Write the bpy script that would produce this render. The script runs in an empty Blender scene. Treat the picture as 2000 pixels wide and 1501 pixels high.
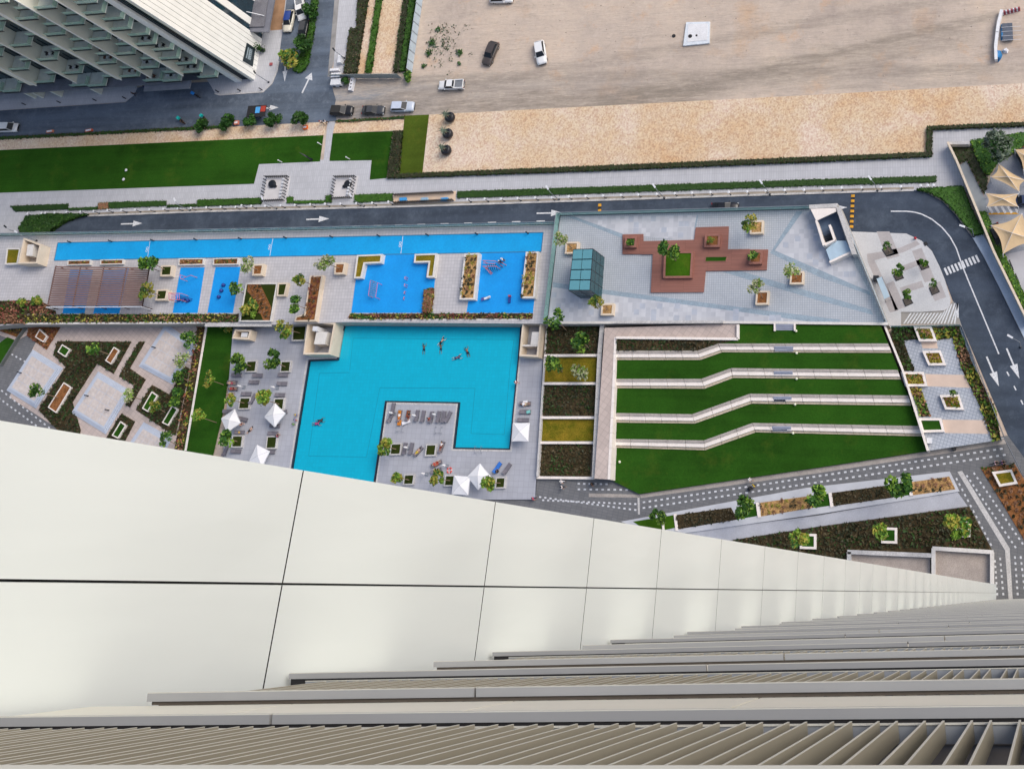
import bpy, math, random
import numpy as np
from mathutils import Vector
random.seed(7); RNG = np.random.default_rng(7)
S = bpy.context.scene
COL = S.collection
# ---------------------------------------------------------------- camera (a shift lens looking down from a tower)
CAM_H = 200.0
F, CX, CY = 2428.1466, 1291.4103, 184.6246           # focal length and principal point in pixels of the 2000 x 1501 photograph
RM = np.array([[0.9583697036, 0.0535829778, -0.2804574400],
               [-0.0524332639, -0.9325039649, -0.3573333295],
               [-0.2806746586, 0.3571627360, -0.8908740180]])   # rows: image right, image down, forward
cd = bpy.data.cameras.new('camera'); cam = bpy.data.objects.new('camera', cd); COL.objects.link(cam)
from mathutils import Matrix
cam.matrix_world = Matrix(((RM[0][0], -RM[1][0], -RM[2][0], 0), (RM[0][1], -RM[1][1], -RM[2][1], 0),
                           (RM[0][2], -RM[1][2], -RM[2][2], CAM_H), (0, 0, 0, 1)))
cd.sensor_fit = 'HORIZONTAL'; cd.sensor_width = 36.0; cd.lens = F * 36.0 / 2000.0
cd.shift_x = -(CX - 1000.0) / 2000.0; cd.shift_y = (CY - 750.5) / 2000.0
cd.clip_start = 0.05; cd.clip_end = 3000
S.camera = cam
# ---------------------------------------------------------------- light: bright overcast day, sun veiled
SUN_EL, SUN_AZ = math.radians(48), math.radians(28)    # azimuth measured from +x towards +y
w = bpy.data.worlds.new('World'); S.world = w; w.use_nodes = True
nt = w.node_tree; bgn = nt.nodes['Background']; sky = nt.nodes.new('ShaderNodeTexSky'); sky.sky_type = 'NISHITA'
sky.sun_disc = False; sky.sun_elevation = SUN_EL; sky.sun_rotation = math.pi / 2 - SUN_AZ
sky.air_density = 1.0; sky.dust_density = 4.0; sky.ozone_density = 0.8
nt.links.new(sky.outputs[0], bgn.inputs[0]); bgn.inputs[1].default_value = 0.15
sl = bpy.data.lights.new('sun', 'SUN'); sl.energy = 1.35; sl.angle = math.radians(32); sl.color = (1.0, 0.975, 0.935)
so = bpy.data.objects.new('sun', sl); COL.objects.link(so); so.location = (60, 60, 260)
so.rotation_euler = Vector((math.cos(SUN_EL) * math.cos(SUN_AZ), math.cos(SUN_EL) * math.sin(SUN_AZ), math.sin(SUN_EL))).to_track_quat('Z', 'Y').to_euler()
vs = S.view_settings; vs.view_transform = 'Standard'; vs.look = 'None'; vs.exposure = 0.12; vs.gamma = 1.0; vs.use_curve_mapping = False
S.cycles.max_bounces = 6; S.cycles.transparent_max_bounces = 12; S.cycles.caustics_reflective = False; S.cycles.caustics_refractive = False

# ---------------------------------------------------------------- geometry of the view: pixel of the photograph <-> place
def ray(u, v):
    return RM.T @ np.array([(u - CX) / F, (v - CY) / F, 1.0])
def P(u, v, z=0.0):
    d = ray(u, v); t = (z - CAM_H) / d[2]
    return (float(d[0] * t), float(d[1] * t), float(z))
def Q(p):
    d = RM @ np.array([p[0], p[1], p[2] - CAM_H]); return F * d[0] / d[2] + CX, F * d[1] / d[2] + CY
def ppm(p):                                            # pixels per metre at a place
    return F / float(RM[2] @ np.array([p[0], p[1], p[2] - CAM_H]))
def PP(px, z=0.0): return [P(u, v, z)[:2] for u, v in px]

# ---------------------------------------------------------------- materials
MATS = {}
def lin(h):
    o = []
    for i in (0, 2, 4):
        c = int(h[i:i + 2], 16) / 255.0
        o.append(c / 12.92 if c <= 0.04045 else ((c + 0.055) / 1.055) ** 2.4)
    return tuple(o)
KE = 1.0                                              # how bright a horizontal white surface renders
def C(h, k=1.0): return tuple(min(0.84, c * k / KE) for c in lin(h))
def sc(c, k): return tuple(min(0.97, x * k) for x in c)
def newmat(name):
    m = bpy.data.materials.new(name); m.use_nodes = True; MATS[name] = m
    n = m.node_tree.nodes; return m, n, m.node_tree.links, n['Principled BSDF']
def rgba(c): return (c[0], c[1], c[2], 1.0)
def pos_node(n, l, rot=0.0, scale=(1, 1, 1)):
    g = n.new('ShaderNodeNewGeometry'); mp = n.new('ShaderNodeMapping')
    mp.inputs['Rotation'].default_value = (0, 0, rot); mp.inputs['Scale'].default_value = scale
    l.new(g.outputs['Position'], mp.inputs['Vector']); return mp.outputs[0]
def noise(n, l, vec, scale, detail=3, rough=0.6):
    t = n.new('ShaderNodeTexNoise'); t.inputs['Scale'].default_value = scale; t.inputs['Detail'].default_value = detail
    t.inputs['Roughness'].default_value = rough; l.new(vec, t.inputs['Vector']); return t.outputs['Fac']
def ramp(n, l, fac, stops):
    r = n.new('ShaderNodeValToRGB'); e = r.color_ramp.elements
    e[0].position, e[0].color = stops[0][0], rgba(stops[0][1]); e[1].position, e[1].color = stops[-1][0], rgba(stops[-1][1])
    for p, c in stops[1:-1]:
        x = e.new(p); x.color = rgba(c)
    l.new(fac, r.inputs[0]); return r.outputs[0]
def mix(n, l, fac, a, b, mode='MIX'):
    m = n.new('ShaderNodeMix'); m.data_type = 'RGBA'; m.blend_type = mode
    for s, v in ((0, fac), (6, a), (7, b)):
        if hasattr(v, 'links') or hasattr(v, 'is_output'): l.new(v, m.inputs[s])
        else: m.inputs[s].default_value = v if s == 0 else rgba(v)
    return m.outputs[2]
def M(name, c, rough=0.75, var=0.18, scale=1.5, metal=0.0, fine=0.0, fscale=9.0, bump=0.0, spec=0.4, c2=None, rot=0.0, stretch=(1, 1, 1), lo=0.35, hi=0.65):
    if name in MATS: return MATS[name]
    m, n, l, b = newmat(name)
    v = pos_node(n, l, rot, stretch)
    a = ramp(n, l, noise(n, l, v, scale, 4), [(lo, sc(c, 1 - var)), (hi, c2 or sc(c, 1 + var))])
    if fine:
        a = mix(n, l, fine, a, ramp(n, l, noise(n, l, v, fscale, 2), [(0.3, (0.25,) * 3), (0.7, (1.0,) * 3)]), 'OVERLAY')
    l.new(a, b.inputs['Base Color'])
    b.inputs['Roughness'].default_value = rough; b.inputs['Metallic'].default_value = metal; b.inputs['Specular IOR Level'].default_value = spec
    if bump:
        bp = n.new('ShaderNodeBump'); bp.inputs['Strength'].default_value = bump; bp.inputs['Distance'].default_value = 0.05
        l.new(noise(n, l, v, fscale, 3), bp.inputs['Height']); l.new(bp.outputs[0], b.inputs['Normal'])
    return m
def TILE(name, c, joint, sx, sy, rot=0.0, var=0.1, mortar=0.03, c2=None, offset=0.0, big=0.12, bigscale=0.25):
    m, n, l, b = newmat(name)
    v = pos_node(n, l, rot)
    t = n.new('ShaderNodeTexBrick'); t.offset = offset; t.squash = 1.0
    t.inputs['Scale'].default_value = 1.0; t.inputs['Brick Width'].default_value = sx; t.inputs['Row Height'].default_value = sy
    t.inputs['Mortar Size'].default_value = mortar; t.inputs['Mortar Smooth'].default_value = 0.2; t.inputs['Bias'].default_value = 0.0
    t.inputs['Color1'].default_value = rgba(sc(c, 1 - var)); t.inputs['Color2'].default_value = rgba(c2 or sc(c, 1 + var)); t.inputs['Mortar'].default_value = rgba(joint)
    l.new(v, t.inputs['Vector'])
    a = mix(n, l, 1.0, t.outputs['Color'], ramp(n, l, noise(n, l, v, bigscale, 5, 0.65), [(0.3, (1 - big,) * 3), (0.7, (1.0,) * 3)]), 'MULTIPLY')
    l.new(a, b.inputs['Base Color']); b.inputs['Roughness'].default_value = 0.7; b.inputs['Specular IOR Level'].default_value = 0.35
    return m
def LEAF(name, c, c2, scale=6.0):
    m, n, l, b = newmat(name)
    o = n.new('ShaderNodeObjectInfo'); v = pos_node(n, l)
    a = ramp(n, l, noise(n, l, v, scale, 2), [(0.3, c), (0.7, c2)])
    h = n.new('ShaderNodeHueSaturation'); mr = n.new('ShaderNodeMapRange'); mr.inputs['To Min'].default_value = 0.8; mr.inputs['To Max'].default_value = 1.2
    l.new(o.outputs['Random'], mr.inputs['Value']); l.new(mr.outputs[0], h.inputs['Value']); l.new(a, h.inputs['Color'])
    l.new(h.outputs[0], b.inputs['Base Color']); b.inputs['Roughness'].default_value = 0.55; b.inputs['Specular IOR Level'].default_value = 0.3
    return m
def GLASS(name, c, alpha=0.5, rough=0.05):
    m, n, l, b = newmat(name)
    b.inputs['Base Color'].default_value = rgba(c); b.inputs['Roughness'].default_value = rough
    tr = n.new('ShaderNodeBsdfTransparent'); tr.inputs[0].default_value = rgba(tuple(0.55 + 0.45 * x ** 0.3 for x in c))
    mx = n.new('ShaderNodeMixShader'); mx.inputs[0].default_value = alpha
    l.new(tr.outputs[0], mx.inputs[1]); l.new(b.outputs[0], mx.inputs[2]); l.new(mx.outputs[0], n['Material Output'].inputs[0])
    return m

# ---------------------------------------------------------------- mesh helpers
class B:
    """collects shapes for ONE mesh object"""
    def __init__(s): s.v = []; s.f = []; s.m = []; s.i = 0
    def add(s, vs, fs, mi=None):
        o = len(s.v); s.v += [tuple(map(float, p)) for p in vs]
        for f in fs: s.f.append([o + i for i in f]); s.m.append(s.i if mi is None else mi)
        return s
    def box(s, c, d, rz=0.0, mi=None):
        ca, sa = math.cos(rz), math.sin(rz); x, y, z = d[0] / 2, d[1] / 2, d[2] / 2
        vs = [(c[0] + a * x * ca - b * y * sa, c[1] + a * x * sa + b * y * ca, c[2] + e * z) for e in (-1, 1) for a, b in ((-1, -1), (1, -1), (1, 1), (-1, 1))]
        return s.add(vs, [(3, 2, 1, 0), (4, 5, 6, 7), (0, 1, 5, 4), (1, 2, 6, 5), (2, 3, 7, 6), (3, 0, 4, 7)], mi)
    def poly(s, pts, z, mi=None):
        pts = ccw(pts); return s.add([(p[0], p[1], z) for p in pts], [list(range(len(pts)))], mi)
    def prism(s, pts, z0, z1, mi=None, top=None, bottom=True):
        pts = ccw(pts); n = len(pts)
        vs = [(p[0], p[1], z0) for p in pts] + [(p[0], p[1], z1) for p in pts]
        s.add(vs, [(i, (i + 1) % n, n + (i + 1) % n, n + i) for i in range(n)] + ([list(range(n))[::-1]] if bottom else []), mi)
        return s.add([(p[0], p[1], z1) for p in pts], [list(range(n))], mi if top is None else top)
    def ring(s, out, inn, z0, z1, zi, mi=None):
        """a hollow rim: outer wall from z0 to z1, flat rim at z1, inner wall from z1 down to zi"""
        out, inn = ccw(out), ccw(inn); n = len(out)
        vs = [(p[0], p[1], z0) for p in out] + [(p[0], p[1], z1) for p in out] + [(p[0], p[1], z1) for p in inn] + [(p[0], p[1], zi) for p in inn]
        fs = []
        for i in range(n):
            j = (i + 1) % n
            fs += [(i, j, n + j, n + i), (n + i, n + j, 2 * n + j, 2 * n + i), (2 * n + i, 2 * n + j, 3 * n + j, 3 * n + i)]
        return s.add(vs, fs, mi)
    def tube(s, p, q, r0, r1=None, n=6, mi=None):
        r1 = r0 if r1 is None else r1; p, q = Vector(p), Vector(q); d = (q - p)
        if d.length < 1e-6: return s
        a = d.orthogonal().normalized(); b = d.cross(a).normalized()
        vs = [p + (a * math.cos(2 * math.pi * k / n) + b * math.sin(2 * math.pi * k / n)) * r0 for k in range(n)] + \
             [q + (a * math.cos(2 * math.pi * k / n) + b * math.sin(2 * math.pi * k / n)) * r1 for k in range(n)]
        return s.add(vs, [(k, (k + 1) % n, n + (k + 1) % n, n + k) for k in range(n)] + [list(range(n))[::-1], list(range(n, 2 * n))], mi)
    def lathe(s, c, prof, n=12, mi=None):
        vs = []; fs = []; m = len(prof)
        for r, z in prof: vs += [(c[0] + r * math.cos(2 * math.pi * k / n), c[1] + r * math.sin(2 * math.pi * k / n), c[2] + z) for k in range(n)]
        for i in range(m - 1): fs += [(i * n + k, i * n + (k + 1) % n, (i + 1) * n + (k + 1) % n, (i + 1) * n + k) for k in range(n)]
        return s.add(vs, fs + [list(range(n))[::-1], list(range((m - 1) * n, m * n))], mi)
    def bar(s, pl, w, z0, z1, mi=None):
        """a wall of width w along a 2D polyline"""
        return s.prism(strip(pl, w), z0, z1, mi)
    def build(s, name, mats, parent=None, loc=None, smooth=False):
        me = bpy.data.meshes.new(name); me.from_pydata(s.v, [], s.f)
        for m in (mats if isinstance(mats, (list, tuple)) else [mats]): me.materials.append(m)
        if any(s.m): me.polygons.foreach_set('material_index', s.m)
        if smooth: me.polygons.foreach_set('use_smooth', [True] * len(me.polygons))
        me.update(); return link(name, me, parent, loc)
def link(name, me, parent=None, loc=None):
    o = bpy.data.objects.new(name, me); COL.objects.link(o)
    if parent: o.parent = parent
    if loc: o.location = loc
    return o
def area(p): return sum(p[i][0] * p[(i + 1) % len(p)][1] - p[(i + 1) % len(p)][0] * p[i][1] for i in range(len(p))) / 2
def ccw(p): p = [tuple(q[:2]) for q in p]; return p if area(p) > 0 else p[::-1]
def inset(p, d):
    p = ccw(p); n = len(p); o = []
    for i in range(n):
        a, b, c = np.array(p[i - 1]), np.array(p[i]), np.array(p[(i + 1) % n])
        e, f = (b - a) / np.linalg.norm(b - a), (c - b) / np.linalg.norm(c - b)
        n1, n2 = np.array([-e[1], e[0]]), np.array([-f[1], f[0]]); k = n1 + n2; q = 1 + n1 @ n2
        o.append(tuple(b + k / max(q, 0.25) * d))
    return o
def strip(pl, w):
    n = len(pl); L = []; R = []
    for i in range(n):
        b = np.array(pl[i][:2]); e = b - np.array(pl[i - 1][:2]) if i else None; f = np.array(pl[i + 1][:2]) - b if i < n - 1 else None
        e = f if e is None else e; f = e if f is None else f; e = e / np.linalg.norm(e); f = f / np.linalg.norm(f)
        n1, n2 = np.array([-e[1], e[0]]), np.array([-f[1], f[0]]); k = (n1 + n2) / max(1 + n1 @ n2, 0.3) * w / 2
        L.append(tuple(b + k)); R.append(tuple(b - k))
    return L + R[::-1]
def inside(px, py, poly):
    r = np.zeros(len(px), bool); n = len(poly)
    for i in range(n):
        (x0, y0), (x1, y1) = poly[i], poly[(i + 1) % n]
        if y0 == y1: continue
        r ^= ((y0 > py) != (y1 > py)) & (px < (x1 - x0) * (py - y0) / (y1 - y0) + x0)
    return r
def scatter(poly, dens):
    a = np.array(poly); lo, hi = a.min(0), a.max(0); n = max(1, int(dens * (hi[0] - lo[0]) * (hi[1] - lo[1])))
    x = RNG.uniform(lo[0], hi[0], n); y = RNG.uniform(lo[1], hi[1], n); k = inside(x, y, poly); return np.stack([x[k], y[k]], 1)
def leaves(pts, size, up=0.5, nm=2, jitter=0.4, clump=None):
    """arrays for a cloud of four-cornered leaf clumps, bent along the middle"""
    n = len(pts); nr = RNG.normal(size=(n, 3)); nr[:, 2] = np.abs(nr[:, 2]) + up; nr /= np.linalg.norm(nr, axis=1)[:, None]
    t = np.cross(nr, RNG.normal(size=(n, 3))); t /= np.linalg.norm(t, axis=1)[:, None]; b = np.cross(nr, t)
    s = (size * RNG.uniform(1 - jitter, 1 + jitter, n))[:, None]
    v = np.stack([pts - t * s, pts - b * s * 0.55 - nr * s * .12, pts + t * s, pts + b * s * 0.55 - nr * s * .12], 1).reshape(-1, 3)
    mi = RNG.integers(0, nm, n) if clump is None else clump
    return v, mi
def cloudmesh(name, v, mi, mats):
    n = len(v) // 4; me = bpy.data.meshes.new(name)
    me.vertices.add(4 * n); me.vertices.foreach_set('co', v.astype(np.float32).ravel())
    me.loops.add(4 * n); me.loops.foreach_set('vertex_index', np.arange(4 * n, dtype=np.int32))
    me.polygons.add(n); me.polygons.foreach_set('loop_start', np.arange(0, 4 * n, 4, dtype=np.int32))
    me.polygons.foreach_set('material_index', np.asarray(mi, np.int32))
    for m in mats: me.materials.append(m)
    me.update(calc_edges=True); return me
def tag(o, label=None, cat=None, group=None, kind=None):
    if label: o['label'] = label
    if cat: o['category'] = cat
    if group: o['group'] = group
    if kind: o['kind'] = kind
    return o
def thing(name, label, cat, loc=(0, 0, 0), rz=0.0, group=None):
    o = bpy.data.objects.new(name, None); COL.objects.link(o); o.location = loc; o.rotation_euler = (0, 0, rz); o.empty_display_size = 0.3
    return tag(o, label, cat, group)
def dup(root, loc=None, rz=None, label=None, group=None, swap=None, scale=None):
    def cp(o, par):
        c = o.copy(); COL.objects.link(c)
        if par is not None: c.parent = par
        for ch in o.children: cp(ch, c)
        return c
    r = cp(root, None)
    if loc is not None: r.location = loc
    if rz is not None: r.rotation_euler = (0, 0, rz)
    if scale is not None: r.scale = (scale,) * 3
    if label: r['label'] = label
    if group: r['group'] = group
    if swap:
        for ch in r.children_recursive:
            for sl_ in ch.material_slots:
                if sl_.material and sl_.material.name in swap:
                    m_ = swap[sl_.material.name]; sl_.link = 'OBJECT'; sl_.material = m_
    return r
def sheet(name, px, z, mat, kind='structure'):
    return tag(B().poly(PP(px, z), z).build(name, mat), kind=kind)
def heading(a, b): return math.atan2(b[1] - a[1], b[0] - a[0])
# ================================================================ materials of the place
def sandmat():
    m, n, l, b = newmat('sand')
    v = pos_node(n, l); vs_ = pos_node(n, l, 0.10, (0.16, 1.0, 1.0)); vt = pos_node(n, l, -0.35, (0.10, 1.0, 1.0))
    a = ramp(n, l, noise(n, l, v, 0.05, 7, 0.68), [(0.30, C('a89a90')), (0.45, C('bfb0a2')), (0.58, C('cabaa9')), (0.72, C('d0bca2'))])
    a = mix(n, l, ramp(n, l, noise(n, l, v, 0.09, 5, 0.6), [(0.56, (0, 0, 0)), (0.72, (.6,) * 3)]), a, C('c8a786'))
    sp = mix(n, l, ramp(n, l, noise(n, l, v, 0.045, 3), [(.42, (0, 0, 0)), (.58, (1,) * 3)]), (.12,) * 3, (.75,) * 3)
    a = mix(n, l, mix(n, l, 1.0, ramp(n, l, noise(n, l, vs_, 0.7, 7, 0.8), [(0.52, (0, 0, 0)), (0.70, (1,) * 3)]), sp, 'MULTIPLY'), a, C('978b80'))
    a = mix(n, l, ramp(n, l, noise(n, l, vt, 0.6, 7, 0.8), [(0.60, (0, 0, 0)), (0.74, (.5,) * 3)]), a, C('9f9184'))
    a = mix(n, l, ramp(n, l, noise(n, l, v, 0.75, 8, 0.85), [(0.56, (0, 0, 0)), (0.70, (.55,) * 3)]), a, C('9a8c7f'))
    a = mix(n, l, ramp(n, l, noise(n, l, v, 0.16, 6, 0.7), [(0.58, (0, 0, 0)), (0.70, (.5,) * 3)]), a, C('d0a883'))
    a = mix(n, l, ramp(n, l, noise(n, l, v, 0.35, 6, 0.8), [(0.52, (0, 0, 0)), (0.75, (.5,) * 3)]), a, C('d3c6b9'))
    # compacted, dusty lane where vehicles turn in, and long curved tyre marks
    g = n.new('ShaderNodeNewGeometry')
    def math_(op, x, y=None):
        q = n.new('ShaderNodeMath'); q.operation = op; q.use_clamp = False
        for i, val in ((0, x), (1, y)):
            if val is None: continue
            if isinstance(val, (int, float)): q.inputs[i].default_value = val
            else: l.new(val, q.inputs[i])
        return q.outputs[0]
    def lane(A, Bp, half, fade, amt, col, rough_amp):
        nonlocal a
        A, Bp = np.array(A[:2]), np.array(Bp[:2]); L = np.linalg.norm(Bp - A); e = (Bp - A) / L; p = np.array([-e[1], e[0]])
        def dot(vec, off):
            q = n.new('ShaderNodeVectorMath'); q.operation = 'DOT_PRODUCT'; l.new(g.outputs['Position'], q.inputs[0]); q.inputs[1].default_value = (vec[0], vec[1], 0); return math_('SUBTRACT', q.outputs['Value'], float(off))
        s_, t_ = dot(e, e @ A), dot(p, p @ A)
        t_ = math_('ADD', math_('ABSOLUTE', t_), math_('MULTIPLY', math_('SUBTRACT', noise(n, l, vs_, 0.3, 5, .7), .5), rough_amp))
        m1 = ramp(n, l, math_('MULTIPLY', t_, .05), [(half * .05 * .4, (1,) * 3), (half * .05, (0, 0, 0))]); m2 = ramp(n, l, math_('MULTIPLY', s_, 1 / L), [(.0, (1,) * 3), (fade, (1,) * 3), (1.0, (0, 0, 0))])
        f = mix(n, l, 1.0, m1, m2, 'MULTIPLY'); f = mix(n, l, 1.0, f, (amt,) * 3, 'MULTIPLY'); f = mix(n, l, 1.0, f, ramp(n, l, noise(n, l, vs_, 1.1, 6, .8), [(.36, (.15,) * 3), (.6, (1,) * 3)]), 'MULTIPLY'); a = mix(n, l, f, a, col)
    lane(P(560, 214), P(1330, 178), 7.0, .25, .8, C('aaa6a1'), 9.0); lane(P(600, 208), P(880, 190), 5.5, .45, .95, C('868d95'), 8.0); lane(P(800, 170), P(2050, 150), 2.4, .8, .5, C('9d9389'), 4.0); lane(P(1240, 195), P(1420, 188), 3.5, .6, .7, C('857a6d'), 6.0); lane(P(1700, 102), P(1930, 55), 3.2, .6, .55, C('8f8578'), 6.0); lane(P(1750, 75), P(1980, 20), 1.2, .7, .6, C('8d8377'), 2.0); lane(P(1500, 60), P(2050, -40), 1.5, .7, .5, C('968b80'), 2.5); lane(P(1600, 140), P(2040, 132), 1.4, .7, .5, C('8f8579'), 2.5)
    a = mix(n, l, 0.35, a, ramp(n, l, noise(n, l, v, 1.2, 6, 0.8), [(0.3, (0.32,) * 3), (0.7, (0.56,) * 3)]), 'OVERLAY')
    l.new(a, b.inputs['Base Color']); b.inputs['Roughness'].default_value = 0.95; b.inputs['Specular IOR Level'].default_value = 0.1
    bp = n.new('ShaderNodeBump'); bp.inputs['Strength'].default_value = 0.6; bp.inputs['Distance'].default_value = 0.3
    l.new(noise(n, l, vs_, 1.4, 6, 0.7), bp.inputs['Height']); l.new(bp.outputs[0], b.inputs['Normal'])
    return m
def gravelmat():
    m, n, l, b = newmat('gravel')
    v = pos_node(n, l)
    vo = n.new('ShaderNodeTexVoronoi'); vo.inputs['Scale'].default_value = 4.5; l.new(v, vo.inputs['Vector'])
    bw = n.new('ShaderNodeRGBToBW'); l.new(vo.outputs['Color'], bw.inputs[0])
    a = ramp(n, l, noise(n, l, v, 0.06, 7, 0.7), [(0.34, C('c9a681')), (0.47, C('cdb497')), (0.62, C('d1bfac'))])
    a = mix(n, l, ramp(n, l, noise(n, l, v, 0.12, 4, 0.5), [(0.52, (0, 0, 0)), (0.68, (.55,) * 3)]), a, C('d9c3b2'))
    a = mix(n, l, 0.55, a, ramp(n, l, bw.outputs[0], [(0.2, (0.28,) * 3), (0.5, (0.52,) * 3), (0.85, (0.70,) * 3)]), 'OVERLAY')
    a = mix(n, l, 0.3, a, ramp(n, l, noise(n, l, v, 2.2, 4, 0.8), [(0.35, (0.4,) * 3), (0.65, (0.6,) * 3)]), 'OVERLAY')
    l.new(a, b.inputs['Base Color']); b.inputs['Roughness'].default_value = 0.95; b.inputs['Specular IOR Level'].default_value = 0.1
    return m
def asphaltmat(name, c, c2, ang=0.0, streak=0.5):
    m, n, l, b = newmat(name)
    v = pos_node(n, l); vs_ = pos_node(n, l, ang, (0.03, 0.7, 1.0))
    a = ramp(n, l, noise(n, l, v, 0.13, 7, 0.72), [(0.34, sc(c, .85)), (0.5, c), (0.66, c2)])
    a = mix(n, l, ramp(n, l, noise(n, l, v, 0.33, 6, 0.75), [(0.56, (0, 0, 0)), (0.74, (.6,) * 3)]), a, sc(c2, 1.25))
    a = mix(n, l, ramp(n, l, noise(n, l, vs_, 0.5, 4), [(0.42, (0, 0, 0)), (0.62, (streak,) * 3)]), a, sc(c, 1.6))
    a = mix(n, l, ramp(n, l, noise(n, l, v, 0.9, 8, 0.8), [(0.52, (0, 0, 0)), (0.68, (.55,) * 3)]), a, sc(c2, 1.35))
    a = mix(n, l, ramp(n, l, noise(n, l, v, 0.45, 6, 0.8), [(0.56, (0, 0, 0)), (0.72, (.7,) * 3)]), a, sc(c, .62))
    a = mix(n, l, 0.6, a, ramp(n, l, noise(n, l, v, 5.0, 3, 0.8), [(0.3, (0.38,) * 3), (0.7, (0.6,) * 3)]), 'OVERLAY')
    l.new(a, b.inputs['Base Color']); b.inputs['Roughness'].default_value = 0.85; b.inputs['Specular IOR Level'].default_value = 0.25
    return m
def watermat():
    m = bpy.data.materials.new('water'); m.use_nodes = True; n = m.node_tree.nodes; l = m.node_tree.links
    n.remove(n['Principled BSDF'])
    tr = n.new('ShaderNodeBsdfTransparent'); tr.inputs[0].default_value = (0.92, 0.995, 1.0, 1)
    gl = n.new('ShaderNodeBsdfGlossy'); gl.inputs['Roughness'].default_value = 0.06
    fr = n.new('ShaderNodeFresnel'); fr.inputs['IOR'].default_value = 1.33; mx = n.new('ShaderNodeMixShader')
    v = pos_node(n, l); bp = n.new('ShaderNodeBump'); bp.inputs['Strength'].default_value = 0.25; bp.inputs['Distance'].default_value = 0.05
    l.new(noise(n, l, v, 2.2, 4), bp.inputs['Height'])
    for x in (gl, fr): l.new(bp.outputs[0], x.inputs['Normal'])
    l.new(fr.outputs[0], mx.inputs[0]); l.new(tr.outputs[0], mx.inputs[1]); l.new(gl.outputs[0], mx.inputs[2]); l.new(mx.outputs[0], n['Material Output'].inputs[0])
    return m
SAND, GRAVEL = sandmat(), gravelmat()
ROAD = asphaltmat('asphalt', C('3a4350'), C('4f5966'))
ROAD2 = asphaltmat('asphalt_grey', C('525c69'), C('717a86'), 0.05, .8)
WATER = watermat()
def lawnmat(name, c, worn, ang=0.0, st=.35):
    m, n, l, b = newmat(name); v = pos_node(n, l); vs_ = pos_node(n, l, ang, (0.04, 1.0, 1.0))
    a = ramp(n, l, noise(n, l, v, 0.13, 6, 0.65), [(0.32, sc(c, .72)), (0.5, c), (0.68, sc(c, 1.25))])
    a = mix(n, l, ramp(n, l, noise(n, l, v, 0.21, 5, 0.7), [(0.55, (0, 0, 0)), (0.75, (.55,) * 3)]), a, worn)
    a = mix(n, l, ramp(n, l, noise(n, l, vs_, 0.9, 4, 0.6), [(0.42, (0, 0, 0)), (0.62, (st,) * 3)]), a, sc(c, 1.35))
    a = mix(n, l, 0.6, a, ramp(n, l, noise(n, l, v, 3.5, 5, 0.8), [(0.28, (0.3,) * 3), (0.72, (0.68,) * 3)]), 'OVERLAY')
    l.new(a, b.inputs['Base Color']); b.inputs['Roughness'].default_value = 0.95; b.inputs['Specular IOR Level'].default_value = 0.08
    bp = n.new('ShaderNodeBump'); bp.inputs['Strength'].default_value = 0.5; bp.inputs['Distance'].default_value = 0.06
    l.new(noise(n, l, v, 6, 4, 0.7), bp.inputs['Height']); l.new(bp.outputs[0], b.inputs['Normal']); return m
LAWN = lawnmat('lawn', C('264b12'), C('4a5a1c')); LAWN2 = lawnmat('lawn_bright', C('35560f'), C('5a641f'))
LAWND = lawnmat('turf_dark', C('2b3512'), C('3f4018')); LAWNO = lawnmat('lawn_worn', C('44541a'), C('6b6226'))
LAWN3 = M('lawn_olive', C('626216'), .9, .25, .5, fine=.6, fscale=6, c2=C('7d6a20'), spec=.1)
SOIL = M('soil', C('7a5232'), .95, .3, 1.4, fine=.6, fscale=7, bump=.6, spec=.1)
SOILD = M('soil_dark', C('3f3626'), .95, .3, 1.2, fine=.6, fscale=6, bump=.6, spec=.1)
MULCH = M('mulch', C('9a7a50'), .95, .35, 1.6, fine=.7, fscale=5, bump=.6, spec=.1)
PAVE = TILE('promenade_paving', C('bcbdc1'), C('aeafb5'), .42, 1.2, 0.0, .05, .04)
PAVED = TILE('walkway_paving', C('6f7072'), C('5e5f63'), .9, .45, 0.16, .09, .03)
PAVEP = TILE('pink_paving', C('bfb0a8'), C('a3968f'), .9, .9, 0.55, .07, .03)
DECKT = TILE('deck_tiles', C('bebcbe'), C('a4a3a8'), .6, .6, 0.0, .05, .03)
POOLT = TILE('pool_terrace_tiles', C('a9abb3'), C('9799a2'), .9, .9, 0.0, .04, .025)
PLAZA = TILE('plaza_tiles', C('b3b8be'), C('9aa2ab'), .38, .38, 0.0, .05, .05)
MOSAIC = TILE('plaza_mosaic', C('c9cbd0'), C('bcbfc6'), 0.8, 0.8, 0.0, .03, .02, c2=C('b1b4bb'))
BAND = M('plaza_band', C('8898a4'), .7, .08, .8, fine=.3)
CONC = M('concrete', C('b4b2b0'), .8, .1, .6, fine=.3, fscale=5)
CONCL = M('pale_concrete', C('cfcbc5'), .75, .07, .6, fine=.2, fscale=5)
CONCB = M('beige_render', C('d2c2ad'), .8, .07, .5, fine=.15)
STONE = M('white_stone', C('e3dad2'), .75, .05, .7, fine=.2, fscale=4)
STONEG = M('grey_stone', C('9d9690'), .75, .09, .7, fine=.2, fscale=4)
STONEB = M('beige_stone', C('b3a794'), .75, .09, .7, fine=.2, fscale=4)
BLUE = M('track_blue', C('0498d8'), .75, .05, .3, fine=.12, fscale=3)
BLUED = M('pad_blue', C('088fdc'), .75, .05, .3, fine=.12, fscale=3)
POOLF = TILE('pool_tiles', (0.0, 0.66, 0.95), (0.0, 0.60, 0.90), .6, .6, 0.0, .03, .03, big=.05)
POOLN = M('pool_line', C('04b4d8'), .6, .05)
DARK = M('dark_edge', C('27303c'), .5, .1)
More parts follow.
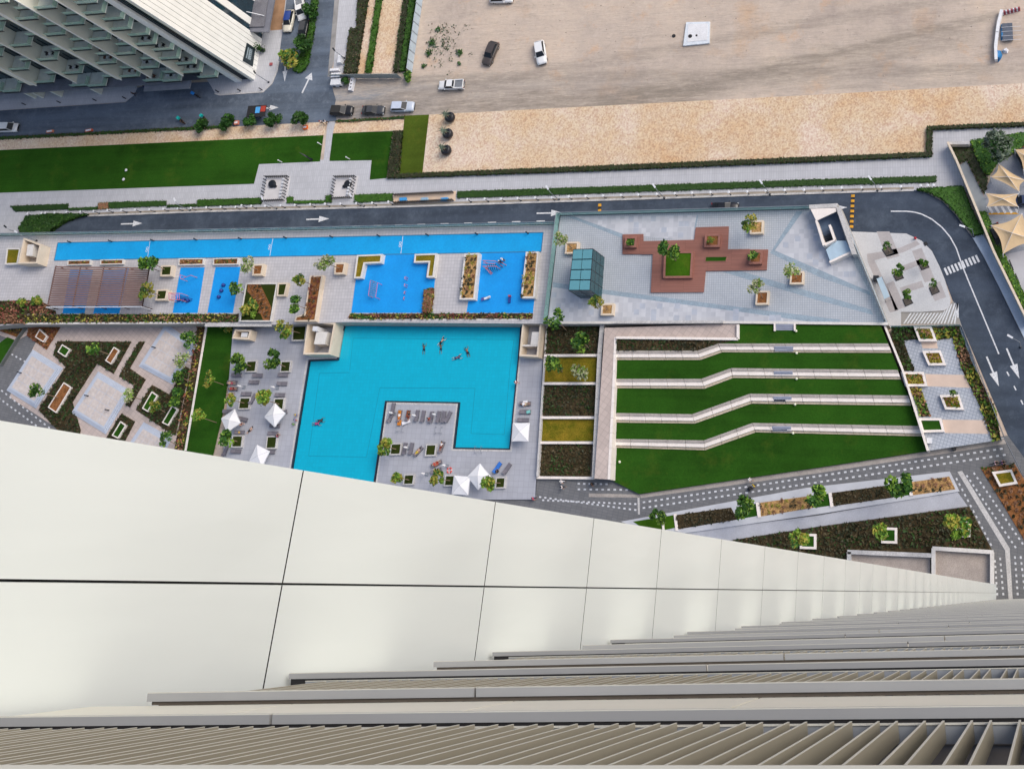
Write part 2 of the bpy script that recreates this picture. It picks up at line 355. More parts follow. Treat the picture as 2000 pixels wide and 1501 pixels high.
WHITE = M('white_paint', C('dcdde2', .95), .6, .04, 2, fine=.25, fscale=4)
ROADW = M('road_paint', C('c3c6ca'), .7, .10, 3, fine=.5, fscale=5)
YELLOW = M('yellow_paint', C('d29a2c'), .7, .1)
BLACK = M('black_rubber', (0.02, 0.02, 0.022), .7, .1)
METAL = M('grey_metal', C('8d9299'), .4, .05, metal=.3)
METALD = M('dark_metal', C('22262d'), .45, .05, metal=.2)
METALW = M('white_metal', C('d4d6da'), .4, .03)
TEAL = GLASS('teal_glass', C('93bfbb'), .55)
TEALD = GLASS('dark_teal_glass', C('1c4a52'), .92, .25)
WOOD = TILE('wood_deck', C('97685c'), C('7d5449'), 4.0, .16, 0.0, .10, .02)
WOODV = M('wood_side', C('8f6155'), .7, .12, 2, stretch=(1, 1, 6))
BARK = M('bark', C('8a7560'), .9, .2, 6)
G1 = LEAF('leaf_green', C('274a17'), C('436d26')); G2 = LEAF('leaf_dark', C('16330f'), C('2c541c')); G3 = LEAF('leaf_lime', C('557a22'), C('82a03c'))
G4 = LEAF('leaf_pale', C('8a9468'), C('b6b694')); G5 = LEAF('leaf_yellow', C('7f7f2e'), C('a59a44')); G6 = LEAF('leaf_olive', C('4b5a4a'), C('76836f'))
R1 = LEAF('leaf_rust', C('75513a'), C('9a7458')); R2 = LEAF('leaf_red', C('6d3a30'), C('8f5242')); D1 = LEAF('leaf_dark_olive', C('25291a'), C('3d3f26')); D2 = LEAF('leaf_brown', C('3d3724'), C('54482e'))  # rust and red leaves, then very dark olive and brown ones
H1 = LEAF('hedge_green', C('2a4c14'), C('41681e')); H2 = LEAF('hedge_deep', C('1f3813'), C('33501d'))
# ================================================================ the setting: ground, roads, paths (all near z = 0)
ZD, ZP = 3.6, 0.5                                      # level of the podium (track and plaza), level of the pool terrace
g = B(); g.poly([(-900, -700), (900, -700), (900, 900), (-900, 900)], -0.03); tag(g.build('ground', SAND), kind='structure')
sheet('gravel_field', [(838, 224), (1200, 205.5), (1600, 185), (2010, 162), (2010, 240), (1815, 247), (1811, 297), (825, 338)], 0.0, GRAVEL)
sheet('gravel_strip', [(-30, 274), (200, 261), (400, 250), (640, 238), (633, 264), (-30, 296)], 0.012, GRAVEL)
sheet('gravel_strip', [(655, 239), (790, 233), (787, 254), (650, 261)], 0.012, GRAVEL)
sheet('promenade', [(-40, 376), (496, 358), (506, 320), (632, 312), (640, 238), (655, 238), (643, 312), (726, 311), (722, 349), (757, 345), (1820, 303), (1820, 251), (2030, 242), (2030, 262), (1895, 284), (1850, 277), (1886, 350), (1905, 395), (1880, 366), (1790, 372), (1600, 378), (1200, 391), (800, 404), (400, 416), (172, 424), (110, 450), (90, 470), (-40, 480)], 0.004, PAVE)
sheet('lawn', [(-40, 295), (632, 264), (625, 315.5), (506, 320.5), (496, 359), (-40, 378)], 0.03, LAWN)
sheet('lawn', [(650, 260.5), (768, 256), (755, 348), (722, 351), (726, 313), (643.5, 314.5)], 0.03, LAWN)
sheet('lawn', [(790, 226), (838, 224), (825, 338), (780, 340)], 0.03, LAWNO)
# roads
sheet('ring_road', [(88, 468), (98, 456), (108, 446), (120, 437), (135, 430), (152, 424.5), (172, 421), (400, 412.5), (800, 402.5), (1200, 389.5), (1600, 376.5), (1785, 371), (1810, 377), (1840, 393), (1865, 418), (1885, 446), (1901, 465), (1922, 503), (1952, 562), (2005, 672), (2070, 800), (2070, 1060), (2000, 925), (1877, 632), (1866, 600), (1845, 545), (1835, 520), (1820, 490), (1800, 470), (1770, 456), (1668, 453), (1660, 500), (1085, 520), (88, 520)], 0.008, ROAD)
sheet('hotel_road', [(-40, 219), (245, 200), (262, 186), (268, 172), (290, 165), (412, 160), (420, 184), (512, 182), (531, 165), (541, 140), (551, 65), (562, -20), (664, -20), (653, 80), (647, 140), (645, 150), (650, 175), (656, 195), (652, 215), (658, 236), (640, 238), (400, 250), (200, 261), (-40, 273)], 0.004, ROAD2)
dp = [(643, 172), (668, 168), (690, 176), (715, 174), (745, 170), (770, 172), (800, 168), (830, 176), (860, 182), (900, 184), (960, 186), (1020, 192), (1090, 190), (1150, 188), (1210, 184), (1190, 192), (1120, 200), (1040, 205), (960, 206), (900, 212), (850, 210), (806, 226), (740, 229.5), (655, 235.5), (645, 236)]
sheet('pavement', [(-40, 170), (265, 155), (268, 172), (262, 186), (245, 199), (-40, 218)], 0.02, PAVE)
sheet('pavement', [(400, 150), (500, 120), (515, 60), (530, -20), (562, -20), (551, 65), (541, 140), (531, 163), (515, 179), (430, 185.5), (420, 182), (412, 168)], 0.02, PAVE)
sheet('pavement', [(664, -20), (703, -20), (695, 55), (684, 55), (677, 142), (650, 145)], 0.02, PAVE)
sheet('kerb_strip', [(655, -20), (664, -20), (652, 120), (644, 150), (640, 150)], 0.014, M('dusty_asphalt', C('8f8d8b'), .9, .2, .4))
sheet('planting_soil', [(528, -20), (560, -20), (551, 58), (528, 60)], 0.03, M('brown_paving', C('a17f62'), .9, .15, .6))
sheet('gravel_strip', [(722, -20), (738, -20), (713, 144), (698, 144)], 0.012, GRAVEL)
sheet('gravel_strip', [(749, -20), (792, -20), (770, 142), (726, 143)], 0.012, GRAVEL)
sheet('pavement', [(1899, 463), (1919, 456), (2010, 620), (2010, 680), (1952, 561), (1922, 502)], 0.12, M('right_sidewalk', C('a5b2c2'), .8, .1, .4, fine=.3))
sheet('car_park', [(1950, 318), (2040, 270), (2040, 690), (1985, 560), (1958, 497), (1925, 420), (1922, 375)], 0.02, M('car_park_asphalt', C('8d929b'), .85, .1, .4, fine=.3))
sheet('car_park_bay', [(1962, 497), (2040, 480), (2040, 720), (1997, 580)], 0.03, M('car_park_tiles', C('b3b3b8'), .85, .06, .4))
sheet('access_ramp', [(1871, 325), (1887, 314), (1925, 390), (1938, 450), (1928, 470), (1915, 430)], 0.05, M('ramp_concrete', C('8b949c'), .8, .1, .4))
# paved corner east of the plaza, with light and brownish diagonal bands
sheet('corner_paving', [(1660, 452), (1770, 456), (1800, 470), (1820, 490), (1835, 520), (1845, 545), (1857, 585), (1855, 598), (1845, 606), (1800, 609), (1760, 609), (1760, 640), (1732, 640)], 0.14, M('corner_light', C('b9babc'), .8, .05, .3, fine=.2))
BR = M('corner_brown', C('a5a0a0'), .8, .06, .5, fine=.2)
for q in ([(1712, 452), (1737, 452), (1757, 500), (1733, 506)], [(1693, 496), (1716, 492), (1757, 484), (1790, 470), (1797, 477), (1766, 492), (1695, 512)], [(1781, 490), (1800, 484), (1826, 545), (1806, 552)], [(1731, 555), (1745, 548), (1768, 600), (1748, 606)],
          [(1695, 512), (1708, 508), (1755, 606), (1738, 610)], [(1762, 519), (1800, 505), (1803, 514), (1765, 530)], [(1812, 558), (1836, 549), (1848, 580), (1826, 588)], [(1757, 562), (1800, 548), (1805, 560), (1762, 574)]):
    sheet('paving_band', q, 0.144, BR)
sheet('hatched_road', [(1760, 610), (1845, 607), (1858, 592), (1863, 588), (1877, 632), (1760, 633)], 0.012, M('hatch_grey', C('8f8c88'), .8, .08, .5))
hb = B()
for i in range(20):
    a, b_ = 1764 + i * 6.6, 1764 + i * 6.6 + 14
    y0 = 632 if a < 1868 else 620; y1 = 611 if b_ < 1840 else max(592, 611 - (b_ - 1840) * 1.0)
    if b_ > 1870: b_ = 1869; 
    if a > 1873: break
    hb.poly([P(a, y0)[:2], P(a + 3, y0)[:2], P(b_ + 3, y1)[:2], P(b_, y1)[:2]], 0.018)
tag(hb.build('hatch_marking', ROADW), kind='structure')
# walkways south of the terraces
sheet('walkway', [(1040, 925), (1165, 928), (1190, 930), (1250, 962), (1600, 910), (1810, 876), (1968, 850), (2080, 1000), (2080, 1220), (1900, 1220), (1400, 1110), (1040, 1000), (900, 990), (900, 958), (1040, 960)], 0.2, PAVED)
sheet('walkway_edge', [(1248, 964), (1600, 913), (1812, 880), (1962, 857), (1966, 866), (1815, 890), (1600, 923), (1252, 972)], 0.206, STONEG)
sheet('walkway_edge', [(1150, 963), (1248, 965), (1250, 971), (1150, 970)], 0.206, STONEG)
sheet('walkway_edge', [(1245, 970), (1249, 970), (1250, 1004), (1246, 1004)], 0.206, CONC)
sheet('walkway_edge', [(1870, 921), (1879, 919), (1972, 1070), (1978, 1170), (1970, 1170), (1963, 1074)], 0.206, CONC)
sheet('walkway_plain', [(1310, 1042), (1600, 1006), (1868, 957), (1890, 988), (1600, 1027), (1440, 1052), (1400, 1060)], 0.206, M('plain_paving', C('a7a9b0'), .8, .07, .5, fine=.2))
def dashes(name, a, b_, n, lw, z, half=.5, wid=.16):
    mb = B(); A, Bb = np.array(P(*a, z)[:2]), np.array(P(*b_, z)[:2]); d = (Bb - A) / n; e = d / np.linalg.norm(d); p = np.array([-e[1], e[0]])
    for i in range(n):
        c = A + d * (i + .5); l_ = e * np.linalg.norm(d) * half / 2; q = p * wid
        mb.poly([c - l_ - q, c + l_ - q, c + l_ + q, c - l_ + q], z)
    return tag(mb.build(name, lw), kind='structure')
PW = M('inlay_paint', C('c6c8cc'), .7, .1)
for a, b_, n in (((1252, 981), (1962, 875), 58), ((1252, 992), (1968, 887), 58), ((1056, 976), (1246, 984), 19), ((1040, 968), (1246, 996), 20), ((1125, 944), (1190, 945), 6), ((1125, 955), (1230, 956), 9), ((1866, 930), (1938, 1068), 13), ((1886, 925), (1986, 1072), 16),
                 ((1900, 920), (2000, 1065), 16), ((1953, 1085), (1960, 1165), 7), ((1982, 1082), (1988, 1165), 7), ((1993, 1082), (2003, 1165), 7), ((1943, 1090), (1948, 1165), 7)):
    dashes('paving_inlay', a, b_, n, PW, .21, .42, .13)
# road markings
def arrow(name, tail, head, z=0.014, wid=.13, hl=2.2, hw=.6):
    A, H_ = np.array(P(*tail, z)[:2]), np.array(P(*head, z)[:2]); e = (H_ - A) / np.linalg.norm(H_ - A); p = np.array([-e[1], e[0]]); m = H_ - e * hl
    mb = B(); mb.poly([A - p * wid, m - p * wid, m + p * wid, A + p * wid], z); mb.add([(*(m - p * hw), z), (*H_, z), (*(m + p * hw), z)], [(0, 1, 2)])
    return tag(mb.build(name, ROADW), kind='structure')
for a in (((236, 437.5), (278, 436)), ((598, 428.5), (643, 427)), ((1048, 416.5), (1099, 415.5)), ((1620, 406), (1655, 405)), ((1927, 696), (1951, 754)), ((1966, 680), (1991, 739))): arrow('arrow_marking', *a)
arrow('arrow_marking', (590, 182), (609, 142), hl=1.5, hw=.95, wid=.17); arrow('arrow_marking', (557, 127), (556, 160), hl=2.4, hw=.55, wid=.14); arrow('arrow_marking', (502, 212), (544, 210), hl=2, hw=.6)
dashes('dash_marking', (186, 455.5), (400, 449), 5, ROADW, .014, .34, .1); dashes('dash_marking', (400, 449), (800, 439), 10, ROADW, .014, .36, .1); dashes('dash_marking', (800, 439), (1080, 431), 6, ROADW, .014, .34, .1)
dashes('dash_marking', (1962, 716), (2060, 915), 7, ROADW, .014, .3, .1)
cv = [(1740, 412.5), (1770, 412.5), (1785, 414), (1800, 418), (1820, 428), (1840, 444), (1856, 463), (1868, 485), (1880, 520), (1893, 552), (1951, 691)]
tag(B().poly(strip(PP(cv, .014), .2), .014).build('lane_marking', ROADW), kind='structure')
zb = B(); A, Z_ = np.array(P(1848, 530)[:2]), np.array(P(1909, 505)[:2])
for i in range(10):
    c = A + (Z_ - A) * i / 9; e = (Z_ - A) / np.linalg.norm(Z_ - A); p = np.array([-e[1], e[0]])
    zb.poly([c - e * .17 - p * .62, c + e * .17 - p * .62, c + e * .17 + p * .62, c - e * .17 + p * .62], .016)
tag(zb.build('zebra_crossing', ROADW), kind='structure')
kb = strip(PP([(172, 421.5), (400, 413), (800, 403), (1200, 390), (1600, 377), (1785, 371.5)]), .35)
tag(B().prism(kb, 0, .14).build('kerb', CONC), kind='structure')
tag(B().prism(strip(PP([(1248, 963), (1600, 911.5), (1812, 878), (1962, 855)], .2), .12), .1, .26).build('kerb', CONC), kind='structure')
tag(B().prism(strip(PP([(545, 120), (541, 140), (531, 164), (514, 180), (430, 186), (420, 183)]), .25), 0, .15).build('kerb', CONC), kind='structure')
sheet('verge', [(172, 416), (400, 407), (800, 397), (1200, 383.5), (1600, 370), (1785, 365), (1785, 370), (1600, 375.5), (1200, 388.5), (800, 401.5), (400, 412), (172, 420)], .016, M('brown_verge', C('8d8478'), .95, .25, .5, fine=.4))
# speed humps of black and yellow blocks
def hump(a, b_, n, lab):
    t = thing('speed_hump', lab, 'speed hump', group='black and yellow speed humps'); A, Bb = np.array(P(*a)), np.array(P(*b_)); d = (Bb - A) / n; rz = heading(A, Bb)
    for i in range(n):
        c = A + d * (i + .5); L = np.linalg.norm(d) * .985
        k = B(); k.prism([(-L / 2, -.3), (L / 2, -.3), (L / 2, .3), (-L / 2, .3)], 0, .03); k.prism([(-L / 2, -.2), (L / 2, -.2), (L / 2, .2), (-L / 2, .2)], .03, .07)
        o = k.build('rubber_block', YELLOW if i % 2 == 0 else BLACK, t, (c[0], c[1], .012)); o.rotation_euler = (0, 0, rz)
hump((1663, 445), (1666, 380), 13, 'long black and yellow speed hump across the road by the stairwell roof')
hump((1171, 414), (1171.5, 398), 3, 'short black and yellow speed hump on the road behind the plaza glass')
# ================================================================ podium: track terrace, plaza, pool
SIDE = M('podium_side', C('a7a39c'), .8, .08, .5)
def podium(name, px, z, topm):
    return tag(B().prism(PP(px, z), -.02, z, 0, 1).build(name, [SIDE, topm]), kind='structure')
podium('track_terrace', [(-60, 463), (1091, 437), (1068, 632), (672, 629), (600, 632), (530, 634), (400, 631), (50, 632), (-60, 640)], ZD, DECKT)
podium('plaza_terrace', [(1091.3, 437), (1092, 417), (1590, 405), (1642, 404), (1735, 633), (1440, 631), (1068.3, 632)], ZD, PLAZA)
z = ZD + .006
sheet('running_track', [(113, 474), (1061, 454), (1057, 491), (106, 508.5)], z, BLUE)
for q in ([(353, 522.5), (400, 522), (386, 611), (337, 611)], [(421, 521.5), (470, 521), (455, 611), (405, 611)],
          [(743, 497), (812, 495.5), (809, 513), (836, 512), (832, 541), (850, 543), (843, 611), (686, 611), (695, 544), (706, 543), (711, 515), (746, 513)],
          [(936, 493.5), (1030, 492), (1018, 583), (1044, 582), (1041, 611), (911, 611), (915, 585), (926, 585)], [(137, 527), (182, 526), (165, 612), (122, 612)], [(203, 526), (252, 525), (233, 612), (182, 612)]):
    sheet('blue_pad', q, z, BLUED)
for a, b_ in (((113, 474), (1061, 454)), ((106, 508.7), (1057, 491.3)), ((1061, 454), (1057, 491)), ((113, 474), (106, 508.5))):
    tag(B().bar([P(*a, z)[:2], P(*b_, z)[:2]], .14, ZD, z + .03).build('track_edge', M('track_edging', C('3c6f92'), .6, .05)), kind='structure')
for x0, y0, x1, y1, n in ((293, 471, 288, 504, 0), (533, 466, 527, 499.5, 0), (787, 460.5, 783, 495, 0)):
    tb = B(); tb.poly(strip([P(x0, y0, z)[:2], P(x1, y1, z)[:2]], .09), z + .004)
    c = P((x0 + x1) / 2 - 3.5, (y0 + y1) / 2, z)
    for k, dy in enumerate((.45, -.3)):                 # two small ringed figures beside the line
        pts = [(c[0] + .2 * math.cos(t) , c[1] + dy * .7 + .22 * math.sin(t)) for t in np.linspace(0, 2 * math.pi, 11)]
        for i in range(10): tb.poly(strip([pts[i], pts[i + 1]], .09), z + .004 + .0006 * i)
    tag(tb.build('track_marking', WHITE), kind='structure')
# plaza pattern
for q in ([(1122, 423), (1362, 420), (1357, 470), (1217, 458)], [(1568, 413), (1610, 411), (1700, 572), (1514, 489)], [(1078, 561), (1110, 563), (1200, 577), (1440, 607), (1600, 629), (1072, 629)]): sheet('plaza_inlay', q, z, MOSAIC)
for q in ([(1080, 551), (1200, 568), (1440, 599), (1640, 624), (1640, 630), (1580, 628), (1440, 608), (1200, 577), (1080, 561)], [(1398, 527), (1440, 527), (1700, 604), (1706, 615), (1590, 584)],
          [(1555, 413), (1568, 413), (1513, 489), (1698, 569), (1702, 577), (1600, 541), (1504, 494)], [(1108, 423), (1122, 423), (1217, 457), (1217, 466)], [(1361, 420), (1364, 420), (1359, 445), (1356, 445)]): sheet('plaza_band', q, z + .005, BAND)
# mosaic slabs that read darker, laid slightly proud
ms = []
for q in ([(1200, 423), (1362, 420), (1357, 468), (1230, 458)], [(1568, 425), (1600, 425), (1690, 560), (1530, 490)], [(1085, 568), (1200, 582), (1440, 612), (1560, 627), (1080, 626)]):
    poly_ = PP(q, ZD); k = 0
    for p_ in scatter(poly_, .22):
        gx, gy = round(p_[0]), round(p_[1]); ms.append((gx, gy))
mb = B()
for gx, gy in sorted(set(ms)): mb.box((gx, gy, z + .01), (.92, .92, .012))
tag(mb.build('dark_paving_slabs', M('dark_slab', C('aab0bb'), .7, .08, .5)), kind='stuff')
# coping along the podium edges
for a, zz, w_ in (([(50, 631.5), (395, 630)], ZD + .12, .35), ([(400, 634.5), (530, 634)], ZD + .05, .6), ([(672, 624.5), (1018, 623.5)], ZD + .02, .25), ([(1068, 630), (1440, 629), (1735, 632)], ZD + .05, .4), ([(-60, 461), (600, 449.5), (1088, 438)], ZD + .1, .5)):
    tag(B().bar(PP(a, zz), w_, ZD - .2, zz).build('coping', CONCL if w_ < .6 else CONC), kind='structure')
# ---------------- pool and pool terrace
pool = [(670, 633), (1018, 632), (1012, 710), (995, 876), (886, 874), (896, 786), (753, 783), (727, 960), (560, 960), (603, 703), (660, 701)]
sheet('pool_floor', pool, .03, POOLF)
wl = [(624, 715), (683, 723), (690, 660), (1004, 663), (996, 720), (985, 848), (920, 846), (928, 758), (742, 757), (716, 892), (603, 890), (624, 729), (683, 727)]
for i in range(1, len(wl) - 1): tag(B().poly(strip(PP([wl[i], wl[i + 1]], .04), .10), .04 + .003 * i).build('pool_step_line', POOLN), kind='structure')
sheet('pool_water', pool, ZP - .12, WATER)
tile = [[(455, 640), (672, 640), (672, 632.5), (658, 700), (604, 702), (562, 960), (430, 960)],
        [(756, 786.5), (893, 789), (883, 878), (998, 880), (1016, 712), (1021, 634), (1064, 634), (1045, 975), (730, 975), (731, 960)]]
for q in tile: tag(B().prism(PP(q, ZP), -.02, ZP, 0, 1).build('pool_terrace', [DARK, POOLT]), kind='structure')
eb = strip(PP([(671, 634), (659, 701.5), (603.5, 703.5), (562, 960)], ZP), .22); tag(B().prism(eb, .02, ZP + .01).build('pool_edge', DARK), kind='structure')
tag(B().prism(strip(PP([(1017.5, 634), (1011.5, 711), (995.5, 876.5), (886, 874.5), (896, 786), (753, 783.5), (728, 960)], ZP), .22), .02, ZP + .008).build('pool_edge', DARK), kind='structure')
tag(B().prism(strip(PP([(1021, 634), (1014.3, 712), (998, 880), (882.5, 878), (892.5, 789.5), (757, 787), (733, 960)], ZP), .3), .02, ZP + .02).build('pool_coping', CONC), kind='structure')
tag(B().prism(strip(PP([(657, 640), (655, 698), (600, 700), (559, 960)], ZP), .3), .02, ZP + .018).build('pool_coping', CONC), kind='structure')
wb = strip(PP([(671, 626), (1019, 625)], ZP + 2.2), .3); tag(B().prism(wb, 0, ZP + 2.2).build('pool_wall', M('dark_pool_wall', C('35586b'), .35, .15, .5)), kind='structure')  # dark blue wall colour, slightly mottled
sheet('lawn', [(402, 637), (462, 638), (437, 800), (414, 900), (355, 895)], ZP - .2, LAWN)
# ---------------- stepped lawns
ZT = [3.2, 2.6, 2.0, 1.4, .75]
L_ = [[(1442, 633.5), (1720, 635), (1735, 672), (1403, 672), (1365, 686), (1204, 686), (1204, 659), (1400, 664), (1440, 664)],
      [(1204, 701), (1368, 701), (1410, 686), (1741, 687), (1756, 724), (1428, 720), (1370, 741), (1203, 741)],
      [(1203, 756), (1376, 757), (1432, 736), (1758, 739), (1775, 774), (1465, 770), (1352, 810), (1199, 808)],
      [(1199, 823), (1357, 825), (1468, 786), (1779, 790), (1797, 833), (1470, 827), (1375, 861), (1197, 858)],
      [(1196, 872), (1377, 877), (1476, 842), (1802, 850), (1812, 880), (1600, 912), (1248, 964), (1191, 936)]]
for i, q in enumerate(L_): tag(B().prism(PP(q, ZT[i]), -.02, ZT[i]).build('terrace_lawn', LAWN), kind='structure')
sheet('shrub_bed_soil', [(1205, 660), (1438, 664), (1404, 671), (1364, 684), (1205, 684)], ZT[0] + .01, SOILD)
Wt = [([(1203, 685), (1363, 685), (1403, 671), (1735, 671)], [(1203, 702), (1368, 702), (1410, 687), (1742, 688)]), ([(1202, 740), (1370, 740), (1428, 719), (1754, 722.5)], [(1202, 757), (1376, 758), (1432, 737), (1760, 740)]),
      ([(1199, 806.5), (1352, 809), (1465, 769), (1775, 772.5)], [(1199, 824), (1357, 826), (1468, 787), (1780, 791)]), ([(1197, 857), (1375, 860), (1470, 826), (1796, 832)], [(1196, 873), (1377, 878), (1476, 843), (1802, 851)])]
STEP = M('stair_grey', C('8f95a6'), .75, .06, .8)
for i, (a, b_) in enumerate(Wt):
    t = thing('terrace_seat', ['topmost', 'second highest', 'third', 'lowest'][i] + ' long stepped stone seat crossing the lawns with a bend', 'stone seat', group='stone seats between the terrace lawns')
    z0, z1 = ZT[i], ZT[i + 1]
    def lerp(k): return [(p[0] + (q[0] - p[0]) * k, p[1] + (q[1] - p[1]) * k) for p, q in zip(a, b_)]
    for nm, k0, k1, za, zb_, mt in (('coping', -.03, .28, z0 - .6, z0 + .05, STONEG), ('seat', .28, .73, z1 - .1, z0 - .12, STONE), ('footing', .73, 1.03, z1 - .3, z1 + .18, STONEB)):
        lo_, hi_ = lerp(k0), lerp(k1); zz = zb_
        for j in range(3):                              # slabs of the run, cut at every bend and about every 2.4 m
            p0, p1, q0, q1 = [np.array(P(*x, zz)[:2]) for x in (lo_[j], lo_[j + 1], hi_[j], hi_[j + 1])]
            n = max(1, int(np.linalg.norm(p1 - p0) / 2.6))
            for k in range(n):
                f0, f1 = k / n, (k + 1) / n - .02 / n
                dz = .004 * ((k * 7 + j) % 3)
                s_ = B().prism([p0 + (p1 - p0) * f0, p0 + (p1 - p0) * f1, q0 + (q1 - q0) * f1, q0 + (q1 - q0) * f0], za, zb_ + dz); s_.build(nm + '_slab', mt, t)
    xs = [(1513, 1549), (1512, 1548), (1511, 1546), (1509, 1545)][i]; ya = [673, 721.5, 771, 829][i]
    st = B(); 
    for k in range(3): st.prism(PP([(xs[0], ya + 3 + k * 3), (xs[1], ya + 3 + k * 3), (xs[1], ya + 6 + k * 3), (xs[0], ya + 6 + k * 3)], z0), z1 - .1, z0 + .12 - k * .12)
    st.build('stair', STEP, t)
t = thing('garden_stair', 'short grey stair between white cheek walls dropping from plaza to top lawn', 'stairs')
for k in range(4): B().prism(PP([(1515, 632 + k * 3), (1550, 632 + k * 3), (1550, 635 + k * 3), (1515, 635 + k * 3)], ZD), ZT[0] - .2, ZD - .02 - k * .1).build('step', STEP, t)
for x in (1513, 1552): B().prism(PP([(x - 1.6, 631), (x + 1.6, 631), (x + 1.6, 646), (x - 1.6, 646)], ZD), ZT[0] - .2, ZD + .06).build('cheek_wall', STONE, t)
# ramp and its walls
sheet('ramp_base', [(1181, 640), (1443, 632), (1443, 662), (1200, 660), (1190, 936), (1161, 934)], ZT[0] + .02, PAVEP)
tag(B().prism(PP([(1172, 640), (1204, 640), (1192, 936), (1155, 934)], .3), -.02, .3, 0, 1).build('ramp_floor', [SIDE, PAVEP]), kind='structure')
def wall(lab, px, z, w_, z0, m, name='low_wall', cat='wall', n=None):
    pl = [np.array(p) for p in PP(px, z)]; t = thing(name, lab, cat)
    for i in range(len(pl) - 1):
        d = pl[i + 1] - pl[i]; L = np.linalg.norm(d); k = n or max(1, int(L / 2.4))
        for j in range(k): B().bar([pl[i] + d * (j / k), pl[i] + d * ((j + 1) / k - .012 / k)], w_, z0, z).build('wall_block', m, t)
    return t
wall('long white wall between ramp and stepped lawns', [(1202, 658), (1198, 757), (1189, 936)], 3.3, .45, 0, STONE)
wall('white wall along the ramp head beside dark shrubs', [(1203, 659), (1441, 661.5), (1441, 633)], 3.7, .4, 2.5, STONE)
wall('pale wall between the planted beds and the ramp', [(1176, 634), (1171, 690), (1160, 932)], 2.4, .75, 0, CONC)
wall('thin rail wall under the plaza edge above the ramp', [(1200, 629), (1412, 628)], ZD + .7, .4, ZD, CONC)
wall('slanted white wall down the edge of stepped lawns and side garden', [(1727, 634), (1762, 720), (1812, 880)], 3.0, .3, 0, STONE)
# planted beds beside the pool
beds = [([(1069, 634), (1171, 633), (1165, 690), (1065, 691)], SOILD), ([(1064, 698), (1167, 697), (1163, 745), (1061, 746)], LAWN3), ([(1062, 752), (1164, 752), (1160, 811), (1058, 811)], SOILD), ([(1060, 819), (1161, 819), (1158, 861), (1056, 861)], LAWN3), ([(1056, 867), (1157, 867), (1152, 930), (1050, 928)], SOILD)]
for i, (q, m) in enumerate(beds): tag(B().prism(PP(q, 1.2 - .2 * i + .1), -.02, 1.2 - .2 * i + .1, 0, 1).build('bed_soil', [SIDE, m]), kind='structure')
for i, (a, b_, lab) in enumerate((((1063, 694), (1170, 693.5), 'white cross wall below the uppermost planted bed'), ((1060, 748.5), (1166, 748.5), 'white cross wall below the brown and yellow bed with trees'), ((1057, 815), (1163, 815), 'white cross wall above the mown olive bed'), ((1055, 864), (1160, 864), 'white cross wall below the mown olive bed'), ((1048, 932), (1160, 933), 'white cross wall ending the lowest dark bed'))):
    wall(lab, [a, b_], 1.75 - .2 * i, .4, 0, STONE)
wall('narrow edge wall between pool terrace and planted beds', [(1068, 634), (1060, 750), (1049, 930)], 1.4, .3, 0, CONC)
# ================================================================ gardens: ground cover, hedges, planters
def cover(name, px, z, dens, size, mats, up=.6, h=.25, rows=None):
    """a bed of low planting nobody could count: leaf clumps spread over the bed"""
    poly_ = PP(px, z)
    if rows:                                            # clumps planted in rows, soil showing between
        base = scatter(poly_, 4000 / max(1, abs(area(poly_)))); a = np.array(poly_); lo, hi = a.min(0), a.max(0); r = rows; pts = []
        gx, gy = np.meshgrid(np.arange(lo[0], hi[0], r), np.arange(lo[1], hi[1], r * .87)); gx = gx + (np.arange(gx.shape[0])[:, None] % 2) * r / 2
        c = np.stack([gx.ravel(), gy.ravel()], 1) + RNG.normal(0, r * .08, (gx.size, 2)); c = c[inside(c[:, 0], c[:, 1], poly_)]
        k = 14; pts = np.repeat(c, k, 0) + RNG.normal(0, r * .17, (len(c) * k, 2)); tone = np.repeat(RNG.integers(0, len(mats), len(c)), k)
    else:
        pts = scatter(poly_, dens); 
        tone = ((np.sin(pts[:, 0] * .9 + 2 * np.sin(pts[:, 1] * .5)) + np.sin(pts[:, 1] * 1.3 + pts[:, 0] * .4) + RNG.normal(0, .9, len(pts))) * .5 + 1.0) / 2 * len(mats)
        tone = np.clip(tone, 0, len(mats) - 1).astype(int)
    p3 = np.concatenate([pts, z + .02 + RNG.uniform(0, h, (len(pts), 1))], 1)
    v, mi = leaves(p3, size, up, len(mats), .45, tone); o = link(name, cloudmesh(name, v, mi, mats)); return tag(o, kind='stuff')
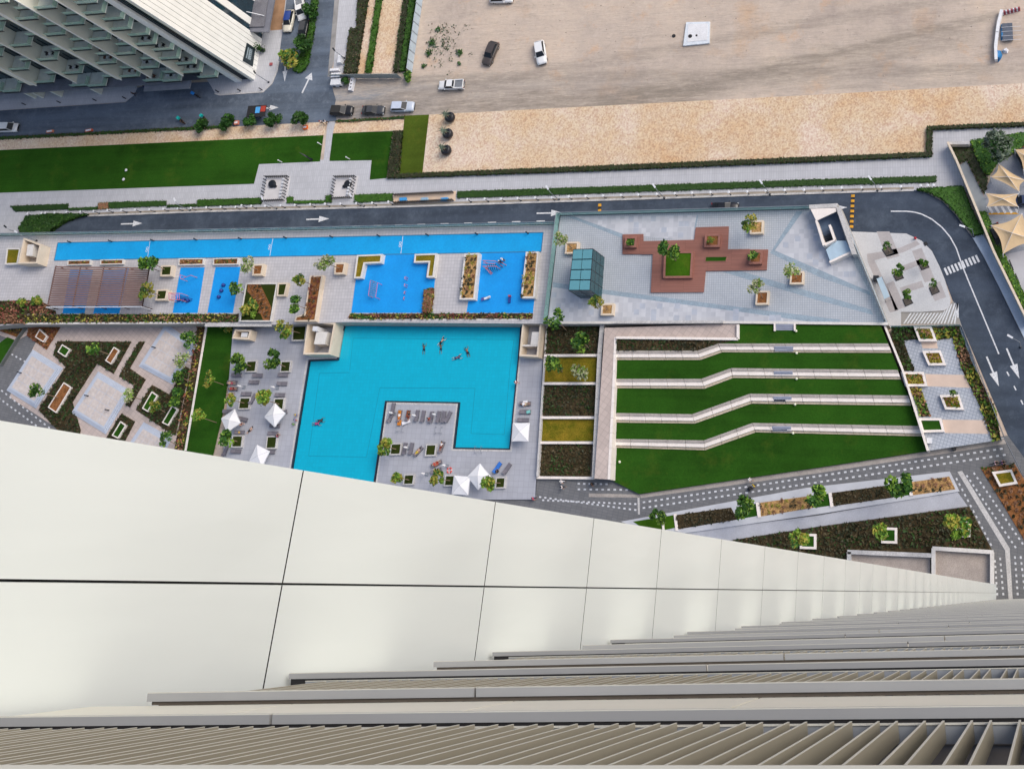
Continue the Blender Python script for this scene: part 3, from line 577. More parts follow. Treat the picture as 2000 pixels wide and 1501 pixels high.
def hedge(lab, px, z0, h, mats, dens=26, name='hedge', cat='hedge', size=.22, group=None):
    """one clipped hedge: a solid body bristling with leaf clumps on its top and sides"""
    poly_ = ccw(PP(px, z0 + h * .5)); b = B().prism(inset(poly_, .08), z0, z0 + h * .93)
    top = scatter(poly_, dens); p = [np.concatenate([top, z0 + h * RNG.uniform(.86, 1.05, (len(top), 1))], 1)]
    for i in range(len(poly_)):
        a, c = np.array(poly_[i]), np.array(poly_[(i + 1) % len(poly_)]); n = int(np.linalg.norm(c - a) * h * dens)
        q = a + (c - a) * RNG.uniform(0, 1, (n, 1)); p.append(np.concatenate([q + RNG.normal(0, .06, (n, 2)), z0 + h * RNG.uniform(.05, 1, (n, 1))], 1))
    pts = np.concatenate(p); v, mi = leaves(pts, size, .5, len(mats), .45); n0 = len(b.v)
    me = bpy.data.meshes.new(name); V = np.concatenate([np.array(b.v), v]); nq = len(v) // 4
    li = [i for f in b.f for i in f]; ls = np.cumsum([0] + [len(f) for f in b.f])
    me.vertices.add(len(V)); me.vertices.foreach_set('co', V.astype(np.float32).ravel())
    me.loops.add(len(li) + 4 * nq); me.loops.foreach_set('vertex_index', np.concatenate([li, np.arange(n0, n0 + 4 * nq)]).astype(np.int32))
    me.polygons.add(len(b.f) + nq); me.polygons.foreach_set('loop_start', np.concatenate([ls[:-1], len(li) + np.arange(0, 4 * nq, 4)]).astype(np.int32))
    me.polygons.foreach_set('material_index', np.concatenate([np.full(len(b.f), 0), mi]).astype(np.int32))
    for m in mats: me.materials.append(m)
    me.update(calc_edges=True); return tag(link(name, me), lab, cat, group)
# hedges of the north side
hedge('dark hedge along the south edge of the gravel field and east round its corner', [(757, 341), (825, 338), (1200, 323), (1600, 306.5), (1810, 298), (1811, 247.5), (2020, 238.5), (2020, 245.5), (1820.5, 253.5), (1820, 306), (1600, 315.5), (1200, 332), (757, 348)], 0, .7, [D1, H2, D2, H2], 30, size=.15)
hedge('dark bed between the right lawn and the narrow olive lawn', [(769, 257), (787, 255), (779, 339), (758, 341)], 0, .6, [D1, D2, H2], 20, 'shrub_row', 'shrubs')
for lab, q, m in (('dark hedge strip farthest west on the promenade edge', [(20, 402), (133, 398), (133, 409), (30, 413)], [H2, H1]), ('thin low hedge link beside the westernmost hedge strip', [(134, 406), (191, 404), (191, 409.5), (134, 411)], [H2, H1]),
                  ('sparse brown shrub patch between two hedge strips', [(192, 396), (212, 395), (212, 408), (192, 409)], [R1, D2, H1]), ('dark hedge strip right of the brown shrub patch', [(213, 394.5), (325, 392), (325, 402), (213, 407)], [H2, H1]),
                  ('thin hedge link under the notch in the promenade west of the trellis', [(326, 399.5), (384, 398), (384, 403.5), (326, 405)], [H2, H1]), ('hedge strip ending at the west trellis square', [(385, 390), (511, 386), (511, 398.5), (385, 403.5)], [H1, H2]),
                  ('small hedge block right of the west trellis square', [(560, 384.5), (573, 383.5), (573, 396), (560, 397.5)], [H1, H2]), ('thin hedge link between the two trellis squares', [(574, 392), (635, 391), (635, 397), (574, 398)], [H1, H2]),
                  ('small hedge block left of the east trellis square', [(636, 381.5), (648, 381), (648, 395), (636, 396)], [H1, H2]), ('hedge strip between the east trellis and the slatted seat', [(692, 380), (767, 377.5), (767, 392.5), (692, 396)], [H1, H2]),
                  ('long flat clipped hedge along the road opposite the plaza', [(893, 373.5), (1200, 363.5), (1600, 350), (1829, 343.5), (1829, 356), (1600, 362.5), (1200, 376.5), (893, 387)], [H2, H1, H2])):
    hedge(lab, q, 0, .32, m, 30, size=.12)
hedge('bushy green hedge mass at the west end of the road', [(38, 447), (48, 432), (52, 423), (100, 418), (172, 419), (150, 424), (125, 434), (105, 447), (92, 459), (45, 460)], 0, 1.1, [H2, H2, G2, H1], 26, size=.2)
hedge('bright green hedge filling the outside of the road bend', [(1790, 369.5), (1880, 364), (1900, 415), (1921, 455), (1903, 460), (1886, 440), (1865, 413), (1840, 388), (1810, 374)], 0, .8, [H1, G1, H2, H1], 34, size=.16)
hedge('narrow hedge between the diagonal wall and the car park', [(1912, 415), (1925, 414), (1937, 440), (1960, 495), (2010, 595), (2010, 622), (1942, 486)], 0, 1.0, [H1, G1, H2, G3], 30, size=.17)
hedge('round topped light green hedge around the olive tree', [(1896, 275), (2020, 257), (2020, 276), (1975, 300), (1950, 316), (1931, 342), (1921, 335), (1905, 300)], 0, .9, [G1, H1, H2, G3], 26, size=.18)
hedge('dark shaded shrubs behind the diagonal wall', [(1861, 286), (1895, 285), (1908, 310), (1925, 342), (1930, 355), (1922, 378), (1889, 311), (1872, 320)], 0, .5, [D1, H2], 16, 'shrub_row', 'shrubs')
for lab, q, m, h in (('dark clipped hedge nearest the hotel crossing', [(700, -20), (722, -20), (697, 143), (672, 143), (684, 56), (697, 56)], [D1, D2, H2], .7), ('narrow green hedge between two gravel strips', [(738, -20), (749, -20), (725, 142), (714, 142)], [H1, H2], .6),
                     ('dark hedge left of the blue grey fence panels', [(792, -20), (802, -20), (782, 139), (769, 141)], [D1, H2], .8), ('green hedge directly against the blue grey fence', [(803, -20), (815, -20), (791, 139), (782, 139)], [H1, H2], .8)):
    hedge(lab, q, 0, h, m, 12, size=.26)
hedge('planted island of bushes beside the hotel drive', [(612, -20), (624, -20), (612, 70), (602, 125), (595, 138), (583, 142), (574, 138), (576, 125), (590, 100), (603, 60)], 0, .5, [H1, G1, H2], 14, 'shrub_row', 'shrubs', .3)
hedge('thin green strip along the hotel road kerb', [(-40, 268), (60, 265), (400, 247), (440, 245), (440, 250), (200, 262), (-40, 275)], 0, .35, [H2, H1, D2], 14, 'shrub_row', 'shrubs')
hedge('sparse green strip below the three parked cars', [(655, 235), (790, 226.5), (790, 232), (655, 240)], 0, .25, [H2, D2, R1], 7, 'shrub_row', 'shrubs')
# dark soft beds beside the terraces
for q, z_, m in (([(1069, 634), (1171, 633), (1165, 690), (1065, 691)], 1.3, [D1, D2, D1, H2]), ([(1062, 752), (1164, 752), (1160, 811), (1058, 811)], .9, [D1, H2, D1, D2]), ([(1056, 867), (1157, 867), (1152, 930), (1050, 928)], .5, [D1, D2, D2, H2])):
    cover('ground_cover', q, z_, 16, .22, m, h=.3)
cover('ground_cover', [(1205, 660), (1438, 664), (1404, 671), (1364, 684), (1205, 684)], ZT[0] + .02, 16, .22, [D1, D2, H2], h=.3)
# ---------------- south planting between the two walkways
q0 = [(1212, 1018), (1575, 952), (1855, 920), (1874, 959), (1600, 1003), (1320, 1043), (1290, 1045)]
tag(B().prism(PP(q0, .45), .15, .45).build('planter_plinth', M('plinth_concrete', C('b9bbc0'), .8, .06, .5)), kind='structure')
zq = .46
for q, m in (([(1236, 1018), (1317, 1005), (1319, 1030), (1270, 1040)], LAWN2), ([(1321, 1005), (1428, 990.5), (1440, 1014), (1324, 1033)], SOILD), ([(1440, 989), (1477, 983), (1479, 1007), (1450, 1012)], LAWN), ([(1485, 981), (1581, 968), (1588, 991), (1486, 1008)], MULCH),
             ([(1585, 967), (1620, 963), (1621, 987), (1592, 991)], LAWN), ([(1625, 962), (1738, 946.5), (1745, 971), (1627, 988)], SOILD), ([(1742, 946), (1775, 940.5), (1777, 966), (1750, 970)], LAWN), ([(1779, 941), (1854, 930), (1866, 955), (1781, 967)], MULCH)):
    sheet('planter_soil', q, zq + .01, m)
cover('ground_cover', [(1321, 1005), (1428, 990.5), (1440, 1014), (1324, 1033)], zq, 18, .2, [D2, D2, D1]); cover('ground_cover', [(1625, 962), (1738, 946.5), (1745, 971), (1627, 988)], zq, 18, .2, [D2, D1, D2])
cover('ground_cover', [(1485, 981), (1581, 968), (1588, 991), (1486, 1008)], zq, 0, .16, [D2, G5, R1], rows=.95); cover('ground_cover', [(1779, 941), (1854, 930), (1866, 955), (1781, 967)], zq, 0, .16, [D2, D1, R1], rows=.95)
for lab, a, b_, w_ in (('low white cross wall left of the brown bed in the south planter', (1318, 1003), (1322, 1036), .45), ('low white cross wall before the spotted planting', (1479, 981), (1483, 1010), .5), ('low white cross wall after the spotted planting', (1621, 962), (1625, 990), .5), ('low white cross wall beside the biggest south tree', (1776, 939), (1780, 968), .5), ('low white cross wall nearest the tower in the south planter', (1293, 1009), (1296, 1036), .35)):
    wall(lab, [a, b_], .62, w_, .3, STONE, n=1)
bed = [(1440, 1053), (1600, 1028), (1893, 989), (1938, 1074), (1938, 1170), (1820, 1170), (1500, 1130), (1380, 1075)]
tag(B().prism(PP(bed, .26), .1, .26, 0, 1).build('bed_soil', [SIDE, SOILD]), kind='structure')
cover('ground_cover', [(1440, 1053), (1600, 1028), (1893, 989), (1936, 1074), (1820, 1066), (1660, 1074), (1650, 1095), (1500, 1100), (1380, 1075)], .26, 15, .24, [D1, D2, D1, H2, D2], h=.4)
rb = [(1915, 913), (1982, 906), (2040, 1000), (2040, 1120), (1960, 986)]
tag(B().prism(PP(rb, .3), .1, .3, 0, 1).build('bed_soil', [SIDE, SOIL]), kind='structure')
cover('ground_cover', rb, .3, 0, .2, [D2, D1, R1, D2], rows=1.0); cover('ground_cover', [(1915, 913), (1982, 906), (1990, 915), (1930, 925)], .3, 12, .22, [H1, G1, R1])
# sunken courts beside the tower foot
t = thing('sunken_court', 'larger rectangular concrete court with thick rim beside the tower foot', 'concrete court')
CR = M('court_floor', C('a3988f'), .85, .1, .5, fine=.3)
B().prism(PP([(1822, 1070), (1937, 1076), (1937, 1210), (1822, 1200)], .3), .2, .3).build('floor', CR, t)
for a, b_ in (((1821, 1070), (1940, 1077.5)), ((1823, 1070), (1823, 1180)), ((1937.5, 1077), (1937.5, 1200))): B().bar(PP([a, b_], 1.3), .55, .2, 1.3 + .006 * (a[0] % 3)).build('rim_wall', CONCL, t)
t = thing('sunken_court', 'smaller sunken concrete court half hidden behind the tower edge', 'concrete court')
B().prism(PP([(1658, 1080), (1817, 1087), (1817, 1200), (1658, 1170)], .3), .2, .3).build('floor', CR, t)
for a, b_ in (((1655, 1077), (1819, 1084)), ((1658, 1077), (1658, 1160))): B().bar(PP([a, b_], 1.3), .6, .2, 1.3 + .006 * (a[0] % 3)).build('rim_wall', CONC, t)
# ---------------- planters
def planter(lab, px, zt, zb, fill, rim=.22, body=CONCL, sink=.12, name='planter', group=None, soil='soil'):
    out = ccw(PP(px, zt)); c = np.mean(np.array(out), 0); t = thing(name, lab, 'planter', (c[0], c[1], zb), 0, group); o = [(p[0] - c[0], p[1] - c[1]) for p in out]; i = inset(o, rim)
    B().ring(o, i, 0, zt - zb, zt - zb - sink - .1).build('box', body, t)
    B().poly(i, zt - zb - sink).build(soil, fill, t); return t
def rect(a, b_, c): return [a, b_, c, (a[0] + c[0] - b_[0], a[1] + c[1] - b_[1])]
TP = ZD + 1.15
PL = [('cream planter box with green turf beside the pergola top corner', [(315, 518), (337, 517.5), (334, 539), (312, 539.5)], LAWND), ('cream planter box with green turf beside the pergola lower side', [(306, 565), (328, 564.5), (324, 586), (303, 586.5)], LAWND),
      ('cream planter box with bare brown soil right of the second blue pad', [(494, 516), (515, 515), (511, 537.5), (492, 538)], SOIL), ('cream planter box with bare brown soil left of the big blue pad', [(654, 513), (675, 512.5), (671, 535), (652, 535.5)], SOIL)]
for lab, q, m in PL: planter(lab, q, TP, ZD, m, .3, CONCB)
planter('L shaped turf planter at the upper left corner of the big blue pad', [(697, 498), (747, 496), (744, 513.5), (712, 515), (706, 543), (691, 543.5)], TP, ZD, LAWN3, .28, CONCL)
planter('L shaped turf planter at the upper right corner of the big blue pad', [(810, 496), (853, 494.5), (847, 541.5), (833, 542), (837, 512), (808, 513)], TP, ZD, LAWN3, .28, CONCL)
M1 = [(907, 495), (936, 494), (927, 585), (897, 585)]; M2 = [(1027, 491.5), (1052, 491), (1044, 582), (1017, 582)]
planter('long planter of spiky brown plants left of the play corner', M1, TP, ZD, MULCH, .3, CONCL); planter('long planter of spiky brown plants right of the play corner', M2, TP, ZD, MULCH, .3, CONCL)
planter('dogleg planter of reddish brown soil between two young trees', [(605, 538.5), (630, 537), (616, 627), (574, 628), (578, 617), (594, 614)], TP, ZD, SOIL, .25, CONCB)
planter('wide planter half turf half diagonal brown planting', [(480, 552.5), (542, 552), (529, 628), (467, 628)], ZD + .7, ZD, LAWND, .25, CONCL)
planter('small turf box attached to the half turf planter', [(542.5, 552.5), (562, 552), (556, 578), (540, 578)], ZD + .9, ZD, LAWND, .25, CONCB)
z = ZD + .6
sheet('brown_planting', [(484, 555), (508, 554), (530, 600), (526, 626), (514, 626), (500, 590), (483, 568)], z + .01, SOIL)
cover('ground_cover', [(484, 555), (508, 554), (530, 600), (526, 626), (514, 626), (500, 590), (483, 568)], z, 0, .18, [R1, D2, R1], rows=.9)
cover('ground_cover', [(608, 541), (626, 540), (613, 624), (580, 625), (582, 619), (597, 616)], ZD + 1.05, 0, .18, [R1, R2, D2], rows=.8)
for q in (M1, M2): cover('ground_cover', [(q[0][0] + 2, q[0][1] + 2), (q[1][0] - 5, q[1][1] + 2), (q[2][0] - 5, q[2][1] - 5), (q[3][0] + 2, q[3][1] - 5)], ZD + 1.05, 0, .2, [D2, G5, D1, R1], rows=.85)
for lab, q in (('low planting trough behind the pergola, westernmost', [(132, 508), (177, 507), (176, 517), (131, 518)]), ('low planting trough behind the pergola beside the dark green tree', [(196, 507), (241, 506), (240, 516), (195, 517)]), ('low planting trough above the narrow first blue pad', [(349, 504.5), (398, 504), (397, 517), (348, 518)]), ('low planting trough above the second blue pad', [(417, 504), (466, 503), (464, 516.5), (415, 517.5)])):
    planter(lab, q, ZD + .6, ZD, SOIL, .2, CONCL); cover('ground_cover', [(q[0][0] + 3, q[0][1] + 3), (q[1][0] - 3, q[1][1] + 3), (q[2][0] - 3, q[2][1] - 3), (q[3][0] + 3, q[3][1] - 3)], ZD + .5, 12, .22, [G5, R1, D2, H1])
# coloured strips of planting along the podium edge
for q, m in (([(50, 614), (400, 613), (467, 613), (465, 629), (50, 631)], [H1, R1, H2, G5, D2]), ([(683, 612.5), (1041, 611.5), (1040, 622.5), (681, 624)], [H1, R1, G5, R2, D2]), ([(-40, 588), (75, 586), (108, 602), (110, 613), (50, 613), (52, 632), (-40, 634)], [R1, R1, R2, H1, D2])):
    sheet('strip_soil', q, ZD + .012, SOILD); cover('ground_cover', q, ZD + .02, 18, .26, m, h=.45)
hedge('narrow orange and red hedge at the right of the big blue pad', [(830, 565), (847, 563.5), (842, 610), (826, 610.5)], ZD, .7, [R1, H1, R2, G5], 24)
# plaza: planters and timber platform
for lab, q, m in (('cream planter box at the plaza corner nearest the track', [(1105, 472.5), (1130, 472), (1128, 495), (1103, 495.5)], MULCH), ('cream planter box near the road glass of the plaza', [(1465, 431), (1491, 430), (1490, 456), (1464, 457)], MULCH), ('cream planter box east of the timber platform', [(1544, 530), (1570, 529.5), (1569, 554.5), (1542, 555)], SOIL),
                  ('cream planter box south east of the timber platform', [(1477, 568), (1502, 567.5), (1500, 594.5), (1475, 595)], SOIL), ('cream planter box in front of the glass pavilion', [(1175, 592.5), (1199, 592), (1197, 615), (1173, 615.5)], MULCH)):
    planter(lab, q, ZD + 1.0, ZD, m, .28, CONCB)
wq = [(1216, 458), (1256, 457), (1256, 471), (1356, 468), (1359, 444), (1423, 442), (1421, 487), (1500, 487), (1497, 527), (1378, 529), (1374, 570), (1271, 571), (1275, 496), (1216, 496)]
t = thing('timber_platform', 'reddish brown timber deck platform stepping across the plaza', 'timber deck')
wp = ccw(PP(wq, ZD + .3)); B().prism(wp, ZD + .02, ZD + .285).build('base', WOODV, t)
ys = [p[1] for p in wp]; y = min(ys) + .002; pb = B(); kk = 0                      # the boards, clipped to the platform row by row
while y < max(ys) - .02:
    ym = y + .07; xs = sorted((a[0] + (ym - a[1]) / (c[1] - a[1]) * (c[0] - a[0])) for a, c in zip(wp, wp[1:] + wp[:1]) if (a[1] > ym) != (c[1] > ym))
    for x0, x1 in zip(xs[::2], xs[1::2]): pb.box(((x0 + x1) / 2, ym, ZD + .295 + .003 * (kk % 3)), (x1 - x0 + .04, .14, .03))
    y += .155; kk += 1
tag(pb.build('deck_boards', WOOD, t), kind='stuff')
for lab, q, m, zt in (('small timber planter at the west end of the platform', [(1221, 462), (1244, 461.5), (1242, 483), (1219, 483.5)], LAWN, 1.1), ('timber planter with bare soil on the platform north arm', [(1377, 457), (1407, 456.5), (1405, 482), (1375, 482.5)], SOIL, 1.1), ('timber planter at the east end of the platform', [(1464, 490), (1490, 489.5), (1487, 515), (1462, 515.5)], SOIL, 1.1), ('large square timber planter of turf with the biggest plaza tree', [(1297, 490.5), (1354, 490), (1351, 542.5), (1295, 543)], LAWN2, 1.0)):
    planter(lab, q, ZD + zt, ZD + .31, m, .35, WOODV)
planter('flat narrow turf slot let into the timber platform', [(1378, 500.5), (1421, 500), (1418, 511), (1376, 511.5)], ZD + .4, ZD + .31, LAWN, .12, WOODV, .03)
# planters of the pool terrace
for lab, q in (('turf tree planter nearest the lawn in the first lounger row', [(481, 704), (502, 703), (499, 726.5), (478, 727)]), ('turf tree planter nearest the pool in the first lounger row', [(548, 704.5), (569, 704), (566, 726.5), (546, 727)]), ('turf tree planter in the second lounger row by the lawn', [(468, 775.5), (490, 775), (486, 799), (464, 799.5)]), ('turf tree planter under the rhombic parasol', [(535, 777), (556, 776.5), (553, 800.5), (532, 801)]),
               ('turf tree planter in the third lounger row by the lawn', [(453, 849.5), (475, 849), (472, 873.5), (451, 874)]), ('turf tree planter in the third lounger row by the pool', [(521, 851), (542, 850.5), (539, 876), (518, 876.5)]), ('turf tree planter left on the pool peninsula', [(763, 865), (785, 864.5), (782, 888), (760, 888.5)]), ('turf tree planter right on the pool peninsula', [(832, 867), (853, 866.5), (850, 890), (829, 890.5)]),
               ('turf tree planter at the tower edge of the peninsula', [(789, 925.5), (810, 925), (807, 946.5), (786, 947)]), ('turf tree planter left of the two square parasols', [(869, 927), (890, 926.5), (887, 949), (866, 949.5)]), ('turf tree planter farthest right of the pool terrace', [(968, 931), (988, 930.5), (986, 953.5), (966, 954)])):
    planter(lab, q, ZP + .45, ZP, LAWND, .22, CONC, .08)
planter('dark turf bed against the west shower block', [(571, 632), (600, 631), (596, 665.5), (569, 666)], ZP + .9, ZP, LAWND, .25, CONC)
# left garden: pink paving with raised platforms and beds
tag(B().prism(PP([(-60, 637), (397, 637), (352, 900), (-60, 900)], .1), -.02, .1, 0, 1).build('garden_paving', [SIDE, PAVEP]), kind='structure')
GB = [[(112, 666), (257, 667), (222, 730), (190, 710), (142, 785), (158, 840), (150, 880), (75, 800), (128, 716), (104, 692)], [(271, 667), (284, 667), (254, 719), (285, 741), (254, 795), (245, 790), (262, 753), (232, 734)], [(297, 751), (331, 770), (345, 745), (362, 715), (371, 720), (343, 850), (335, 847), (265, 800)], [(237, 807), (264, 823), (245, 860), (205, 858)]]
for i, q in enumerate(GB): sheet('bed_soil', q, .16, SOILD); cover('ground_cover', q, .16, 14, .24, [D1, H2, D1, D2, H2], h=.35)
sheet('bed_soil', [(57, 636), (120, 636), (91, 683), (52, 655)], .16, SOIL); cover('ground_cover', [(57, 636), (120, 636), (91, 683), (52, 655)], .16, 14, .22, [R1, R2, D2], h=.3)
sheet('bed_soil', [(-40, 634), (50, 634), (40, 652), (32, 658), (-40, 632)], .16, SOIL); cover('ground_cover', [(-40, 630), (50, 634), (40, 652), (32, 658), (0, 638)], .16, 14, .22, [R1, G5, D2], h=.3)
sheet('strip_soil', [(386, 638), (400, 637), (360, 880), (340, 878), (352, 820), (372, 720)], .17, SOILD); cover('ground_cover', [(386, 638), (400, 637), (358, 880), (341, 878), (352, 820), (372, 720)], .17, 14, .26, [R1, H1, G5, R2, D2], h=.4)
wall('slim white kerb wall between left garden and narrow lawn', [(403, 637), (362, 880)], .35, .45, 0, STONE)
sheet('walkway', [(-40, 640), (30, 666), (52, 655), (70, 668), (18, 775), (-40, 745)], .13, PAVED)
sheet('walkway', [(18, 775), (-40, 740), (-40, 800), (90, 870), (118, 840)], .135, PAVED); sheet('lawn', [(-40, 700), (14, 658), (30, 664), (0, 710), (-40, 765)], .145, LAWN)
dashes('paving_inlay', (20, 690), (60, 712), 5, PW, .139, .4, .14); dashes('paving_inlay', (0, 760), (100, 838), 12, PW, .141, .4, .14); dashes('paving_inlay', (-5, 775), (90, 845), 12, PW, .141, .4, .14)
wall('dark glass topped wall leading into the left garden from the west edge', [(0, 712), (32, 660), (50, 636)], .9, .25, 0, M('dark_wall', C('5d625f'), .6, .1))
MARB = M('pale_marble', C('c1b7b1'), .6, .06, .6, fine=.15, fscale=2); MARBG = M('marble_step', C('b4bcc9'), .6, .05, .8)
def platform(lab, px, side=(0,)):
    t = thing('stone_platform', lab, 'stone platform', group='stone platforms of the left garden'); o = ccw(PP(px, .6))
    for k in range(3):
        q = inset(o, .32 * k - .64); B().prism(q, .1, .1 + .16 * (k + 1)).build('step', MARBG, t)
    q = inset(o, .35); lo = np.array(q)
    for i in range(4):                                 # paving slabs of the top, four by four
        for j in range(4):
            def bl(u, v): return lo[0] * (1 - u) * (1 - v) + lo[1] * u * (1 - v) + lo[2] * u * v + lo[3] * (1 - u) * v
            e = .006; B().prism([bl(i / 4 + e, j / 4 + e), bl((i + 1) / 4 - e, j / 4 + e), bl((i + 1) / 4 - e, (j + 1) / 4 - e), bl(i / 4 + e, (j + 1) / 4 - e)], .58, .6 + .003 * ((i * 3 + j) % 3), bottom=False).build('slab', MARB, t)
    return t
platform('stone platform farthest west in the left garden', [(62, 690), (112, 721), (67, 788), (18, 758)]); platform('stone platform in the middle of the left garden', [(190, 733), (245, 766), (203, 838), (145, 802)])
platform('stone platform under trees beside the narrow lawn', [(322, 640), (375, 676), (333, 741), (277, 711)]); platform('stone platform cut off by the white tower edge', [(279, 832), (325, 858), (300, 905), (250, 875)])
for lab, q, m in (('tilted white planter of orange soil in the rust bed', [(77, 642), (92, 656), (84, 668), (68, 658)], SOIL), ('small tilted white planter of turf in the dark bed', [(121, 672), (137, 682), (127, 697), (112, 687)], LAWN), ('long tilted white planter of orange soil left of the middle platform', [(124, 746), (139, 756), (109, 806), (93, 795)], SOIL), ('slim tilted white planter in the upper dark bed', [(222, 677), (233, 684), (216, 711), (205, 704)], SOIL),
                  ('slim tilted white planter of turf below the tree platform', [(296, 764), (308, 772), (288, 804), (277, 797)], LAWN), ('slim tilted white planter beside the narrow rust strip', [(336, 791), (347, 799), (328, 831), (316, 825)], LAWN), ('slim tilted white planter of turf near the tower edge', [(235, 822), (246, 830), (230, 856), (218, 850)], LAWN)):
    planter(lab, q, .75, .1, m, .18, STONE)
# right garden
tag(B().prism(PP([(1740, 640), (1878, 636), (1957, 858), (1812, 880)], 1.6), -.02, 1.6, 0, 1).build('side_garden', [SIDE, TILE('side_tiles', C('acb2bb'), C('8f97a3'), .5, .5, .3, .06, .05)]), kind='structure')
for q in ([(1807, 730), (1886, 732), (1895, 757), (1812, 754)], [(1840, 819), (1921, 820), (1931, 847), (1846, 845)], [(1798, 665), (1829, 666), (1832, 680), (1802, 680)]): sheet('paving_band', q, 1.61, M('salmon_paving', C('cbb6a6'), .8, .06, .5))
for q, m in (([(1741, 638), (1785, 638), (1792, 662), (1765, 665), (1786, 724), (1760, 724), (1742, 660)], [D1, H2, H1, D1]), ([(1823, 640), (1873, 638), (1897, 705), (1945, 800), (1955, 858), (1940, 862), (1912, 790), (1878, 720), (1860, 660), (1830, 664)], [G5, H1, G3, D2, R1]), ([(1777, 757), (1798, 757), (1818, 812), (1798, 814)], [G5, R1, H1, G3])):
    sheet('bed_soil', q, 1.612, SOILD); cover('ground_cover', q, 1.62, 20, .26, m, h=.5)
for lab, q, m, zt in (('skewed white planter against the short glass of the side garden', [(1784, 637), (1819, 637), (1830, 666), (1795, 666)], LAWN3, 2.5), ('second skewed white planter of the side garden', [(1801, 685), (1837, 684), (1848, 713), (1813, 713)], LAWN3, 2.3), ('skewed planter of yellow shrubs touching the slanted wall', [(1759, 726), (1804, 726), (1811, 754), (1768, 754)], LAWN3, 2.2), ('skewed white planter with a thin sapling', [(1835, 771), (1873, 770), (1883, 800), (1846, 799)], LAWN3, 2.3), ('skewed turf planter at the lower end of slanted wall', [(1793, 816), (1838, 816), (1845, 843), (1801, 844)], LAWN, 2.2),
                     ('lone white planter in the brown bed by the cyclists', [(1937, 921), (1976, 916), (1988, 944), (1952, 950)], LAWN3, 1.0), ('white planter of turf left in the dark south bed', [(1563, 1041), (1594, 1042), (1594, 1072), (1562, 1071)], LAWN, .9), ('white planter of turf in the middle of the dark south bed', [(1722, 1029), (1752, 1030), (1752, 1061), (1721, 1060)], LAWN, .9), ('white planter of turf right in the dark south bed', [(1864, 1017), (1895, 1017), (1895, 1048), (1864, 1048)], LAWN, .9)):
    t = planter(lab, q, zt, 1.6 if zt > 1.5 else .26, m, .35, STONE)
for q, zt in (([(1789, 641), (1815, 641), (1824, 662), (1799, 662)], 2.4), ([(1807, 689), (1833, 689), (1842, 709), (1818, 709)], 2.2), ([(1764, 730), (1801, 730), (1807, 750), (1772, 750)], 2.1), ([(1841, 775), (1869, 775), (1877, 796), (1851, 796)], 2.2)): cover('ground_cover', q, zt, 22, .2, [G5, R1, H1], h=.25)
# ================================================================ walls of glass, stair blocks, pergola, pavilion
def glasswall(lab, px, z0, h, step=2.0, name='glass_balustrade', m=TEAL, cat='glass balustrade', px_z=None):
    pl = [np.array(p) for p in PP(px, z0 if px_z is None else px_z)]; t = thing(name, lab, cat)
    for i in range(len(pl) - 1):
        d = pl[i + 1] - pl[i]; L = np.linalg.norm(d); n = max(1, round(L / step)); rz = math.atan2(d[1], d[0])
        for j in range(n):
            c = pl[i] + d * ((j + .5) / n); k = B().box((0, 0, h / 2), (L / n - .05, .04, h - .06))
            o = k.build('pane', m, t, (c[0], c[1], z0)); o.rotation_euler = (0, 0, rz)
        r = B().box((0, 0, 0), (L, .07, .05)); o = r.build('rail', METAL, t, (*(pl[i] + d / 2), z0 + h)); o.rotation_euler = (0, 0, rz)
        r = B().box((0, 0, 0), (L, .16, .1)); o = r.build('shoe', METALD, t, (*(pl[i] + d / 2), z0 + .05)); o.rotation_euler = (0, 0, rz)
    return t
glasswall('long teal glass screen between the running track and the road', [(-40, 461.5), (600, 449), (1089, 438.5)], ZD, 2.0, 2.6)
glasswall('teal glass screen along the north and west edges of the plaza', [(1069, 626), (1091, 440), (1094, 421), (1583, 408)], ZD, 2.0, 2.4)
glasswall('pale glass screen down the slanted east edge of the plaza', [(1668, 478), (1729, 628)], ZD, 1.6, 1.6)
glasswall('teal glass screen between the side garden and the hatched road', [(1741, 640), (1877, 637)], 1.6, 1.6, 1.8)
glasswall('long pale glass screen between the side garden and the descending road', [(1878, 637), (1963, 858), (1999, 930)], 1.6, 1.3, 1.7)
# stair and shower blocks: hollow boxes of rendered wall
def block(lab, px, zt, zb, parts, name='shower_block', m=CONCB, w_=.32):
    out = ccw(PP(px, zt)); t = thing(name, lab, 'wall block'); i = inset(out, w_)
    B().ring(out, i, zb, zt, zb + .2).build('wall', m, t); B().poly(i, zb + .22).build('floor', STONEG, t)
    for nm, q, za, zz, mm in parts: B().prism(PP(q, zz), za, zz).build(nm, mm, t)
    return t
planter('turf box attached to the west stair block', [(13, 484), (40, 484), (34, 516), (9, 517)], ZD + 1.2, ZD, LAWN3, .3, CONCL)
block('cream stair block at the west end of the track', [(46, 464), (80, 477), (72, 514.5), (35, 515)], ZD + 2.7, ZD, [('cubicle', [(54, 477), (66, 477), (63, 500), (51, 499)], ZD, ZD + 2.3, CONCL)])
block('tall cream shower block at the upper left corner of the pool', [(601, 625), (655, 630), (644, 692), (592, 692)], ZP + 3.0, ZP - .4, [('cubicle', [(618, 648), (640, 648), (634, 672), (613, 672)], ZP, ZP + 2.7, CONCL), ('flue', [(611, 637), (620, 637), (619, 646), (610, 646)], ZP, ZP + 3.3, METALW)])
block('cream shower block at the upper right corner of the pool', [(1021, 624), (1058, 630), (1051, 697), (1014, 695)], ZP + 2.4, ZP - .4, [('cubicle', [(1039, 648), (1055, 648), (1051, 673), (1036, 673)], ZP, ZP + 2.3, CONCL), ('screen', [(1019, 673), (1052, 673), (1051, 676), (1019, 676)], ZP, ZP + 2.2, CONCL)])
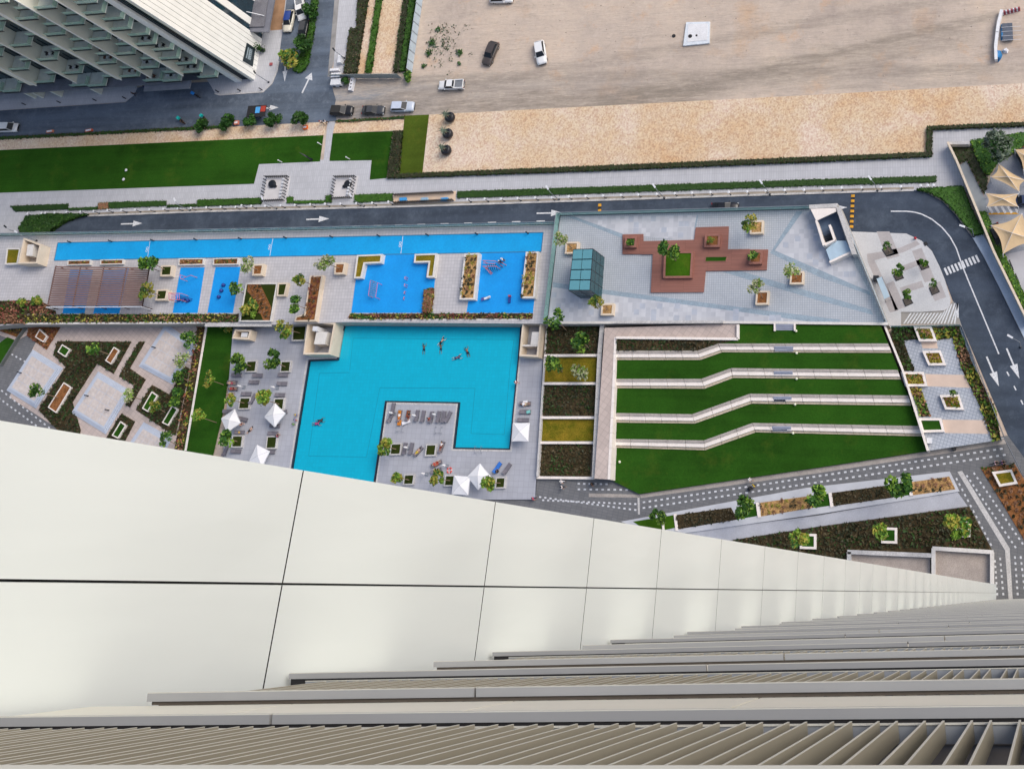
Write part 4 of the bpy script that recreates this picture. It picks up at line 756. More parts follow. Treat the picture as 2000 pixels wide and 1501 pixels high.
block('small cream hut at the top of the narrow lawn', [(459, 643), (491, 644), (486, 663), (453, 661)], ZP + 2.0, ZP - .3, [('cubicle', [(472, 649), (484, 649), (482, 658), (470, 658)], ZP, ZP + 1.5, METALW)])
t = thing('stairwell_house', 'white stairwell with open roof and dark steps at the plaza north east corner', 'stairwell')
zt = ZD + 2.4
for nm, q, za, zz, mm in (('parapet', [(1580, 400), (1636, 397), (1634, 405), (1581, 407.5)], ZD, zt, CONC), ('parapet', [(1632.5, 405), (1641, 404), (1673, 496), (1664, 497)], ZD, zt, CONC), ('roof_slab', [(1583, 408), (1632, 406), (1633, 413), (1594, 431)], ZD + 2.1, zt - .05, STONE), ('side_wall', [(1592, 431), (1596, 429.5), (1612, 478), (1607, 480)], ZD, zt - .1, STONE),
                          ('inner_wall', [(1618, 440), (1622, 438), (1632, 467), (1628, 469)], ZD, zt - .2, STONE), ('inner_wall', [(1609, 475), (1628, 468), (1632, 469), (1612, 480)], ZD, zt - .25, STONE), ('landing', [(1613, 487), (1633, 470), (1652, 470), (1663, 490), (1621, 509)], ZD, ZD + 1.2, M('landing_blue', C('a9c0d0'), .6, .05)), ('front_wall', [(1619, 510), (1664, 489), (1666, 492), (1621, 513.5)], ZD, ZD + 1.6, STONE)):
    B().prism(PP(q, zz), za, zz).build(nm, mm, t)
B().prism(PP([(1596, 432), (1633, 414), (1652, 470), (1633, 470), (1612, 478)], ZD + .1), ZD, ZD + .1).build('floor', M('well_blue', C('4c5f78'), .6, .1), t)
for k in range(4): B().prism(PP([(1609 - k * .4, 470 - k * 3.2), (1626 - k * .8, 464 - k * 3.2), (1626 - k * .8, 467 - k * 3.2), (1610 - k * .4, 473 - k * 3.2)], ZD + .3 + .25 * k), ZD + .1, ZD + .3 + .25 * k).build('step', M('step_dark', C('23303f'), .6, .1), t)
# glass pavilion on the plaza
t = thing('glass_pavilion', 'tall dark teal glass box standing on the plaza beside the track', 'glass pavilion', group=None)
zt = ZD + 6; tp = ccw(PP([(1120, 487), (1158, 486), (1152, 567), (1111, 567)], zt)); lo = [np.array(p) for p in tp]
for a, b_, n in [(lo[i], lo[(i + 1) % 4], None) for i in range(4)]:
    L = np.linalg.norm(b_ - a); nx = max(2, round(L / 1.6)); e = (b_ - a) / L; rz = math.atan2(e[1], e[0])
    for i in range(nx):
        for j in range(3):
            c = a + (b_ - a) * ((i + .5) / nx); o = B().box((0, 0, 0), (L / nx - .10, .05, 1.9)).build('pane', TEALD, t, (c[0], c[1], ZD + 1 + j * 2)); o.rotation_euler = (0, 0, rz)
    for i in range(nx): c = a + (b_ - a) * (i / nx); B().box((c[0], c[1], ZD + 3), (.1, .1, 6), rz).build('mullion', METALD, t)
    for j in range(3): c = (a + b_) / 2; o = B().box((0, 0, 0), (L, .09, .1)).build('transom', METALD, t, (c[0], c[1], ZD + 2 + j * 2)); o.rotation_euler = (0, 0, rz)
for i in range(2):
    for j in range(4):
        def bl(u, v): return lo[0] * (1 - u) * (1 - v) + lo[1] * u * (1 - v) + lo[2] * u * v + lo[3] * (1 - u) * v
        e = .012; B().prism([bl(i / 2 + e, j / 4 + e), bl((i + 1) / 2 - e, j / 4 + e), bl((i + 1) / 2 - e, (j + 1) / 4 - e), bl(i / 2 + e, (j + 1) / 4 - e)], zt + .01, zt + .06).build('roof_pane', M('roof_glass', C('5b929d'), .35, .04, spec=.4), t)
# pergola
t = thing('pergola', 'brown slatted pergola roof over two blue pads beside the track', 'pergola')
zt = ZD + 3.0; c4 = [np.array(P(*q, zt)[:2]) for q in ((108, 519), (291, 522), (277, 597), (92, 597))]
SL = M('slat_brown', C('7d645c'), .7, .1, 1.2); BM_ = M('beam_brown', C('4a3631'), .6, .1)
ns = 18
for k in range(ns):
    v = (k + .5) / ns; a = c4[0] * (1 - v) + c4[3] * v; b_ = c4[1] * (1 - v) + c4[2] * v; d = b_ - a
    o = B().box((0, 0, 0), (np.linalg.norm(d), .30, .06)).build('slat', SL, t, (*((a + b_) / 2), zt)); o.rotation_euler = (0, 0, math.atan2(d[1], d[0]))
for u in (.0, .27, .52, .76, 1.0):
    a = c4[0] * (1 - u) + c4[1] * u; b_ = c4[3] * (1 - u) + c4[2] * u; B().bar([a, b_], .16, zt - .26, zt - .04).build('beam', BM_, t)
    for q in (a, b_): B().tube((*q, ZD), (*q, zt - .2), .08).build('post', BM_, t)
f0, f1 = np.array(P(90, 600, zt)[:2]), np.array(P(277, 599, zt)[:2])
B().bar([f0, f1], .14, zt - .1, zt + .08).build('front_beam', METALW, t)
for q in (f0, f1): B().tube((*q, ZD), (*q, zt), .08).build('front_post', METALW, t)
# trellis squares: rings of slim dark posts round a pale floor
def trellis(lab, corners, n_x, n_y, floor):
    t = thing('post_ring', lab, 'post ring'); h = 1.25; pc = [np.array(P(*q, 0)[:2]) for q in corners]; me = None
    B().prism(PP(floor, .06), 0, .06).build('floor', M('ring_floor', C('c9c6c6'), .8, .06, .6), t)
    for i, n in enumerate((n_x, n_y, n_x, n_y)):
        a, b_ = pc[i], pc[(i + 1) % 4]
        for k in range(n):
            p = a + (b_ - a) * k / n
            if me is None: o = B().box((0, 0, h / 2), (.07, .17, h)).build('post', METALD, t, (*p, 0)); me = o.data
            else: link('post', me, t, (*p, 0))
    for a, b_ in ((corners[1], corners[2]),):
        p0, p1 = np.array(P(*a, 0)[:2]), np.array(P(*b_, 0)[:2])
        for k in range(6):
            p = p0 + (p1 - p0) * (k + .7) / 7; B().box((p[0] - .9, p[1], .35), (.35, .35, .6)).build('white_block', METALW, t)
    c = np.mean(np.array([P(*q, 0)[:2] for q in floor]), 0); dr = P(*((681, 360) if lab.startswith('east') else (533, 360))); st_ = P(*((673.5, 365) if lab.startswith('east') else (539, 364.5))); B().lathe((dr[0], dr[1], 0.06), [(.75, 0), (.8, .3), (.6, .6), (.1, .62)], 14).build('drum', METALD, t)
    B().lathe((st_[0], st_[1], .06), [(.3, 0), (.3, .4)], 10).build('stool', METALD, t)
trellis('west square ring of dark posts on the promenade', [(522, 347), (565, 346), (556, 392), (514, 394)], 11, 8, [(521, 345), (567, 344), (560, 395), (511, 398)])
trellis('east square ring of dark posts on the promenade', [(657, 347), (696, 346), (688, 387), (650, 389)], 10, 7, [(653, 345), (700, 344), (692, 391), (647, 394)])
t = thing('post_ring', 'long slatted post row around pink benches with blue mats by the road', 'post ring'); 
B().prism(PP([(768, 379), (891, 373), (889, 392), (768, 397)], .06), 0, .06).build('floor', M('bench_floor', C('d6bda4'), .8, .06, .6), t)
pm = B().box((0, 0, .6), (.10, .26, 1.2)).build('post', METALD, t, P(773, 382)); 
for y0, y1 in ((382, 376.5), (397.5, 392)):
    for k in range(25): link('post', pm.data, t, P(773 + k * 4.7, y0 + (y1 - y0) * k / 24))
for x in (787, 829, 868): B().prism(PP([(x - 7, 386), (x + 6, 385), (x + 6, 391), (x - 7, 392)], .5), .06, .5).build('bench', M('mat_blue', C('3f97d6'), .6, .1) if x != 829 else M('mat_pale', C('8fb2cc'), .6, .1), t)
# ---------------- lamps in a row, street lamps
def ordinal(n):
    a = 'first second third fourth fifth sixth seventh eighth ninth tenth eleventh twelfth thirteenth fourteenth fifteenth sixteenth seventeenth eighteenth nineteenth'.split()
    if n < 20: return a[n - 1]
    d = {2: 'twent', 3: 'thirt', 4: 'fort', 5: 'fift', 6: 'sixt'}[n // 10]; return d + 'ieth' if n % 10 == 0 else d + 'y-' + a[n % 10 - 1]
def small_lamp(lab, grp):
    t = thing('bollard_lamp', lab, 'bollard lamp', group=grp)
    B().tube((0, 0, 0), (0, 0, 1.7), .07).build('post', METALD, t); B().lathe((0, 0, 1.7), [(.1, 0), (.23, .05), (.25, .14), (.08, .2)], 8).build('cap', METALW, t)
    B().box((0, 0, .03), (.3, .3, .06)).build('foot', METALD, t); return t
L0 = small_lamp('white capped bollard lamp in the row between promenade verge and road', 'bollard lamps along the road verge'); used = False; nl = 0
for u, v in [(53, 417), (80, 416), (88, 415), (106, 415), (129, 414), (156, 413), (182, 412), (209, 410), (236, 410), (263, 409), (291, 409), (318, 408), (346, 407), (372, 406), (402, 405), (430, 404), (459, 404), (471, 401), (490, 402), (517, 402), (547, 401), (575, 400), (605, 399), (634, 398), (664, 398), (695, 397), (726, 396), (758, 394),
             (912, 389), (946, 388), (978, 388), (1010, 387), (1044, 386), (1077, 386), (1110, 384), (1143, 383), (1177, 382), (1212, 381), (1246, 380), (1282, 379), (1317, 377.5), (1351, 376.5), (1387, 375.5), (1423, 375), (1459, 374), (1495, 372), (1532, 371), (1570, 370.5), (1605, 368), (1643, 366.5), (1682, 366), (1720, 365), (1759, 364), (1798, 362), (1812, 361.5), (1823, 361)]:
    p = P(u, v, 1.85); nl += 1; lab = 'white capped bollard lamp, %s from the west end of the row along the road verge' % ordinal(nl)
    if not used: L0.location = (p[0], p[1], 0); used = True; L0['label'] = lab
    else: dup(L0, (p[0], p[1], 0), label=lab)
def lamp(lab, base, ang, h=4.2, arm=1.0, m=METALW, name='street_lamp', z=0):
    p = P(*base, z); t = thing(name, lab, 'street lamp', p, ang)
    B().tube((0, 0, 0), (0, 0, h), .08, .05).build('pole', METAL, t); B().tube((0, 0, h), (arm, 0, h + .1), .04).build('arm', METAL, t); B().box((arm + .2, 0, h + .12), (.9, .3, .1)).build('head', m, t); B().lathe((0, 0, 0), [(.2, 0), (.2, .2), (.09, .25)], 8).build('foot', METALD, t)
for lab, b_ in (('street lamp on the verge nearest the bushy hedge mass', (372, 411)), ('street lamp below the west trellis square', (541, 408)), ('street lamp right of the east trellis square', (712, 403)), ('street lamp on the verge opposite the plaza corner', (1092, 390)), ('street lamp on the verge left of the black car', (1298, 387)), ('street lamp on the verge right of the black car', (1504, 380)), ('street lamp on the verge by the long speed hump', (1714, 373))): lamp(lab, b_, 2.2)
lamp('street lamp at the inner hedge of the road bend', (1902, 462), 2.8, 4.5, 1.4); lamp('street lamp beside the descending road near the right edge', (1993, 678), 2.6, 4.5, 1.4)
lamp('dark headed lamp at the hotel pavement tip', (525, 161), 2.3, 4.5, .3, METALD); lamp('dark headed lamp beside the clipped dark hedge', (673, 114), 2.3, 3.6, .3, METALD)
lamp('slim dark lamp at the west end of the track glass', (57, 462), 2.6, 5.5, 1.0, METALD, z=0); lamp('white armed lamp above the west stair block', (72, 470), 2.7, 4.0, 1.6, METALW, z=ZD)
for lab, (u, v) in (('garden lamp post right of the ridge of the left lawn path', (628, 283)), ('garden lamp post at the left lawn corner above the paving', (551, 317)), ('garden lamp post on the right lawn above the paving', (683, 311))):
    p = P(u, v); t = thing('garden_lamp', lab, 'garden lamp', p); B().tube((0, 0, 0), (0, 0, 1.3), .09).build('post', METALW, t); B().lathe((0, 0, 1.3), [(.12, 0), (.12, .15)], 8).build('cap', METALW, t)
# slim black bollards of the track and of the garden platforms
t0 = thing('bollard', 'slim black bollard on the pale kerb of the running track', 'bollard', group='black bollards along the track'); B().tube((0, 0, 0), (0, 0, 1.05), .11).build('post', METALD, t0); B().lathe((0, 0, 1.05), [(.13, 0), (.13, .06)], 8).build('cap', METALD, t0)
for i, u in enumerate((139, 219, 301, 385, 472, 560, 650, 742, 837, 933, 1032)):
    p = P(u, 473.5 - (u - 134) * .0195, ZD)
    lab = 'slim black bollard on the running track kerb, %s from its west end' % ordinal(i + 1)
    if i == 0: t0.location = p; t0['label'] = lab
    else: dup(t0, p, label=lab)
for lab, uv, z_ in (('black bollard on the west garden platform edge', (42, 728), .6), ('black bollard on the upper step of the middle platform', (173, 773), .6), ('black bollard at the lower edge of middle platform', (213, 801), .6), ('black bollard at the upper left of the tree platform', (304, 679), .6), ('black bollard right on the tree platform', (345, 705), .6), ('black bollard at the lower right of the west platform', (79, 753), .6)):
    dup(t0, P(*uv, z_), label=lab, group='black bollards of the left garden')
for i, uv in enumerate(((50, 205), (118, 201), (188, 197), (246, 193))):
    dup(t0, P(*uv), label='%s slim black bollard from the west on the pavement below the balconies' % ordinal(i + 1), group='bollards of the hotel pavement west')
for i, uv in enumerate(((427, 180), (470, 178), (512, 176))): dup(t0, P(*uv), label='%s slim black bollard from the west on the paved hotel corner' % ordinal(i + 1), group='bollards of the hotel corner')
# ---------------- fences
def panelfence(lab, px, h, n, m, name='panel_fence'):
    pl = [np.array(p) for p in PP(px, 0)]; t = thing(name, lab, 'fence')
    for i in range(len(pl) - 1):
        for j in range(n):
            a = pl[i] + (pl[i + 1] - pl[i]) * (j / n + .004); b_ = pl[i] + (pl[i + 1] - pl[i]) * ((j + 1) / n - .004)
            B().bar([a, b_], .06, .1 + .03 * (j % 2), h - .04 * (j % 3)).build('panel', m, t); B().tube((*a, 0), (*a, h + .1), .06).build('post', METAL, t)
    return t
FEN = M('fence_panel', C('a9b7c2'), .55, .08, .8, fine=.2)
panelfence('tall blue grey panel fence beside the sand lot', [(829, -20), (805, 143)], 2.5, 9, FEN); panelfence('tall grey panel fence closing the gravel strips on the south', [(652, 154), (786, 153)], 2.3, 9, M('fence_panel_grey', C('8e9694'), .55, .1, .8, fine=.2))
wall('long beige garden wall running diagonally east of the road bend', [(1851, 277), (1868, 312), (1905, 402), (1941, 490), (2010, 632)], 2.4, .35, 0, CONCB)
wall('short grey wall at the top of the dark shrub bed', [(1854, 279), (1894, 279)], 1.9, .5, 0, CONC)
t = thing('site_enclosure', 'row of white site boards leaning round blue tarpaulins at the sand lot', 'site hoarding')
wb = M('site_board', C('dedfe0'), .6, .06); pl = [np.array(P(*q)[:2]) for q in ((1957, 24), (1951, 47), (1948, 68), (1945, 94), (1946, 122))]
for i in range(4): B().bar([pl[i], pl[i] + (pl[i + 1] - pl[i]) * .97], .5, 0, 1.1 + .1 * (i % 2)).build('board', wb, t)
TARP = M('tarpaulin', C('2672a8'), .5, .2, 1.5)
for lab, q, h in (('crumpled blue tarpaulin heap at the lower end of the site boards', [(1947, 98), (1955, 100), (1958, 108), (1955, 116), (1949, 123), (1947, 118)], .9), ('dull blue tarpaulin beside the grey site container', [(1955, 48), (1961, 47), (1963, 60), (1961, 78), (1955, 80), (1954, 60)], .8)):
    p = ccw(PP(q)); c = np.mean(np.array(p), 0); b = B(); n = len(p); ring2 = [tuple(c + (np.array(x) - c) * .55 + RNG.normal(0, .12, 2)) for x in p]
    b.add([(*x, 0) for x in p] + [(*x, h * RNG.uniform(.7, 1.1)) for x in ring2] + [(*c, h * .8)], [(i, (i + 1) % n, n + (i + 1) % n, n + i) for i in range(n)] + [(n + i, n + (i + 1) % n, 2 * n) for i in range(n)]); tag(b.build('tarpaulin', TARP), lab, 'tarpaulin')
t = thing('storage_rack', 'low grey slatted rack of site material behind the white boards', 'storage rack'); c = P(1968, 65)
for k in range(4): B().box((c[0], c[1] + 1.2 - .8 * k, .45), (1.7, .7, .5)).build('stack', M('rack_grey', C('585f6b'), .7, .15), t); B().box((c[0] + .6, c[1] + .8 - .8 * k, .75), (3.2, .05, .05)).build('bar', METALW, t)
p = ccw(PP([(1957, 99), (1966, 94), (1970, 98), (1968, 105), (1960, 104)])); b = B(); c = np.mean(np.array(p), 0); n = 5
b.add([(*x, 0) for x in p] + [(*(c + (np.array(x) - c) * .5), .7) for x in p], [(i, (i + 1) % n, n + (i + 1) % n, n + i) for i in range(n)] + [tuple(range(n, 2 * n))]); tag(b.build('white_sack', WHITE), 'crumpled white sack lying beside the blue tarpaulin', 'sack')
b0 = None
for i in range(5):
    a = P(1960 + i * 7.0, 27 - i * 1.8); t = thing('traffic_barrier', '%s red and white plastic barrier from the white site boards' % ordinal(i + 1), 'barrier', a, .12, 'red and white barriers')
    for s, m_ in ((-1, WHITE), (1, M('barrier_red', C('9d4652'), .5, .1))): B().prism([(s * .19 - .18, -.28), (s * .19 + .18, -.28), (s * .19 + .18, .28), (s * .19 - .18, .28)], 0, .3).prism([(s * .19 - .18, -.14), (s * .19 + .18, -.14), (s * .19 + .18, .14), (s * .19 - .18, .14)], .3, .95).build('segment', m_, t)
t = thing('manhole_slab', 'raised white concrete slab with two dark manholes in the sand', 'concrete slab')
SLB = M('slab_white', C('ccd3d9'), .8, .08, .9, fine=.4); B().prism(PP([(1340, 43), (1386, 42), (1385, 84), (1334, 89)], .5), 0, .4).build('slab', SLB, t); B().prism(PP([(1344, 47), (1382, 46), (1381, 78), (1342, 82)], .55), .4, .46).build('top_screed', M('screed_white', C('d5d5d6'), .8, .07, .9, fine=.4), t)
for u, v, r in ((1348, 71, .38), (1360.5, 69.5, .2)): p = P(u, v, .46); B().lathe((p[0], p[1], .46), [(r, 0), (r, .03)], 14).build('cover', BLACK, t)
p = P(1316, 70.5); tag(B().lathe((p[0], p[1], 0), [(.36, 0), (.36, .05)], 14).build('manhole_cover', BLACK), 'round black manhole cover in the sand left of the white slab', 'manhole cover')
# shade sails over the car park
def sail(lab, pts, peak, z=3.0, zp=3.75):
    t = thing('shade_sail', lab, 'shade sail'); n = 7; c = [Vector(P(*q, z)) for q in pts]; pk = Vector(P(*peak, zp)); b = B(); cm = sum(c, Vector()) / 4
    for i in range(4):
        a, d = c[i], c[(i + 1) % 4]; rows = []
        for j in range(n + 1):
            s = j / n; e = a.lerp(d, s); e = e.lerp(cm, .17 * math.sin(math.pi * s)); rows.append([e.lerp(pk, k / 5) + Vector((0, 0, -.25 * math.sin(math.pi * k / 5))) for k in range(6)])
        vs = [tuple(x) for r in rows for x in r]; b.add(vs, [(r * 6 + k, (r + 1) * 6 + k, (r + 1) * 6 + k + 1, r * 6 + k + 1) for r in range(n) for k in range(5)])
    b.build('canopy', M('sail_cream', C('c9ae88'), .8, .05, .6, fine=.1), t)
    for q in c: B().tube((q.x, q.y, 0), tuple(q), .08).build('post', METALW, t)
    for i in range(4): B().tube(tuple(c[i]), tuple(pk), .03, n=4).build('cable', METALW, t)
sail('cream shade sail with high peak nearest the olive tree', [(1950, 319), (2003, 352), (1991, 375), (1935, 346)], (1969, 345)); sail('narrow cream shade sail over the white hatched bay', [(1925, 377), (1989, 378), (1989, 404), (1927, 404)], (1958, 388))
sail('large cream shade sail below the yellow lined bay', [(1936, 440), (1996, 417), (2030, 470), (1959, 496)], (1977, 455)); sail('cream shade sail cut by the picture edge in the corner', [(1982, 292), (2030, 280), (2040, 330), (1999, 332)], (2012, 310))
tag(B().poly(strip(PP([(1928, 417.5), (1989, 416.5)], .04), .3), .04).build('bay_line', YELLOW), kind='structure')
for i in range(5): tag(B().poly(strip(PP([(1931 + i * 12.5, 403), (1939 + i * 12.5, 416)], .045), .4), .045).build('bay_marking', ROADW), kind='structure')
for a, b_ in (((1971, 507), (1979, 527)), ((1983, 534), (1991, 554)), ((1994, 562), (2002, 580))): tag(B().poly(strip(PP([a, b_], .045), .2), .045).build('wheel_stop', METALD), kind='structure')
# ================================================================ hotel, upper left
FINC = M('hotel_cream', C('f4f3e6'), .6, .04, .4, fine=.1); FING = M('hotel_fin', C('e2e1d1'), .65, .05, .4); HG = M('curtain_glass', C('16303c'), .12, .25, .35, spec=.7)
SLABM = M('balcony_floor', C('dde2d8'), .8, .08, .8); SLABE = M('balcony_edge', C('1f2a2b'), .6, .1); BG = GLASS('balcony_glass', C('bfdccb'), .55)
t = thing('hotel_building', 'cream hotel with glazed balconies between slanting vertical fins and battened side wall', 'hotel', P(497, 157))
o0 = np.array(P(497, 157)); HT = 46.0
def hp(x, y): return (x, y)                            # local metres, origin at the street corner: x grows east, y grows north
def hbox(name, x0, x1, y0, y1, z0, z1, m): return B().prism([(x0, y0), (x1, y0), (x1, y1), (x0, y1)], z0, z1).build(name, m, t)
x_w = P(-60, 190)[0] - o0[0]                            # west end, beyond the picture
hbox('core', x_w, -.35, 1.6, 30, 0, HT, HG)
hbox('podium_front', x_w, -13, .9, 1.58, 0, 5.0, M('podium_dark', C('474f5b'), .5, .15, .6)); hbox('podium_roof', x_w, -13.5, -1.6, 1.55, 4.6, 4.9, M('podium_roof_grey', C('6d7079'), .8, .12, .5, fine=.4)); hbox('podium_canopy', -23, -12, -2.6, -.9, 3.7, 4.0, M('podium_canopy_grey', C('7d828c'), .8, .08, .5))
# east wall: cream boards separated by dark joints
yb = 0.0; n = 9; ew = 9.2
for k in range(n): hbox('wall_board', -.34, .0 + .012 * (k % 2), yb + k * ew / n + .04, yb + (k + 1) * ew / n - .05, 0, HT, FINC)
hbox('wall_backing', -.3, -.1, .05, ew, 0, HT, M('joint_dark', C('5c584e'), .8, .1))
hbox('glass_strip', -.3, -.15, ew + .1, ew + 1.0, 0, HT, HG); hbox('wall_board', -.34, .02, ew + 1.1, ew + 2.6, 0, HT, FINC); hbox('glass_strip', -.3, -.1, ew + 2.7, ew + 6.2, 0, HT, HG); hbox('wall_board', -.34, .02, ew + 6.3, 30, 0, HT, FINC)
# south corner pier, glass slot and fins
hbox('corner_pier', -.8, -.36, -.02, 1.55, 0, HT, FING); hbox('glass_slot', -2.9, -.82, .35, 1.55, 0, HT, HG)
hbox('fin', -4.5, -2.95, -.15, 1.5, 0, HT, FINC)
for k in range(3): hbox('slot_mullion', -2.8 + .5 * k, -2.72 + .5 * k, .27, .34, 0, HT, METALD)
xs_lo = [(480, 160), (455, 166), (342, 138), (295, 151), (222, 147), (147, 160), (70, 166), (-10, 170), (-90, 176)]
def hx(u, v, y=-1.9):                                    # where a fin foot seen at (u, v) stands, on the fin line
    d = ray(u, v); tt = (o0[1] + y) / d[1]; return d[0] * tt - o0[0], CAM_H + d[2] * tt
fx = []
for (u, v), wd in zip(((342, 138), (295, 151), (222, 147), (147, 160), (70, 166), (-20, 172), (-100, 178)), (.35, .4, 1.0, .4, 1.6, .4, 1.0)):
    x, zf = hx(u, v); zf = max(3.0, min(zf, 9.0)); fx.append((x, wd)); hbox('fin', x - wd, x, -1.9, 1.5, zf, HT, FING); hbox('fin_edge', x - .22, x + .03, -2.05, -1.902, zf - .2, HT, FINC)
for u, v in ((196, 183), (121, 189), (84, 191), (340, 175), (57, 186)):
    x, zf = hx(u, v, -1.0); hbox('fin', x - .5, x, -1.0, .85, 0.02, 4.55, FING)
ORD = 'lowest second third fourth fifth sixth seventh eighth'.split()
edges = [-4.5] + [f[0] for f in fx]; lefts = [f[0] - f[1] for f in fx]
FUR = [M('chair_dark', C('2c2a2c'), .7, .1), M('chair_white', C('cfd2d2'), .6, .05), M('chair_brown', C('6b4a3a'), .7, .1)]
for i in range(len(fx)):
    x1 = edges[i]; x0 = edges[i + 1]; L = x1 - x0
    for f_ in range(12):
        z0 = 5.4 + f_ * 3.5; st = (f_ % 2); w_ = min(L - .3, 4.2)
        xa = x0 + .1 + (L - w_ - .2) * (st if i % 2 else 1 - st); xb = xa + w_; yo = -1.25 - .3 * ((f_ + i) % 2)
        s_ = hbox('balcony', xa, xb, yo, 1.58, z0, z0 + .22, SLABM)
        e = B().prism([(xa, yo - .05), (xb, yo - .05), (xb, yo - .01), (xa, yo - .01)], z0 - .25, z0 + .25).build('edge', SLABE, s_)
        for k in range(2): B().prism([(xa + k * w_ / 2 + .04, yo + .02), (xa + (k + 1) * w_ / 2 - .04, yo + .02), (xa + (k + 1) * w_ / 2 - .04, yo + .05), (xa + k * w_ / 2 + .04, yo + .05)], z0 + .25, z0 + 1.25).build('pane', BG, s_)
        B().prism([(xb - .04, yo + .06), (xb, yo + .06), (xb, .6), (xb - .04, .6)], z0 + .25, z0 + 1.25).build('pane', BG, s_)
        hbox('mullion', xb - 1.3, xb - 1.24, 1.5, 1.58, z0 + .25, z0 + 3.3, METALD); hbox('mullion', xa + 1.2, xa + 1.26, 1.5, 1.58, z0 + .25, z0 + 3.3, METALD)
        if f_ < 6 and x1 > -34 and (f_ * 2 + i) % 3:      # a pair of chairs and a small table: things of their own
            cx, m_ = (xa + xb) / 2 + random.uniform(-.8, .8), FUR[(f_ * 3 + i) % 3]; zz = z0 + .22; where = 'hotel balcony, %s row up, %s bay from corner' % (ORD[f_], ORD[i] if i else 'first')
            for s, sd_ in ((-1, 'west'), (1, 'east')):
                c = thing('balcony_chair', '%s chair on the %s' % (sd_, where), 'chair', (o0[0] + cx + s * .75, o0[1] - .35, zz), random.uniform(-.4, .4), 'chairs on the hotel balconies')
                B().box((0, 0, .4), (.55, .55, .1)).box((-.22, -.22, .18), (.06, .06, .36)).box((.22, -.22, .18), (.06, .06, .36)).box((-.22, .22, .18), (.06, .06, .36)).box((.22, .22, .18), (.06, .06, .36)).build('seat', m_, c); B().box((0, .25, .68), (.55, .07, .5)).build('backrest', m_, c)
            c = thing('balcony_table', 'small round table on the ' + where, 'table', (o0[0] + cx, o0[1] - .4, zz), 0, 'tables on the hotel balconies'); B().tube((0, 0, 0), (0, 0, .5), .05).build('stem', METALD, c); B().lathe((0, 0, .5), [(.32, 0), (.32, .04)], 12).build('tabletop', FUR[1] if m_ is not FUR[1] else FUR[0], c)
# sign board on the east wall with pale upright lettering
s = thing('hotel_sign', 'dark board with pale illegible lettering on the cream hotel wall', 'sign')
def ewall(u, v, x=.06):
    d = ray(u, v); tt = (o0[0] + x) / d[0]; return o0[1] * 0 + d[1] * tt, CAM_H + d[2] * tt
cs = [ewall(*q) for q in ((482, 84), (498, 95), (493, 130), (474, 119))]
b = B(); xo = o0[0]; b.add([(xo + .05, y, z) for y, z in cs] + [(xo + .16, y, z) for y, z in cs], [(0, 1, 2, 3), (4, 7, 6, 5), (0, 4, 5, 1), (1, 5, 6, 2), (2, 6, 7, 3), (3, 7, 4, 0)]); b.build('board', M('sign_board', C('1f2d33'), .5, .08), s)
cs = np.array(cs)
def sg(u, v): p = cs[3] * (1 - u) * (1 - v) + cs[0] * u * (1 - v) + cs[1] * u * v + cs[2] * (1 - u) * v; return p
lm = M('sign_letters', C('a9bac2'), .5, .05); lb = B(); random.seed(3)
for row, (va, vb, nn) in enumerate(((.38, .70, 6), (.18, .30, 9))):
    for k in range(nn):
        for st in range(3):
            u = .22 + .60 * (k + .15 + .3 * st) / nn; y0, z0 = sg(u, va); y1, z1 = sg(u + .02, vb) if st != 1 else sg(u + .03, (va + vb) / 2)
            w2 = .05; lb.add([(xo + .17, y0 - w2, z0), (xo + .17, y0 + w2, z0), (xo + .17, y1 + w2, z1), (xo + .17, y1 - w2, z1)], [(0, 1, 2, 3)])
lb.build('lettering', lm, s)
# entrance canopy
s = thing('entrance_canopy', 'flat dark grey canopy projecting from the hotel over the drive', 'canopy'); CG = M('canopy_grey', C('66666c'), .6, .15, .5, fine=.4); CD = M('canopy_edge', C('474950'), .6, .1)
zc = 4.6
B().prism(PP([(452, 60), (524, 63), (540, -25), (470, -25)], zc - .3), zc - .7, zc - .3).build('lower_roof', M('canopy_lower', C('6f717a'), .6, .1, .6), s); B().prism(PP([(445, 54), (515, 52), (527, -25), (456, -25)], zc), zc - .25, zc).build('roof', CG, s); B().prism(PP([(446, 33), (484, 30), (484, 35), (446, 38)], zc + .3), zc, zc + .3).build('upstand', CD, s)
for a, b_ in (((415, 8), (516, 31)),): p, q = P(*a, 9.5), P(*b_, zc + .05); B().tube(p, q, .09).build('tie_rod', METALW, s)
for q in ((520, 58), (534, 0)): p = P(*q, 0); B().tube((p[0], p[1], 0), (p[0], p[1], zc - .7), .14).build('column', CD, s)
c = thing('potted_shrub', 'dark round pot with tall green shrub beside the hotel sign', 'potted plant', P(515, 100)); B().lathe((0, 0, 0), [(.35, 0), (.5, .7), (.45, .75)], 12).build('pot', METALD, c)
pts = RNG.normal(0, 1, (160, 3)) * (.35, .35, .7) + (0, 0, 1.6); v, mi = leaves(pts, .2); link('foliage', cloudmesh('foliage', v, mi, [G2, G1]), c)
c = thing('red_marker', 'small red square box standing on the hotel pavement', 'box', P(530, 126)); B().box((0, 0, .12), (.6, .6, .24)).build('box', M('marker_red', C('a05358'), .6, .1), c); B().box((0, 0, .26), (.4, .4, .05)).build('lid', M('marker_red'  , C('a05358')), c)
